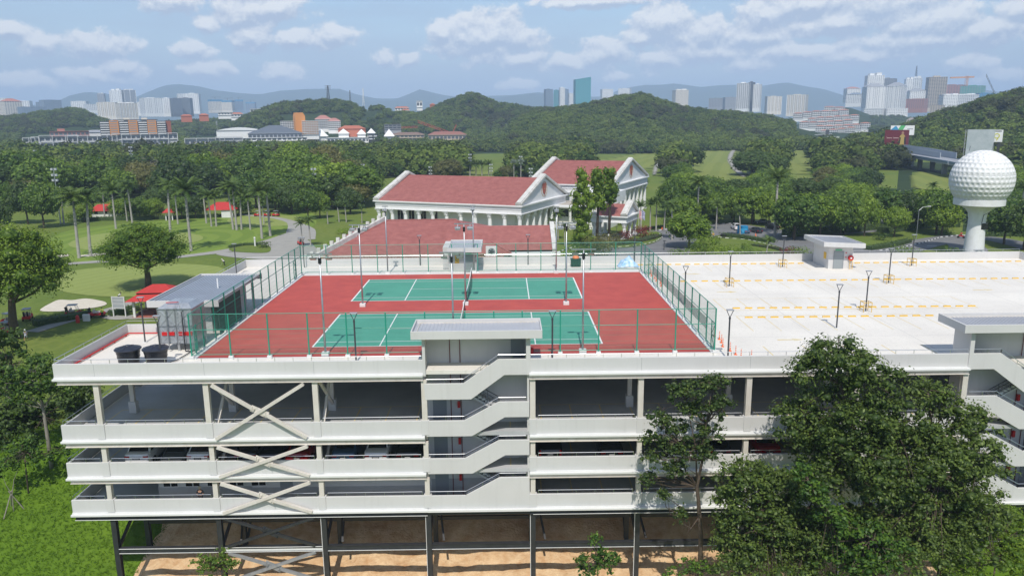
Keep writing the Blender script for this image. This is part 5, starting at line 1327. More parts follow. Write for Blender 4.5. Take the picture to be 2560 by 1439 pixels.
def along(p, q, L): 
    """point L metres from q towards p's side along the hall direction"""
    return np.array([q[0]-.909*L, q[1]+.417*L, q[2]])
hFR = at(1303, 514, -3.4)
hall(along(None, hFR, 44.6), hFR, (hFR[0]+.417*33, hFR[1]+.909*33), -3.4, 6.0, 'long white colonnaded hall with red tiled roof and pediments directly behind the courts', 11, 8, 3.2,
     dark=[(5.2, 7.0), (8.9, 10.6), (12.6, 14.4), (16.2, 18.0)], cw=.58)
gFR = at(1533, 463, -1.3)
hall(along(None, gFR, 27.5), gFR, (gFR[0]+.417*41, gFR[1]+.909*41), -1.3, 6.2, 'farther taller white pedimented hall with red roof, behind the climbing fig trees', 7, 9, 3.2, cw=.6, ent=2.4)
pFR = at(1566, 541, -6.4)
hall(along(None, pFR, 9.5), pFR, (pFR[0]+.417*11, pFR[1]+.909*11), -6.4, 2.6, 'small white entrance portico with red roof over the driveway', 2, 3, 3, walls=False, cw=.5, ent=1.6, crest=False, name='entrance_portico', cat='portico')
# link wing between the two halls, with a terrace
lw = empty('link_wing', (36, 160, GZ), R(-24.6), 'white two-storey link wing with a terrace between the two halls', 'building')
MB().box(-9, 9, 0, 12, 0, 6.2).build('wall', STONEW, lw); MB().box(-9.5, 9.5, -.5, 12, 6.2, 6.7).build('terrace_slab', mat('terrace', (.42, .38, .33), .8), lw)
for i in range(5):
    w = MB().box(-8.2+i*3.4, -5.6+i*3.4, -.06, -.003, 3.4, 5.4).build('window', GLASSD, lw)
    MB().lathe([(.4, 0), (.34, 5.4), (.5, 6.2)], (-8.6+i*3.9, -2.2, 0), 10).build('column', STONEW, lw)
MB().box(-9.4, 8.4, -2.9, -.502, 6.25, 6.75).build('entablature', STONEW, lw)
MB().box(-4, 9, 8, 20, 6.7, 9.8).build('upper_wall', STONEW, lw)
for i in range(4): MB().box(-3.2+i*3, -1.1+i*3, 7.94, 7.997, 7.2, 9.2).build('window', GLASSD, lw)
for i in range(3): MB().box(1+i*1.4, 2+i*1.4, 2.5, 3.3, 6.71, 7.6).build('air_conditioner', WHITE2, lw)
# low hip roofed wing right behind the car park
w2 = empty('red_roofed_wing', (-4, 112, GZ), label='low wing with broad red hip roof hiding the foot of the white hall', cat='building')
inv = Matrix.Translation(-Vector(w2.location))
def W2(nm, m, mt, smooth=False):
    o = m.build(nm, mt, w2); o.matrix_parent_inverse = inv; return o
ev = [(-22.5, 94.5, -8.6), (17.2, 94.5, -8.6), (17.2, 132, -8.6), (-22.5, 132, -8.6)]; rg = [(-10.5, 113.5, -3.75), (4.6, 113.5, -3.75)]
m = MB(); m.add(ev+rg, [(0,1,5,4),(1,2,5),(2,3,4,5),(3,0,4)]); W2('roof', m, TILE)
def courses(a, b, c, d, n, w=.1):
    """thin raised courses between edge a-b (low) and d-c (high)"""
    m = MB(); a, b, c, d = map(Vector, (a, b, c, d)); nn = (b-a).cross(d-a).normalized(); nn = nn if nn.z > 0 else -nn
    for i in range(1, n): t = i/n; m.bar(a.lerp(d, t)+nn*.03, b.lerp(c, t)+nn*.03, w, .06, up=nn)
    return m
W2('tile_courses', courses(ev[0], ev[1], rg[1], rg[0], 46), TILE); W2('tile_courses', courses(ev[1], ev[2], rg[1], rg[1], 46), TILE)
m = MB(); 
for p, q in ((ev[0], rg[0]), (ev[1], rg[1]), (rg[0], rg[1])): m.bar((p[0], p[1], p[2]+.1), (q[0], q[1], q[2]+.1), .32, .2)
W2('ridge_tiles', m, TILERED if False else TILE)
e2 = [(6, 97.3, -8.2), (25.6, 97.3, -8.2), (25.6, 107.5, -4.4), (6, 107.5, -4.4)]
m = MB(); m.add(e2+[(25.6, 118, -8.2), (6, 118, -8.2)], [(0,1,2,3),(3,2,4,5)]); W2('roof', m, TILE); W2('tile_courses', courses(*e2, 26), TILE)
m = MB(); m.bar((26.0, 96.4, -8.2), (26.0, 107.5, -3.9), .9, .7, up=(0, -.35, .93)); m.bar((26.0, 118.6, -8.2), (26.0, 107.5, -3.9), .9, .7, up=(0, .35, .93)); m.prismx([(97, -8.6), (118, -8.6), (107.5, -4.3)], 25.7, 26.3); W2('gable_parapet', m, MOULD)
W2('wall', MB().box(-21.5, 16.5, 95.6, 131, GZ, -8.7), STONEW); W2('wall', MB().box(16.7, 26.2, 98, 118, GZ, -8.7), STONEW)
W2('cornice', MB().box(17.0, 27.2, 96.2, 97.2, -9.2, -8.55), STONEW)
sk = [(-22, 91.2, -9.75), (15.5, 91.2, -9.75), (15.5, 94.2, -8.9), (-22, 94.2, -8.9)]
m = MB(); m.add(sk, [(0,1,2,3)]); W2('skirt_roof', m, mat('pale_pantile', (.55, .32, .26), .8, scale=1.5, col2=(.62, .52, .45)))
m = MB(); 
for i in range(118): x = -22+.32*i; m.bar((x, 91.15, -9.68), (x, 94.2, -8.83), .12, .09)
W2('pantile', m, TILE)
m = MB(); m.bar((-23.6, 91, -8.9), (-11.2, 114.2, -3.3), .7, 1.0); 
for i in range(14): t = i/13; m.box(-23.9+12.4*t-.35, -23.9+12.4*t+.35, 91+23.2*t-.35, 91+23.2*t+.35, -8.5+5.6*t, -7.7+5.6*t)
W2('side_parapet', m, MOULD)
ac = empty('air_conditioner', tuple(at(1229, 640, -8.9)), label='white air conditioning unit with round fan below the red hip roof', cat='air conditioner')
MB().box(-1.15, 1.15, -.5, .5, 0, 2.0).build('casing', WHITE2, ac); m = MB(); m.tube([(0, -.56, 1.0), (0, -.5, 1.0)], .72, 20); m.build('fan_guard', GREYDOOR, ac)
m = MB()
for i in range(5): a = i*1.257; m.bar((0, -.6, 1.0), (.6*math.cos(a), -.58, 1+.6*math.sin(a)), .25, .03, up=(0, 1, 0))
m.build('fan_blade', DGREY, ac)

# ============================================================ GOLF BALL TOWER
bp = at(2432, 640, GZ); bw = proj(*bp)[2]; mpp = bw/FPX
bt_ = empty('golf_ball_tower', tuple(bp), label='white water tower shaped like a dimpled golf ball on a tee', cat='water tower')
BR_ = 71*mpp; up_ = CU[2]
def zrel(py): p = atY(2440, py, bp[1]); return p[2]-GZ
zc = zrel(449); zcol = zrel(511); 
BALLW = mat('ball_white', (.76, .765, .77), .55, scale=.9, col2=(.66, .66, .65), coords='obj', streak=.12)
prof = [(24.4*mpp, -.5), (23.1*mpp, 1.5), (20.9*mpp, zrel(585)), (19.6*mpp, zrel(560)), (19.6*mpp, zrel(545)), (21.8*mpp, zrel(532)), (27.8*mpp, zrel(523)), (38.3*mpp, zrel(516)), (48.7*mpp, zcol-.1)]
MB().lathe(prof, n=40).build('stem', BALLW, bt_, smooth=True)
MB().lathe([(53.9*mpp, zcol-.1), (56.5*mpp, zcol+.0), (56.5*mpp, zrel(497)), (52.2*mpp, zrel(496))], n=48).build('collar', BALLW, bt_)
dims = []
for la in range(-6, 9):
    lat = la*R(9.6)+R(3); n = max(1, int(round(38*math.cos(lat))))
    for k in range(n): lo = 2*math.pi*(k+(la % 2)*.5)/n; dims.append((math.cos(lat)*math.cos(lo), math.cos(lat)*math.sin(lo), math.sin(lat)))
dims = np.array(dims); nu, nv = 300, 170
th = np.linspace(-math.pi/2, math.pi/2, nv+1); ph_ = np.linspace(0, 2*math.pi, nu, endpoint=False)
TH, PH = np.meshgrid(th, ph_, indexing='ij'); Dv = np.stack([np.cos(TH)*np.cos(PH), np.cos(TH)*np.sin(PH), np.sin(TH)], -1).reshape(-1, 3)
best = np.full(len(Dv), -1.0)
for c in range(0, len(dims), 64): best = np.maximum(best, (Dv@dims[c:c+64].T).max(1))
ang = np.arccos(np.clip(best, -1, 1)); rdim = R(4.0); dip = np.clip(1-(ang/rdim)**2, 0, 1)*.026+np.clip(1-((ang-rdim)/(R(.5)))**2, 0, 1)*-.004
Pb = Dv*(BR_*(1-dip))[:, None]; Pb[:, 2] += zc
keep_f = []
for i in range(nv):
    for j in range(nu): keep_f.append((i*nu+j, i*nu+(j+1) % nu, (i+1)*nu+(j+1) % nu, (i+1)*nu+j))
me = bpy.data.meshes.new('ball'); me.from_pydata(Pb.tolist(), [], keep_f); me.polygons.foreach_set('use_smooth', [True]*len(keep_f)); me.materials.append(BALLW); link('ball', me, bt_)
m = MB()
for a in (-36, -12, 12, 36): r_ = BR_*math.cos(R(a))*1.002; m.lathe([(r_, zc+BR_*math.sin(R(a))), (r_+.03, zc+BR_*math.sin(R(a))+.05), (r_, zc+BR_*math.sin(R(a))+.1)], n=64, caps=False)
m.build('seam', BALLW, bt_)
MB().box(0, 1.5, -20.4*mpp, -17*mpp, zrel(571), zrel(556)).build('window', GLASSD, bt_)
m = MB(); m.box(-1.3, 1.2, -24.4*mpp, -23.6*mpp, 1.6, 1.75); m.box(-.5, -.4, -24.2*mpp, -23.6*mpp, 0, 1.6); m.build('door_canopy', GREYDOOR, bt_)
m = MB(); m.tube([(4*mpp+1, -50*mpp, zcol-.5), (2*mpp, -21.6*mpp, zrel(535)), (0, -20.2*mpp, zrel(556))], .06, 5); m.build('cable', DGREY, bt_)
m = MB()
for dx, h_ in ((1.5, 1.6), (-3.5, .9), (2.6, .8)): m.tube([(dx, 0, zc+BR_*.97), (dx+.2, 0, zc+BR_+h_)], .05, 4)
m.build('antenna', DGREY, bt_)

# ============================================================ DRIVEWAY, KERBS
sheet('driveway', gpoly([(1440,660),(1470,632),(1520,610),(1500,600),(1480,588),(1600,582),(1640,575),(1690,566),(1780,560),(1850,560),(1930,572),(2040,580),(2100,560),(2180,548),(2260,552),(2250,572),(2190,580),(2080,590),(2150,612),(2200,640),(1990,650),(1960,625),(1900,600),(1840,588),(1780,590),(1740,600),(1720,640),(1700,668),(1560,672)], smooth=3), GZ+.03, ASPH)
path('road', [(2120,660),(2220,632),(2300,612),(2350,600),(2420,592),(2500,600),(2600,625)], [9,9,8,8,7,7,7], z=GZ+.05, material=ASPH)
path('road', [(2350,600),(2395,606),(2420,622),(2400,650)], [6,7,8,9], z=GZ+.055, material=ASPH)
tag(sheet('island', gpoly([(1405,640),(1450,612),(1500,603),(1560,600),(1600,585),(1640,580),(1655,588),(1650,600),(1620,612),(1560,620),(1500,622),(1440,655)]), GZ+.13, GRASS), kind='structure')
tag(sheet('island', gpoly([(1725,652),(1745,612),(1790,600),(1850,598),(1920,610),(1975,630),(1990,650),(1900,665),(1760,668)]), GZ+.13, GRASS), kind='structure')
KB = MB().box(-.5, .5, -.1, .1, 0, .16); kb_w = KB.mesh('kerb_stone', LINEW); kb_k = KB.mesh('kerb_stone', DGREY)
def kerb(pix, label, grp_, step=1.05, close=False):
    P = np.array([at(x, y, GZ)[:2] for x, y in pix]); d = np.r_[0, np.cumsum(np.linalg.norm(np.diff(P, axis=0), axis=1))]; n = int(d[-1]/step)
    root = empty('painted_kerb', (P[0][0], P[0][1], GZ+.04), label=label, cat='kerb')
    for i in range(n):
        s = (i+.5)*step; x = np.interp(s, d, P[:, 0]); y = np.interp(s, d, P[:, 1]); x2 = np.interp(s+.1, d, P[:, 0]); y2 = np.interp(s+.1, d, P[:, 1])
        link('kerb_stone', kb_w if i % 2 else kb_k, root, (x-P[0][0], y-P[0][1], 0), (0, 0, math.atan2(y2-y, x2-x)))
kerb([(1380,636),(1420,622),(1470,611),(1540,619),(1600,614),(1640,604),(1655,594),(1648,584)], 'black and white kerb round the planted island by the portico', 0)
kerb([(1770,590),(1820,596),(1870,600),(1920,612),(1970,628)], 'black and white kerb beside the parked cars under the trees', 0)
kerb([(2190,628),(2240,622),(2300,609),(2350,594),(2400,588),(2440,590)], 'black and white kerb curving along the road by the golf ball tower', 0)
kerb([(1640,577),(1700,570),(1760,561),(1850,558)], 'black and white kerb at the far side of the driveway', 0)
kerb([(2440,628),(2500,634),(2570,640)], 'black and white kerb at the lawn behind the ball tower', 0)
m = MB(); 
for x, y in ((2335, 624), (2330, 615)): p = at(x, y, GZ); m.box(p[0]-1.2, p[0]+1.2, p[1]-.12, p[1]+.12, GZ+.07, GZ+.075)
tag(m.build('road_markings', LINEW), kind='structure')
for px, py, kd, c, cn, lb, rz in ((1845,576,'suv',cW,'white','white estate car partly under the trees on the car park', 0),(1870,585,'sedan',cB,'blue','blue saloon beside the blue tented stall', .3),(1900,584,'sedan',cN,'navy','dark saloon under the trees behind the hedge', .2),(1927,560,'sedan',cN,'navy','dark blue car at the back of the car park', 1.2),(1945,575,'suv',cK,'black','black car behind the palm trunk', .4),(1990,560,'hatch',cS,'grey','grey car between the trees left of the long hedge', .9),(2052,560,'sedan',cW,'white','white car glimpsed between tree crowns by the driveway', 1.0)):
    p = at(px, py, GZ); e = car(kd, c, cn); e.location = (p[0], p[1], GZ+.04); e.rotation_euler = (0, 0, rz); tag(e, lb, 'car')
p = at(1856, 584, GZ); e = empty('tented_stall', (p[0], p[1], GZ+.04), .3, 'blue boxy stall standing between parked cars', 'stall'); MB().box(-1.2, 1.2, -.7, .7, 0, 2.1).build('canopy', mat('stall_blue', (.02, .25, .50), .5), e); MB().box(-.9, .9, -.76, -.702, .3, 1.4).build('panel', mat('stall_light', (.05, .35, .6), .5), e)
def motorbike(px, py, mt, lb):
    p = at(px, py, GZ); e = empty('motorbike', (p[0], p[1], GZ+.05), .8, lb, 'motorbike')
    for y in (-.62, .62): MB().tube([(-.05, y, .3), (.05, y, .3)], .3, 14).build('wheel', RUBBER, e)
    m = MB(); m.bar((0, -.55, .62), (0, .45, .68), .26, .3); m.bar((0, .5, .95), (0, .62, .3), .08); m.bar((-.3, .42, 1.02), (.3, .42, 1.02), .05); m.build('body', mt, e, bevel=.03)
    MB().box(-.12, .12, -.6, .1, .76, .84).build('seat', BLKPL, e); return e
motorbike(1808, 592, DGREY, 'motorcycle parked at the end of the hedge by the cars'); motorbike(2402, 596, REDP, 'red motorcycle with rider approaching left of the ball tower stem')
p = at(2402, 596, GZ); person((p[0], p[1], GZ+.1), 2.6, 'rider in dark clothes on the red motorcycle', SH_R, TR_K, pose='sit')
# bollard lights, sign posts, street lamps, flags
def post(px, py, h, label, head, name='street_lamp', cat='street lamp', mt=GALV, r=.08, grp_=None, dx=0):
    p = at(px, py, GZ); e = empty(name, (p[0], p[1], GZ), label=label, cat=cat, group=grp_); MB().tube([(0, 0, 0), (0, 0, h)], r, 6).build('pole', mt, e)
    if head == 'globe': MB().lathe([(.05, h), (.22, h+.12), (.26, h+.28), (.2, h+.45), (.03, h+.52)], n=10).build('globe', LINEW, e, smooth=True)
    elif head == 'arm': m = MB(); m.tube([(0, 0, h), (dx*.4, 0, h+.8), (dx, 0, h+1.0)], .05, 5); m.build('arm', mt, e); MB().box(dx-.1, dx+.7, -.15, .15, h+.95, h+1.1).build('lamp_head', WHITE2, e)
    elif head == 'flat': MB().box(-.3, .3, -.2, .2, h, h+.12).build('lamp_head', DGREY, e)
    return e
post(1521, 628, 3.6, 'slim lamp with white globe before the portico', 'globe', mt=YELF, r=.05)
post(1585, 620, 5.0, 'dark lamp post in front of the planted island', 'flat', mt=DGREY)
post(1541, 606, 4.0, 'slender dark lamp post beside the portico column', 'flat', mt=DGREY, r=.05)
post(1660, 625, 2.2, 'short black and white sign post at the kerb', 'flat', 'sign_post', 'sign post', DGREY)
post(2290, 600, 7.5, 'street lamp with long arm over the road, left of the tower', 'arm', dx=2.2); post(2345, 575, 7.5, 'street lamp among the trees just left of the tower stem', 'arm', dx=1.6)
for px, c, lb in ((1596, (.5, .02, .03), 'red and white flag hanging beside the portico'), (1603, (.03, .05, .3), 'dark blue flag on the rear of the two flagpoles')):
    p = at(px, 588, GZ); e = empty('flagpole', (p[0], p[1], GZ), label=lb, cat='flag'); MB().tube([(0, 0, 0), (0, 0, 7)], .05, 6).build('pole', WHITE2, e)
    m = MB(); n = 7
    for i in range(n):
        x0 = .08+.12*i; x1 = x0+.12; a = .08*math.sin(i*1.9); b = .08*math.sin((i+1)*1.9); m.quad((x0, a, 6.9-.1*i-2.2), (x1, b, 6.8-.1*i-2.4), (x1, b, 6.8-.1*i), (x0, a, 6.9-.1*i))
    m.build('flag', mat('flag_cloth', c, .8, scale=2.5, col2=(.7, .7, .7), coords='obj'), e, fixn=False)
def cone(px, py, lb): p = at(px, py, GZ); tag(MB().lathe([(.3, 0), (.3, .06), (.2, .07), (.04, .75)], (p[0], p[1], GZ+.05), 10).build('traffic_cone', ORNG), lb, 'traffic cone')
cone(1655, 574, 'orange traffic cone at the far kerb of the driveway'); cone(1889, 590, 'orange barrel shaped marker before the hedge by the cars')

# ============================================================ GOLF COURSE THINGS
def hut(pix, z, h, roof_h, label, mt=TILERED, wall=WHITE2, w=None, d=6, open_=False):
    a = at(*pix[0], z); b = at(*pix[1], z); L = np.linalg.norm(a[:2]-b[:2]); e = empty('red_roofed_hut', (a[0], a[1], z), math.atan2(b[1]-a[1], b[0]-a[0]), label, 'hut')
    if not open_:
        MB().box(.5, L-.5, .5, d, 0, h).build('wall', wall, e)
        for i in range(int(L/3)): MB().box(1.2+i*3, 2.4+i*3, .45, .497, 1, 2.2).build('window', GLASSD, e)
    else:
        for x in (.6, L-.6):
            for y in (.6, d-.6): MB().box(x-.16, x+.16, y-.16, y+.16, 0, h).build('column', WHITE2, e)
    m = MB(); m.add([(-.4, -.4, h), (L+.4, -.4, h), (L+.4, d+.4, h), (-.4, d+.4, h), (d*.32, d/2, h+roof_h), (L-d*.32, d/2, h+roof_h)], [(0,1,5,4),(1,2,5),(2,3,4,5),(3,0,4),(3,2,1,0)]); m.build('roof', mt, e)
    return e
hut([(225,543),(296,541)], GZ, 2.0, 2.0, 'white hut with red hip roof among the palms, leftmost of the huts'); hut([(255,541),(292,541)], GZ, 2.6, 2.0, 'taller red roofed block adjoining the leftmost hut')
hut([(410,552),(436,551)], GZ, 2.6, 1.7, 'small open hut with red roof behind the royal palms', open_=True, d=5)
hut([(512,545),(585,544)], GZ, 2.6, 2.2, 'wide open shelter with red roof beside the parked golf carts', open_=True, d=9)
# pavilion by the pump house
pv = empty('golf_shelter', tuple(at(338, 795, GZ+.05)), R(4), label='open pavilion with stepped red roof and white posts beside the pump house', cat='pavilion')
PW, PD = 6.6, 5.0
MB().box(-.8, PW+1, -.6, PD+.6, 0, .12).build('kerb_slab', PATHM, pv); MB().box(-.4, PW+.6, -.2, PD+.3, .12, .16).build('floor_tiles', mat('red_floor', (.40, .13, .09), .7, scale=2, col2=(.30, .10, .07)), pv)
for x in (0, PW):
    for y in (0, PD): MB().box(x-.17, x+.17, y-.17, y+.17, .16, 2.9).build('column', WHITE2, pv)
m = MB(); m.add([(-1, -1, 2.9), (PW+1, -1, 2.9), (PW+1, PD+1, 2.9), (-1, PD+1, 2.9), (.7, .8, 3.9), (PW-.7, .8, 3.9), (PW-.7, PD-.8, 3.9), (.7, PD-.8, 3.9)], [(0,1,5,4),(1,2,6,5),(2,3,7,6),(3,0,4,7)]); m.build('roof', TILERED, pv)
m = MB(); m.add([(.2, .3, 4.0), (PW-.2, .3, 4.0), (PW-.2, PD-.3, 4.0), (.2, PD-.3, 4.0), (2.3, PD/2, 5.0), (PW-2.3, PD/2, 5.0)], [(0,1,5,4),(1,2,5),(2,3,4,5),(3,0,4)]); m.build('upper_roof', TILERED, pv)
MB().box(.4, PW-.4, .5, PD-.5, 3.55, 4.0).build('lantern_wall', BLACKST, pv)
bn = empty('bench', tuple(at(368, 785, GZ+.2)), R(4), 'brown wooden bench under the red pavilion roof', 'bench'); WOODB = mat('brown_wood', (.12, .06, .035), .7)
m = MB(); 
for i in range(4): m.box(-1.3, 1.3, -.3+.16*i, -.18+.16*i, .42, .47)
m.build('seat', WOODB, bn); m = MB()
for i in range(3): m.box(-1.3, 1.3, .34, .38, .55+.17*i, .67+.17*i)
m.build('backrest', WOODB, bn)
for x in (-1.2, 1.15): MB().box(x, x+.08, -.3, .36, 0, .42).build('leg', WOODB, bn)
sb = empty('notice_board', tuple(at(300, 792, GZ)), R(-8), 'grey notice board on two white posts left of the pavilion', 'sign')
for x in (-1.05, 1.05): MB().box(x-.07, x+.07, -.07, .07, 0, 3.4).build('post', WHITE2, sb)
MB().box(-.97, .97, -.03, .03, 1.5, 3.3).build('panel', mat('board_grey', (.36, .38, .40), .6), sb)
m = MB()
for z in (2.2, 2.75): m.box(-.97, .97, -.05, -.031, z, z+.06)
m.box(-.97, .97, -.05, .05, 1.42, 1.5); m.box(-.97, .97, -.05, .05, 3.3, 3.38); m.build('frame', WHITE2, sb)
def golf_cart(px, py, rz, label, colr=REDP, roof=True):
    p = at(px, py, GZ); e = empty('golf_cart', (p[0], p[1], GZ+.07), rz, label, 'golf cart')
    m = MB(); m.prismx([(-1.15, .35), (1.2, .35), (1.25, .62), (.75, .92), (.45, .62), (-.3, .60), (-.35, .75), (-1.15, .78)], -.58, .58); m.build('body', colr, e, bevel=.03)
    MB().box(-.52, .52, -.35, .15, .76, .9).box(-.52, .52, -.45, -.35, .9, 1.25).build('seat', mat('cart_seat', (.55, .52, .45), .7), e)
    for x in (-.5, .5):
        for y in (-.8, .85): MB().tube([(x-.09, y, .25), (x+.09, y, .25)], .25, 12).build('wheel', RUBBER, e)
    if roof:
        m = MB(); 
        for x in (-.5, .5): m.tube([(x, .72, .9), (x, .45, 1.8)], .02, 4); m.tube([(x, -.55, .8), (x, -.6, 1.8)], .02, 4)
        m.build('roof_post', BLKPL, e); MB().box(-.6, .6, -.85, .65, 1.8, 1.88).build('canopy', mat('cart_canopy', (.30, .32, .34), .6), e, bevel=.03)
        MB().quad((-.48, .74, .95), (.48, .74, .95), (.48, .50, 1.75), (-.48, .50, 1.75)).build('windscreen', mesh_mat('clear_screen', (.5, .55, .55), .3), e, fixn=False)
    for x in (-.25, .25): MB().tube([(x, -1.0, .75), (x, -1.1, 1.55)], .13, 7).build('golf_bag', BLKPL, e)
    return e
golf_cart(243, 793, R(-80), 'red golf cart without roof beside the person in the lime vest', roof=False)
golf_cart(70, 800, R(20), 'golf cart with grey canopy under the spreading tree'); golf_cart(185, 790, R(-80), 'grey roofed golf cart half hidden behind the hedge and bunker'); golf_cart(18, 835, R(70), 'red golf cart with dark canopy at the left edge')
golf_cart(22, 812, R(60), 'dark canopied golf cart just behind another at the left edge')
for i, px in enumerate((645, 668, 690)): golf_cart(px, 541, R(80), ['red golf cart parked leftmost of the three past the red shelter', 'golf cart parked in the middle of the three past the red shelter', 'white canopied golf cart, rightmost of the three past the red shelter'][i])
golf_cart(752, 612, R(30), 'red utility cart under the small palm at the roof fence corner')
def hedge(pix, h, w, label, mt=None, name='hedge', z=GZ, den=26):
    P = np.array([at(x, y, z)[:2] for x, y in pix]); d = np.r_[0, np.cumsum(np.linalg.norm(np.diff(P, axis=0), axis=1))]; n = max(2, int(d[-1]/(w*.55))); cl = []
    for i in range(n+1):
        s = d[-1]*i/n; cl.append((np.interp(s, d, P[:, 0]), np.interp(s, d, P[:, 1]), z+h*.45, w*.62, h*.6, .4+.2*rng.random()))
    C, N, S, T = clump_leaves(cl, den*2.2, .34, inner=.25); me = leaf_mesh(name, C, N, S, T, mt or LF_HEDGE)
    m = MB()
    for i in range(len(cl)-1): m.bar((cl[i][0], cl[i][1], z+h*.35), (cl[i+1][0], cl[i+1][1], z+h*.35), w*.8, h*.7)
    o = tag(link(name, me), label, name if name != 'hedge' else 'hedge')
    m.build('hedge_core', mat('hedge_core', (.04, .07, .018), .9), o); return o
hedge([(88,815),(130,806),(170,800),(225,790)], 1.3, 2.0, 'clipped green hedge between the big tree and the red golf cart')
hedge([(275,790),(300,785),(345,775)], 1.2, 1.6, 'clipped hedge behind the notice board')
hedge([(575,620),(610,614),(650,613)], .9, 1.4, 'low hedge on the small island beside the cart path')
hedge([(205,552),(260,551),(330,550),(385,548)], 1.5, 2.5, 'long hedge in front of the white hut among the palms'); hedge([(400,548),(470,546),(545,543)], 1.4, 2.5, 'long hedge before the red roofed shelter')
hedge([(1410,655),(1440,640),(1480,628),(1510,618)], 1.0, 1.6, 'low bright green hedge running from the hall corner to the driveway')
hedge([(1500,614),(1560,612),(1610,602),(1645,592)], 1.0, 3.0, 'maroon leaved hedge edging the planted island', LF_MAROON)
hedge([(1805,590),(1850,594),(1900,602),(1935,606)], 1.1, 1.8, 'low green hedge in front of the parked cars')
hedge([(1850,640),(1900,640),(1960,640)], 1.0, 4, 'dark maroon bed at the foot of the shrub island', LF_MAROON)
hedge([(1880,615),(1930,622),(1970,632)], .8, 1.5, 'second maroon strip along the kerb of the shrub island', LF_MAROON)
hedge([(2170,625),(2230,616),(2270,606)], 1.3, 2.2, 'dark green hedge along the tree row right of the rooftop kiosk')
hedge([(1590,578),(1640,570),(1670,566)], .8, 1.4, 'low green hedge in front of the far hall steps')
hedge([(1965,592),(2040,584),(2120,580),(2185,572)], 2.6, 4, 'dense undergrowth below the trees right of the rooftop kiosk', LF_MID)
hedge([(2205,582),(2290,570),(2390,566)], 2.2, 4, 'dense undergrowth below the trees left of the ball tower stem', LF_MID)
hedge([(1668,560),(1720,550),(1790,548)], 2.2, 3.5, 'undergrowth band behind the driveway right of the far hall', LF_MID)
hedge([(2450,590),(2520,588),(2600,592)], 2.4, 4, 'undergrowth behind the lawn right of the ball tower', LF_MID)
def bush(px, py, r, h, label, mt=LF_MID, z=GZ, den=30, size=.35, name='bush'):
    p = at(px, py, z); cl = []
    for i in range(7): a = i*2.4; cl.append((r*.5*math.cos(a)*(i > 0), r*.5*math.sin(a)*(i > 0), h*(.35+.3*rng.random()), r*.6, h*.45, .3+.3*rng.random()))
    C, N, S, T = clump_leaves(cl, den*2, size); o = link(name, leaf_mesh(name, C, N, S, T, mt), None, (p[0], p[1], z)); return tag(o, label, name.replace('_', ' '))
for a in [(1790,612,1.3,2.2,'clipped cloud-pruned bush at the tip of the shrub island',LF_YEL),(1865,625,1.3,1.9,'clipped yellow bush on the shrub island before the hedge',LF_YEL),(1700,645,2.5,2.2,'dark green rounded bush at the near corner of the driveway',LF_MID),(1760,640,4,4.5,'sprawling green shrub below the loose tree by the driveway',LF_YEL),(1810,650,4,3.5,'yellow-green shrub right behind the roof parapet',LF_YEL),
          (1875,648,3.5,3,'mixed green shrub behind the parapet by the maroon bed',LF_MID),(1565,600,2.2,2.6,'red leaved croton bush on the planted island',LF_RED),(1605,592,2.6,3.0,'red and green croton bush beside the flagpoles',LF_RED),(1540,606,2,1.8,'olive shrub at the island edge by the portico',LF_OLIVE),
          (1500,640,4.5,5.5,'loose feathery bush behind the back parapet near the bin',LF_OLIVE),(1455,640,3,3,'dark green bush at the hall corner',LF_MID),(2380,640,2.4,2.0,'low round bush at the foot of the ball tower',LF_MID),(2205,600,2.2,1.8,'small clipped bush before the trees by the road',LF_HEDGE),(2360,585,1.8,1.8,'bright yellow bush left of the tower stem',LF_YEL),
          (2265,645,3.4,2.6,'round dark hedge bush right behind the kiosk parapet',LF_MID),(660,620,1.8,1.7,'rounded shrub at the end of the small path island',LF_HEDGE),(830,620,2.2,1.5,'small yellow shrub by the lawn left of the red roof',LF_YEL),(900,600,2.5,2.5,'green shrub at the left hall corner',LF_MID),(860,585,2.5,1.6,'flower bush by the garden tables',LF_YEL),(300,548,3,4.2,'bright yellow bush beside the leftmost red roof',LF_YEL),(1560,563,2.5,2.6,'dark shrub behind the portico',LF_MID),(1975,640,2.2,2.2,'reddish shrub at the right end of the island',LF_RED),(2000,645,2.6,2.5,'lime green shrub left of the rooftop kiosk',LF_YEL)]: bush(*a[:5], mt=a[5])
for i, (x, y) in enumerate([(205,549),(340,546),(368,544),(395,545),(455,541),(478,540),(500,540),(600,536),(180,552),(620,534)]):
    bush(x, y, 2.6+.6*(i % 3), 2.6+.7*(i % 2), ordn(i+1)+' shrub of the planting round the red roofed huts', LF_YEL if i % 3 else LF_MID)
bm_ = post(638, 616, 1.9, 'white marker post with round cap on the path island', 'globe', 'marker_post', 'marker post', WHITE2, r=.22)
tag(MB().box(*(lambda p: (p[0]-1.6, p[0]+1.6, p[1]-.2, p[1]+.2, GZ, GZ+2.6))(at(567, 544, GZ))).build('notice_wall', WHITE2), 'white notice wall beside the red roofed shelter', 'sign')
tag(MB().lathe([(.3, 0), (.25, 1.0), (.12, 1.2)], tuple(at(195, 806, GZ)), 10).build('fire_hydrant', REDP), 'small red hydrant in front of the clipped hedge', 'hydrant')
tag(MB().box(*(lambda p: (p[0]-.5, p[0]+.5, p[1]-.2, p[1]+.2, GZ, GZ+1.1))(at(217, 802, GZ))).build('info_plate', WHITE2), 'white plate standing beside the red hydrant', 'sign')
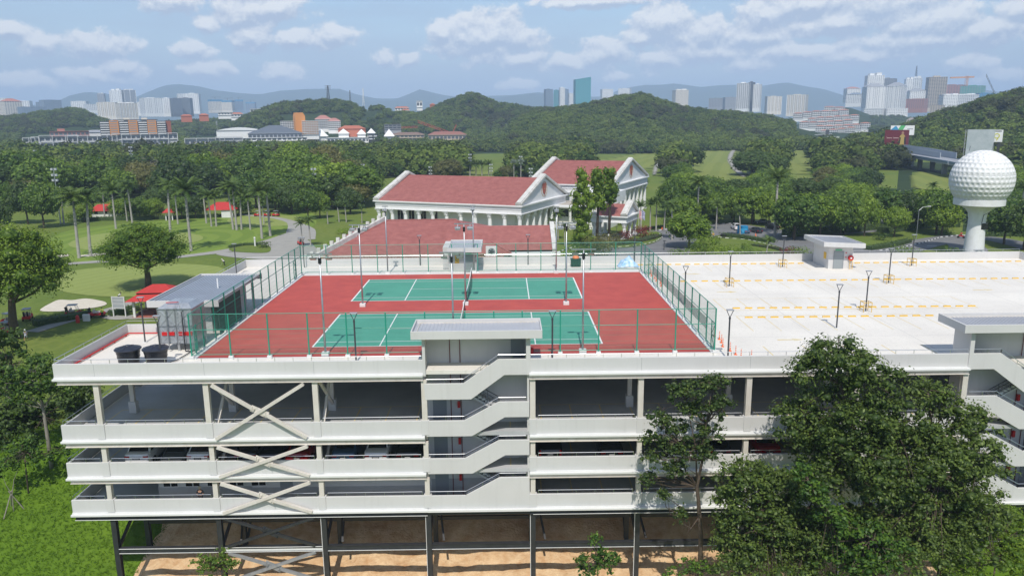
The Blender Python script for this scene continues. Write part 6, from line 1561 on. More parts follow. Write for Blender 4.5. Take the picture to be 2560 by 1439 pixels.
# golf course floodlights (tall masts with paired lamps)
def tall_mast(px, ptop, pbase, label, z=GZ):
    p = at(px, pbase, z); zt = atY(px, ptop, p[1])[2]; h = zt-z; e = empty('course_floodlight', (p[0], p[1], z), label=label, cat='floodlight', group='tall floodlights on the golf course')
    MB().tube([(0, 0, 0), (0, 0, h)], [.22, .12], 7).build('pole', GALV, e)
    for k_, zz in enumerate((h-.2, h-2.0, h-3.6)):
        m = MB(); m.box(-.8, .8, -.06, .06, zz, zz+.1)
        m.build('cross_arm', GALV, e)
        for s in (-1, 1): MB().add([(s*.6-.3, -.2, zz-.5), (s*.6+.3, -.2, zz-.5), (s*.6+.3, .4, zz-.35), (s*.6-.3, .4, zz-.35), (s*.6-.3, -.35, zz+.1), (s*.6+.3, -.35, zz+.1), (s*.6+.3, .3, zz+.15), (s*.6-.3, .3, zz+.15)], [(3,2,1,0),(4,5,6,7),(0,1,5,4),(1,2,6,5),(2,3,7,6),(3,0,4,7)]).build('floodlight', mat('lamp_white', (.6, .62, .65), .4) if 'lamp_white' not in bpy.data.materials else bpy.data.materials['lamp_white'], e)
for px, a, b, lb in ((99,375,462,'tall floodlight mast right of the bare grey tree'),(152,420,560,'tall floodlight mast beside the bright round tree and the palms'),(790,420,525,'tall floodlight mast before the dense trees left of the hall'),(910,410,505,'tall floodlight mast left of the hall roof end'),(337,366,470,'thin floodlight mast above the bushy trees, third from the left edge'),(455,402,470,'short looking floodlight mast over the grey crowned trees'),(1077,416,455,'tall floodlight mast behind the middle of the hall roof'),(1228,410,445,'floodlight mast at the small green beyond the hall'),(1176,385,440,'thin floodlight mast beside the fan palms beyond the hall'),(1327,420,465,'floodlight mast by the far hall left gable'),(1302,390,450,'thin dark floodlight mast before the fairway left end'),(648,364,420,'far floodlight mast above the flat topped trees'),(580,374,430,'far floodlight mast left of the white roofs'),(762,372,430,'far floodlight mast over the woods left of the hall'),(1055,370,420,'far floodlight mast below the crane'),(547,303,372,'far floodlight mast beside the domed white hall')):
    tall_mast(px, a, b, lb)
# ============================================================ FAR BUILDINGS
def m_(name, c, **k): return mat(name, c, .7, **k)
FW = m_('far_white', (.80, .80, .78)); FC = m_('far_cream', (.70, .64, .54)); FG = m_('far_grey', (.30, .31, .33)); FBL = m_('far_blue_grey', (.16, .22, .30)); FTEAL = m_('far_teal_glass', (.05, .26, .30)); FDK = m_('far_dark', (.07, .075, .09))
FOR = m_('far_orange', (.62, .26, .07)); FPK = m_('far_pink', (.42, .19, .16)); FBEIGE = m_('far_beige', (.50, .42, .32)); FRR = m_('far_red_roof', (.45, .14, .08)); WIN = mat('far_window', (.09, .105, .13), .3); WINL = mat('far_window_pale', (.22, .27, .32), .3); FGRN = m_('far_green_net', (.08, .32, .26)); FBN = m_('far_blue_net', (.03, .22, .42))
def tower(px0, px1, yt, yb, D, wall, floors, cols, label, rot=18, dep=.7, win=None, name='tower_block', cat='tower block', wfill=(.46, .42), top=None, base=None, grp_=None, side=True, fins=0):
    pc = (px0+px1)/2; b = atD(pc, yb, D); t = atD(pc, yt, D); z0 = b[2]-12; h = t[2]-b[2]+12; hv = t[2]-b[2]
    vis = abs(px1-px0)/FPX*np.linalg.norm(b-CP); a = R(abs(rot)); Wd = vis/(math.cos(a)+dep*math.sin(a)); Dp = Wd*dep
    azc = math.atan2(b[0]-CP[0], b[1]-CP[1])
    e = empty(name, (b[0], b[1], z0), -azc+R(rot), label, cat, grp_)
    MB().box(-Wd/2, Wd/2, -Dp/2, Dp/2, 0, h).build('wall', wall, e)
    m = MB(); fh = hv/floors; cw_ = Wd/cols; z00 = h-hv
    for f in range(floors):
        za = z00+f*fh+fh*(1-wfill[1])/2; zb = za+fh*wfill[1]
        for c in range(cols):
            xa = -Wd/2+cw_*c+cw_*(1-wfill[0])/2; xb = xa+cw_*wfill[0]; m.box(xa, xb, -Dp/2-.12, -Dp/2-.005, za, zb)
        if side:
            n2 = max(1, int(cols*dep)); c2 = Dp/n2
            for c in range(n2):
                ya = -Dp/2+c2*c+c2*(1-wfill[0])/2; yb_ = ya+c2*wfill[0]; sx = -1 if rot > 0 else 1
                m.box(sx*(Wd/2+.12), sx*(Wd/2+.005), ya, yb_, za, zb)
    w = m.build('windows', win or WIN, e, fixn=False); w['kind'] = 'stuff'
    if fins:
        m = MB()
        for c in range(fins+1): x = -Wd/2+Wd*c/fins; m.box(x-cw_*.13, x+cw_*.13, -Dp/2-.9, -Dp/2-.13, 0, h+.5)
        m.build('wall_fins', FW, e)
    if top: top(e, Wd, Dp, h, hv)
    else: MB().box(-Wd*.2, Wd*.15, -Dp*.2, Dp*.2, h, h+hv*.05).build('roof_plant', wall, e)
    MB().box(-Wd/2-.3, Wd/2+.3, -Dp/2-.3, Dp/2+.3, h-.01, h+.9).build('roof_edge', wall, e)
    return e
def hip_top(m2):
    def f(e, W, Dp, h, hv): MB().add([(-W/2-1, -Dp/2-1, h), (W/2+1, -Dp/2-1, h), (W/2+1, Dp/2+1, h), (-W/2-1, Dp/2+1, h), (-W*.15, 0, h+hv*.18), (W*.15, 0, h+hv*.18)], [(0,1,5,4),(1,2,5),(2,3,4,5),(3,0,4)]).build('roof', m2, e)
    return f
def crown_top(e, W, Dp, h, hv):
    MB().box(-W*.36, -W*.1, -Dp*.4, Dp*.3, h, h+hv*.07).box(W*.05, W*.34, -Dp*.4, Dp*.3, h, h+hv*.09).build('roof_block', FW, e)
def slant_top(e, W, Dp, h, hv): MB().prism([(-W/2, h), (W/2, h), (W/2, h+hv*.12), (-W/2, h+hv*.01)], -Dp/2, Dp/2).build('slanted_crown', FTEAL, e)
def net_top(mt):
    def f(e, W, Dp, h, hv): MB().box(-W/2-.5, W/2+.5, -Dp/2-.5, Dp/2+.5, h-hv*.16, h+hv*.02).build('scaffold_net', mt, e); MB().tube([(0, 0, h), (0, 0, h+hv*.28)], .8, 4).bar((-W*.3, 0, h+hv*.26), (W*.5, 0, h+hv*.27), 1.0).build('tower_crane', FDK, e)
    return f
# left skyline
T = [(-60,8,255,300,3200,FC,12,8,'cream apartment slab cut by the left edge of the view',dict(win=WIN)),
 (0,18,246,262,3600,FW,8,4,'white tower peeping behind the cream block at the left edge',{}),
 (12,52,254,296,3000,FC,13,7,'cream apartment tower with reddish hipped crown near the left edge',dict(top=hip_top(FRR))),
 (50,78,253,275,3700,FW,8,5,'pale tower behind the blue-grey office block',{}),
 (56,108,268,288,2900,FBL,7,10,'low blue-grey office block with white grid',dict(win=WINL)),
 (95,112,256,278,3500,FBL,8,4,'narrow dark blue tower between office block and glass slab',{}),
 (108,149,251,276,3400,FBL,9,10,'blue-green glass slab with dark roof edge',dict(win=WINL, wfill=(.8,.5))),
 (185,220,254,276,3600,FW,9,8,'white slab just right of the wooded hill',{}),(215,240,261,276,3500,FW,6,6,'lower white slab beside it, right of the wooded hill',{}),
 (248,264,235,264,3900,FG,13,4,'slender grey and white twin-crowned tower',dict(top=crown_top)),
 (276,286,236,262,4300,FBL,12,3,'thin bluish tower left of the tall curved pair',{}),
 (283,312,227,282,3900,FW,22,7,'tall white tower with flat cantilevered cap, left of the pair',dict(top=crown_top, fins=3)),
 (312,339,226,266,3900,FG,20,7,'tall grey tower with flat cantilevered cap, right of the pair',dict(top=crown_top, fins=2)),
 (251,292,257,290,2900,FC,12,10,'cream apartment slab below the slender tower',dict(fins=5)),(297,341,259,294,2800,FC,12,12,'cream apartment slab below the tall pair',dict(fins=6, top=crown_top)),
 (345,357,256,282,3400,FW,10,4,'small white tower left of the ribbed white slab',{}),(357,404,246,284,3300,FW,15,11,'broad ribbed white apartment slab',dict(fins=8)),
 (409,430,246,284,3400,FW,15,5,'white end of the long grey slab',{}),(430,455,247,284,3300,FDK,15,9,'dark grey slab face with many windows, left half',dict(win=WINL)),
 (453,482,246,284,3350,FDK,15,9,'dark grey slab face with many windows, right half',dict(win=WINL)),(445,462,235,250,3900,FW,6,4,'white tower top behind the dark slab',{}),
 (466,502,235,278,3800,FW,18,8,'tall white tower right of the dark slab',dict(fins=5)),
 (524,556,250,276,3900,FC,10,8,'cream tower with arched twin gables under blue netting',dict(top=net_top(FBN))),(556,586,252,276,3900,FC,10,8,'cream towers under construction with blue netting, middle one',dict(top=net_top(FBN))),
 (590,608,250,274,4300,FBL,9,5,'hazy tower under blue netting, second from the right of the group',dict(top=net_top(FBN))),(617,640,256,276,4600,FBL,8,5,'hazy blue netted tower, rightmost of the construction group',dict(top=net_top(FBN))),
# centre
 (1360,1382,224,260,2900,FBL,16,6,'blue and white apartment tower, leftmost of the tight blue cluster',dict(win=WINL)),(1384,1398,226,260,3000,FTEAL,16,4,'teal tower second from left of the blue cluster',dict(win=WINL)),
 (1398,1412,220,262,2900,FW,18,4,'blue topped white tower third in the blue cluster',{}),(1408,1421,224,258,3100,FBL,16,4,'dark blue tower at the right of the blue cluster',dict(win=WINL)),(1421,1433,234,258,3200,FW,9,4,'small white block between the blue cluster and the teal slab',{}),
 (1434,1476,200,256,2700,FTEAL,22,12,'tall teal glass office tower with slanted top',dict(top=slant_top, win=m_('teal_pane',(.08,.34,.38)), wfill=(.86,.45), rot=12)),
 (1501,1532,224,246,3400,FW,9,9,'white slab with curved roof, left one of two matching blocks',{}),(1546,1578,222,246,3400,FW,9,9,'white slab with curved roof, right one of two matching blocks',{}),
 (1681,1719,226,262,3000,FC,14,10,'pale stepped apartment tower alone behind the central hill',dict(top=crown_top)),
 (1773,1812,246,268,3300,FG,9,9,'grey apartment slab left of the black and white tower',{}),(1808,1840,244,270,3200,FG,10,8,'stepped grey apartments touching the black and white tower',{}),
 (1841,1872,209,272,2600,FW,24,6,'tall black and white striped tower, left wing',dict(win=FDK, wfill=(.7,.6))),(1868,1884,207,270,2650,FDK,24,4,'dark core of the black and white tower',{}),(1882,1901,212,270,2600,FW,24,4,'tall black and white tower, right wing',dict(win=FDK)),
 (1913,1950,242,278,2900,FC,15,9,'cream striped tower, left of two similar blocks',dict(fins=4)),(1969,2015,238,282,2900,FC,16,10,'cream striped tower, right of two similar blocks',dict(fins=5)),
# right
 (2111,2146,222,248,3000,FW,9,8,'white block with brown hipped roof left of the tower group',dict(top=hip_top(FPK))),(2118,2158,236,258,2800,FW,7,9,'lower white block with blue roof left of the tower group',dict(top=hip_top(FBL))),
 (2160,2200,190,270,3000,FW,26,8,'tallest white tower with stepped crown in the right group',dict(top=crown_top)),(2190,2232,198,262,3100,FG,24,9,'dark balconied tower just right of the tallest white one',dict(wfill=(.8,.5))),
 (2157,2205,218,270,2600,FW,20,10,'white gabled apartment tower in front, left of the pair',dict(top=hip_top(FG), fins=4)),(2215,2258,216,270,2600,FW,20,9,'white gabled apartment tower in front, right of the pair',dict(top=hip_top(FG), fins=4)),
 (2258,2278,199,262,3300,FW,20,4,'slim white tower, left of the twin slim ones',dict(top=crown_top)),(2279,2298,196,256,3300,FW,20,4,'slim white tower, right of the twin slim ones',dict(top=crown_top)),
 (2266,2312,228,262,2900,FW,11,10,'white hip roofed block under the slim towers',dict(top=hip_top(FG))),(2267,2312,248,272,2700,FPK,8,9,'reddish brown terraced block at the foot of the slim towers',{}),
 (2314,2355,194,270,2900,FBEIGE,22,8,'unfinished concrete tower with open floors',dict(win=FDK, wfill=(.75,.65))),(2352,2400,214,262,3300,FPK,14,8,'red brown tower under construction behind white blocks',{}),
 (2350,2392,238,278,2600,FW,11,10,'white cubic block, left of two with faint roof lettering',dict(top=crown_top)),(2393,2436,238,278,2600,FW,11,10,'white cubic block, right of two with faint roof lettering',dict(top=crown_top)),
 (2384,2410,214,262,3350,FBL,14,5,'blue grey framed tower in the construction group',{}),(2404,2450,216,270,3200,FGRN,14,8,'tower wrapped in green netting',dict(win=FG)),(2440,2477,234,268,2900,FBN,9,7,'blue netted building at the edge of the dark hill',{}),
 (2164,2210,272,290,2450,FW,4,12,'white podium with arches below the gabled towers, left part',{}),(2212,2262,272,288,2450,FW,4,12,'white podium below the gabled towers, right part',{}),(2328,2356,264,284,2500,FBEIGE,6,5,'small beige block at the slope below the white cubes',{})]
for i, a in enumerate(T):
    k = a[9]; k = dict(k); rot = k.pop('rot', [16, -14, 22, -20][i % 4]); tower(*a[:9], rot=rot, **k)
# communication mast, cranes
def lattice(px, yt, yb, D, w, label, cat='mast', taper=.25, mt=None, name='lattice_mast'):
    b = atD(px, yb, D); t = atD(px, yt, D); h = t[2]-b[2]; e = empty(name, tuple(b), 0, label, cat); m = MB(); n = 8
    for s, t_ in ((-1,-1),(1,-1),(1,1),(-1,1)): m.bar((s*w/2, t_*w/2, -6), (s*w/2*taper, t_*w/2*taper, h), w*.12)
    m.build('leg', mt or FDK, e); m = MB()
    for i in range(n):
        a0 = 1-(1-taper)*i/n; a1 = 1-(1-taper)*(i+1)/n; m.bar((-w/2*a0, -w/2*a0, h*i/n), (w/2*a1, -w/2*a1, h*(i+1)/n), w*.08); m.bar((w/2*a0, -w/2*a0, h*i/n), (-w/2*a1, -w/2*a1, h*(i+1)/n), w*.08)
    m.build('bracing', mt or FDK, e); return e, h
lattice(2289, 165, 200, 4000, 9, 'thin telecom spire above the slim white towers', taper=.15)
e_, h_ = lattice(821, 214, 250, 1350, 5, 'lattice pylon on the wooded hill behind the orange tower', cat='pylon'); m = MB()
for z in (.75, .87, .97): m.bar((-5, 0, h_*z), (5, 0, h_*z), .6)
m.build('cross_arm', FDK, e_)
lattice(876, 226, 258, 1380, 3, 'thin dark mast left of the bare patch on the hill'); lattice(909, 221, 256, 1400, 3, 'thin pale mast at the grassy summit', mt=FW)
e_, h_ = lattice(2415, 190, 216, 3300, 7, 'orange tower crane above the green netted building', 'crane', 1, FOR, 'tower_crane'); MB().bar((-60, 0, h_-6), (25, 0, h_-4), 5).build('jib', FOR, e_)
def crane_jib(pa, pb, D, w, mt, label):
    a = atD(*pa, D); b = atD(*pb, D); e = empty('crane', tuple(a), 0, label, 'crane'); d = Vector(tuple(b-a)); m = MB(); L = d.length; n = max(4, int(L/(w*1.4)))
    up = Vector((0, 0, w)); p = [d*(i/n) for i in range(n+1)]
    m.bar(p[0], p[-1], w*.18); m.bar(p[0]+up, p[-1]+up, w*.18)
    for i in range(n): m.bar(p[i] if i % 2 else p[i]+up, p[i+1]+up if i % 2 else p[i+1], w*.14)
    m.build('jib', mt, e); return e
crane_jib((2465, 190), (2486, 235), 2400, 5, FDK, 'dark luffing crane jib leaning above the dark hill')
CRR = m_('crane_red', (.45, .06, .03))
crane_jib((1044, 306), (1130, 337), 1050, 2.6, CRR, 'long red and white crane jib sloping above the low tiled roofs'); crane_jib((1000, 321), (1045, 319), 1100, 2.0, CRR, 'short pale crane jib left of the long sloping jib'); crane_jib((1130, 337), (1141, 314), 1050, 2.0, CRR, 'red crane A-frame at the end of the long jib')
lattice(1131, 334, 362, 1050, 3.5, 'blue crane tower below the red jib', 'crane', 1, FBL, 'crane_tower'); lattice(987, 318, 350, 1090, 3.5, 'red crane tower beside the grey terraced roof', 'crane', 1, CRR, 'crane_tower')
def hitD(px, py, lift=5.0):
    d = ray(px, py); k = 1/math.hypot(d[0], d[1])
    for D in range(600, 2600, 12):
        p = CP+d*k*D
        if p[2] <= tz(p[0], p[1])+lift: return D
    return 1400
# mid distance: 900-1300 m
def block(px0, px1, yt, yb, D, wall, label, dep=14, rot=0, roof=None, bands=0, win=WIN, name='low_building', cat='building', cols=0, rh=0.0):
    b = atD((px0+px1)/2, yb, D); t = atD((px0+px1)/2, yt, D); W_ = (px1-px0)/FPX*np.linalg.norm(b-CP)/math.cos(R(rot)); h = t[2]-b[2]; azc = math.atan2(b[0]-CP[0], b[1]-CP[1])
    e = empty(name, (b[0], b[1], b[2]-6), -azc+R(rot), label, cat); H = h+6
    MB().box(-W_/2, W_/2, 0, dep, 0, H).build('wall', wall, e)
    if bands:
        n = cols or max(2, int(W_/4.5)); cw_ = W_/n
        for f in range(bands):
            za = 6+h*f/bands+h/bands*.22; zb = za+h/bands*.5
            if n*bands <= 60:
                for c in range(n): MB().box(-W_/2+cw_*(c+.14), -W_/2+cw_*(c+.86), -.15, -.01, za, zb).build('window', win, e)
            else:
                m = MB(); [m.box(-W_/2+cw_*(c+.14), -W_/2+cw_*(c+.86), -.15, -.01, za, zb) for c in range(n)]; o = m.build('windows', win, e); o['kind'] = 'stuff'
        m = MB()
        for f in range(bands+1): m.box(-W_/2-.2, W_/2+.2, -1.2, -.16, 6+h*f/bands-.25, 6+h*f/bands+.1)
        m.build('balcony_slab', wall, e)
    if roof:
        r_ = rh or h*.4
        MB().add([(-W_/2-1, -1, H), (W_/2+1, -1, H), (W_/2+1, dep+1, H), (-W_/2-1, dep+1, H), (-W_/2+dep*.4, dep/2, H+r_), (W_/2-dep*.4, dep/2, H+r_)], [(0,1,5,4),(1,2,5),(2,3,4,5),(3,0,4)]).build('roof', roof, e)
    return e, W_, H
# orange and black block
oe, oW, oH = block(270, 402, 303, 337, 1080, FDK, 'long six-storey block with orange and black bays', dep=16, bands=0, name='orange_block')
n = 7; seg = oW/n
for i in range(n):
    o_ = i in (1, 3, 5); x0 = -oW/2+seg*i
    if o_: MB().box(x0, x0+seg*.95, -1.2, -.01, 0, oH+1).build('orange_bay', FOR, oe)
    m = MB()
    for f in range(6):
        z = 6+(oH-6)*f/6+1.2
        if o_: m.box(x0+.8, x0+seg*.9-.8, -1.3, -1.21, z+.6, z+1.6)
        else: m.box(x0+.5, x0+seg-.5, -1.0, -.01, z-.7, z+.3)
    m.build('window_band' if o_ else 'balcony', WINL if o_ else FW, oe)
MB().box(-oW*.14, -oW*.05, 2, 12, oH, oH+4).box(oW*.13, oW*.22, 2, 12, oH, oH+4).build('roof_block', FC, oe); MB().box(-oW*.3, oW*.38, 0, 15, oH+1.01, oH+2).build('roof', FDK, oe)
MB().box(oW/2+.01, oW/2+6, 3, 16, 0, oH).build('red_wing', m_('brick_red', (.30, .09, .05)), oe)
block(138, 212, 328, 340, 1120, FPK, 'low pink building left of the orange block', roof=None, bands=1, dep=20); block(146, 160, 322, 332, 1125, FPK, 'small pink tower on the low pink building', dep=8)
block(214, 268, 331, 340, 1150, FW, 'white and grey roofed sheds between pink building and orange block', roof=FG, dep=25, rh=3)
TERR = m_('terrace_white', (.50, .51, .51))
for a in [(62,84,347,357,960,'white terrace house end among trees, leftmost'),(84,112,345,358,960,'pale grey party wall block in the white terrace row'),(112,185,341,354,955,'long glazed white terrace row, left section'),(185,280,341,355,950,'long glazed white terrace row, middle section'),(298,430,336,349,950,'glazed white terrace row right of the gap'),
          (318,412,349,363,900,'lower white terrace row with open cube frames'),(88,180,358,368,900,'lowest white terrace row half buried in trees'),(228,262,355,364,890,'short white frame row among trees'),(470,545,348,366,930,'white balconied row left of the glass cube'),(545,604,345,370,930,'white block with large glass cube')]:
    e, W_, H = block(a[0], a[1], a[2], a[3], a[4], TERR, a[5], bands=1, win=WIN, dep=12); 
    m = MB(); n = max(2, int(W_/9))
    for i in range(n+1): x = -W_/2+W_*i/n; m.box(x-.35, x+.35, -2.2, -1.21, 4, H+.8)
    m.box(-W_/2, W_/2, -2.2, -1.22, H+.81, H+1.4); m.build('frame', TERR, e)
# big curved white hall and grey roofed hall
e, W_, H = block(549, 640, 326, 345, 1000, FW, 'low white hall with swept curved roof', dep=40, name='white_hall')
m = MB(); n = 10; m.prism([(-W_/2, H), *[(-W_/2+W_*i/n, H+3.2*math.sin(math.pi*i/n*.9)) for i in range(1, n+1)], (W_/2, H)], -1, 41); m.build('curved_roof', FW, e)
e, W_, H = block(628, 750, 333, 346, 960, m_('hall_wall', (.42, .44, .47)), 'wide hall with shallow grey hipped roof', dep=60, roof=m_('slate_roof', (.12, .14, .17)), rh=9, name='grey_roofed_hall', bands=1)
block(600, 760, 344, 352, 930, FW, 'white arcaded podium in front of the grey roofed hall', dep=12, bands=1, cols=14)
# orange tower with white residential block, red roofed hospital-like block
e, W_, H = block(704, 745, 303, 328, 1010, FW, 'white six-storey residential wing left of the orange tower', bands=6, cols=8, dep=12)
e, W_, H = block(741, 764, 290, 332, 1000, FOR, 'orange stair tower with sloping top', dep=14, rot=10); MB().prism([(-W_/2, H), (W_/2, H), (W_/2*.6, H+4), (-W_/2*.8, H+4)], 0, 14).build('roof_cap', FOR, e)
block(758, 796, 302, 336, 995, FW, 'white and orange residential block right of the orange tower', bands=8, cols=7, dep=12, win=FOR)
block(790, 828, 298, 318, 1030, FW, 'white block with maroon hipped roofs behind the orange tower', bands=5, cols=8, dep=18, roof=FPK, rh=5); block(822, 851, 303, 322, 1025, FW, 'smaller maroon roofed white block at its right', bands=4, cols=6, dep=14, roof=FPK, rh=4)
block(848, 912, 322, 330, 1020, FRR, 'row of red and white striped pitched roofs below the hill', dep=20, roof=FRR, rh=4)
# white pyramidal pavilions
for a in [(789,818,341,352,1000,9,'white pavilion with pyramid roof, leftmost of the pyramid roofs'),(848,872,334,352,1010,6,'white pyramid roof rising from the long white hall'),(895,914,335,350,1010,6,'second white pyramid roof on the long hall'),(920,938,333,348,1000,6,'white pyramid roof left of the dark columned block'),(962,985,341,350,990,9,'white pyramid roof standing alone above the trees')]:
    e, W_, H = block(a[0], a[1], a[2], a[3], a[4], FW, a[6], dep=10); MB().add([(-W_*.6, -2, H), (W_*.6, -2, H), (W_*.6, 12, H), (-W_*.6, 12, H), (0, 5, H+a[5])], [(0,1,4),(1,2,4),(2,3,4),(3,0,4)]).build('pyramid_roof', FW, e)
block(820, 922, 344, 357, 1000, FW, 'long low white hall with stepped roofs', dep=20, bands=1); block(922, 944, 336, 350, 995, FDK, 'dark columned block right of the white halls', bands=2, win=FW, dep=12)
block(982, 1060, 337, 352, 1000, FBEIGE, 'beige terraced building with long brown roof', dep=20, roof=m_('brown_roof', (.22, .14, .11)), rh=3, bands=2); block(1072, 1165, 337, 350, 1010, FBEIGE, 'beige building with red brown roof right of the crane', dep=20, roof=m_('brown_roof2', (.28, .12, .09)), rh=4, bands=1)
block(962, 1002, 311, 322, 1010, FG, 'grey terraced concrete building at the foot of the hill', bands=2, dep=14); block(1010, 1062, 362, 372, 900, FC, 'low pale sheds between trees below the beige roofs', dep=10, roof=FW, rh=1.5); block(1060, 1130, 360, 368, 920, FG, 'grey construction platform below the crane', dep=10)
# houses on the hills
for a in [(988,1022,270,276,1300,'white villa with orange roof on the saddle of the hill',FW,FRR),(1005,1024,276,281,1290,'lower wing of the orange roofed villa',FW,FRR),(1042,1056,252,268,1330,'white stepped modern house on the ridge',FW,None),(1075,1088,262,268,1340,'orange roof peeping from the trees of the peak',FRR,FRR),
          (548,580,281,288,1500,'white villa row on the ridge left of the hill',FW,None),(580,606,285,292,1450,'second white villa on the ridge',FW,FRR),(628,662,272,282,1450,'flat roofed white villa near the left end of the wooded hill',FW,None),(500,520,288,294,1400,'small red roofed house among trees on the left ridge',FRR,FRR),(455,478,290,296,1400,'small orange roofed house left of the villa row',FRR,FRR)]:
    block(a[0], a[1], a[2], a[3], hitD((a[0]+a[1])/2, a[3]-1), a[6], a[5], dep=10, roof=a[7], rh=2.5, bands=1 if a[6] is FW else 0, name='hill_house', cat='house')
# terraced white apartments with orange roofs on the slope
rr = random.Random(4)
i = 0
for row, (xa, xb, yt0, yt1, D) in enumerate([(2062,2110,268,272,1900),(1984,2120,284,272,1750),(2020,2146,296,288,1680),(2000,2130,306,300,1620),(2040,2174,316,308,1560),(2052,2136,326,318,1500)]):
    n = max(1, round((xb-xa)/22)); 
    for j in range(n):
        x0 = xa+(xb-xa)*j/n; x1 = xa+(xb-xa)*(j+1)/n-1; yt = yt0+(yt1-yt0)*j/n+rr.uniform(-1.5, 1.5)
        block(x0, x1, yt, yt+13, D, FW, f'white terraced apartments with orange roofs, {["top", "second", "third", "fourth", "fifth", "lowest"][row]} tier, '+('only house' if n == 1 else f'house {["one","two","three","four","five","six","seven"][j]} from the west'), dep=14, bands=3, cols=5, roof=FRR, rh=1.6, name='terraced_apartments', cat='apartment building')
block(2270, 2300, 300, 308, 1700, FC, 'cream villa with grey hipped roof below the tower group', dep=16, roof=m_('villa_roof', (.30, .25, .22)), rh=4)
block(2316, 2332, 292, 302, 1500, FW, 'white stepped house at the edge of the dark hill', dep=10)
# highway viaduct
def ribbon(name, pts, D0s, wd, h, mt, label, cat, fence_h=0, fmt=None, pier=True):
    P = [atD(x, y, d) for (x, y), d in zip(pts, D0s)]; e = empty(name, tuple(P[0]), 0, label, cat); o = P[0]; m = MB(); k = []
    for i in range(len(P)-1):
        a = Vector(tuple(P[i]-o)); b = Vector(tuple(P[i+1]-o)); m.bar(a, b, wd, h)
    m.build('deck', mt, e)
    if fence_h:
        m = MB()
        for i in range(len(P)-1):
            a = Vector(tuple(P[i]-o)); b = Vector(tuple(P[i+1]-o)); d = (b-a).normalized(); s = d.cross(Vector((0, 0, 1)))*(wd/2); n = max(1, int((b-a).length/8))
            for sg in (-1, 1): m.bar(a+s*sg+Vector((0, 0, fence_h/2)), b+s*sg+Vector((0, 0, fence_h/2)), .3, fence_h)
        m.build('noise_barrier', fmt or FG, e)
    if pier:
        for i in range(len(P)-1):
            n = max(1, int(np.linalg.norm(P[i+1]-P[i])/30))
            for j in range(n):
                q = P[i]+(P[i+1]-P[i])*(j+.5)/n-o; MB().box(q[0]-1, q[0]+1, q[1]-1, q[1]+1, q[2]-16, q[2]-h/2).build('pier', FG, e)
    return e
ribbon('viaduct', [(2120,364),(2140,368),(2230,380),(2330,396),(2400,408),(2480,424)], [670,640,580,500,450,425], 11, 1.6, FG, 'elevated highway curving behind the trees, left of the ball tower', 'viaduct', 1.1, FBL)
ribbon('viaduct', [(2236,376),(2300,387),(2370,401)], [610,540,490], 8, 1.2, FG, 'second carriageway with tall translucent noise barrier', 'viaduct', 4.2, m_('barrier', (.42, .46, .50)))
ribbon('viaduct', [(2470,422),(2530,432),(2600,444)], [440,420,400], 12, 1.6, FG, 'short stretch of elevated highway at the right edge beyond the ball', 'viaduct', 1.2, FBL)
ribbon('flyover', [(2100,350),(2204,347)], [1000,960], 10, 1.2, FW, 'white footbridge like flyover left of the red billboard', 'bridge', 1.0, FW); ribbon('flyover', [(2028,340),(2070,336)], [1080,1060], 12, 2, FG, 'grey flyover end among trees', 'bridge', 1.0, FW)
block(2070, 2095, 341, 356, 980, m_('pale_green_board', (.45, .50, .42)), 'pale green hoarding beside the dark pillar', dep=1, name='hoarding', cat='hoarding'); block(2063, 2070, 324, 356, 985, FDK, 'dark slender advertising pillar by the highway', dep=4, name='pillar', cat='pillar')
# billboards
def billboard(px0, px1, yt, yb, D, face, label, ybase, legs=2):
    e, W_, H = block(px0, px1, yt, yb, D, face, label, dep=1.2, name='billboard', cat='billboard')
    return e, W_, H
def bboard(px0, px1, yt, yb, ybase, D, face, label):
    c = (px0+px1)/2; b = atD(c, yb, D); t = atD(c, yt, D); g = atD(c, ybase, D); W_ = (px1-px0)/FPX*np.linalg.norm(b-CP); azc = math.atan2(b[0]-CP[0], b[1]-CP[1]); h = t[2]-b[2]
    e = empty('billboard', tuple(g), -azc, label, 'billboard'); z0 = b[2]-g[2]
    MB().box(-W_/2, W_/2, 0, 1.2, z0, z0+h).build('panel', face, e)
    for s in (-.3, .3): MB().box(s*W_-.5, s*W_+.5, .2, 1.0, -8, z0-.01).build('post', DGREY, e)
    return e, W_, z0, h
RB = m_('billboard_maroon', (.13, .008, .02)); e, W_, z0, h = bboard(2214, 2262, 325, 362, 382, 560, RB, 'maroon billboard with pale script and a figure in gold jacket')
m = MB()                                                  # the figure print
cx = W_*.24
m.prism([(cx-1.6, z0+.05), (cx+1.7, z0+.05), (cx+1.9, z0+h*.35), (cx+1.3, z0+h*.62), (cx+.5, z0+h*.70), (cx-.6, z0+h*.70), (cx-1.5, z0+h*.6), (cx-2.0, z0+h*.35)], -.06, -.01); m.build('figure_print', m_('gold_print', (.42, .30, .08)), e)
MB().prism([(cx+math.cos(t*.7)*.75, z0+h*.80+math.sin(t*.7)*1.0) for t in range(9)], -.07, -.011).build('face_print', SKIN, e); MB().prism([(cx-1.9, z0+.5), (cx-1.2, z0+.5), (cx-.9, z0+h*.5), (cx-1.7, z0+h*.5)], -.09, -.062).prism([(cx+1.2, z0+.3), (cx+2.1, z0+.3), (cx+1.9, z0+h*.5), (cx+1.0, z0+h*.55)], -.09, -.062).build('sleeve_print', BLKPL, e)
m = MB(); x = -W_*.42                                     # handwriting-like script line
for k in range(2):
    pts = []; L0 = x+k*W_*.27; L1 = L0+W_*.23
    for i in range(34): t = i/33; pts.append((L0+(L1-L0)*t, -.05, z0+h*.46+.32*math.sin(i*1.35)+(.55 if i in (0, 1) else 0)))
    for p, q in zip(pts[:-1], pts[1:]): m.bar(p, q, .02, .16, up=(0, 0, 1))
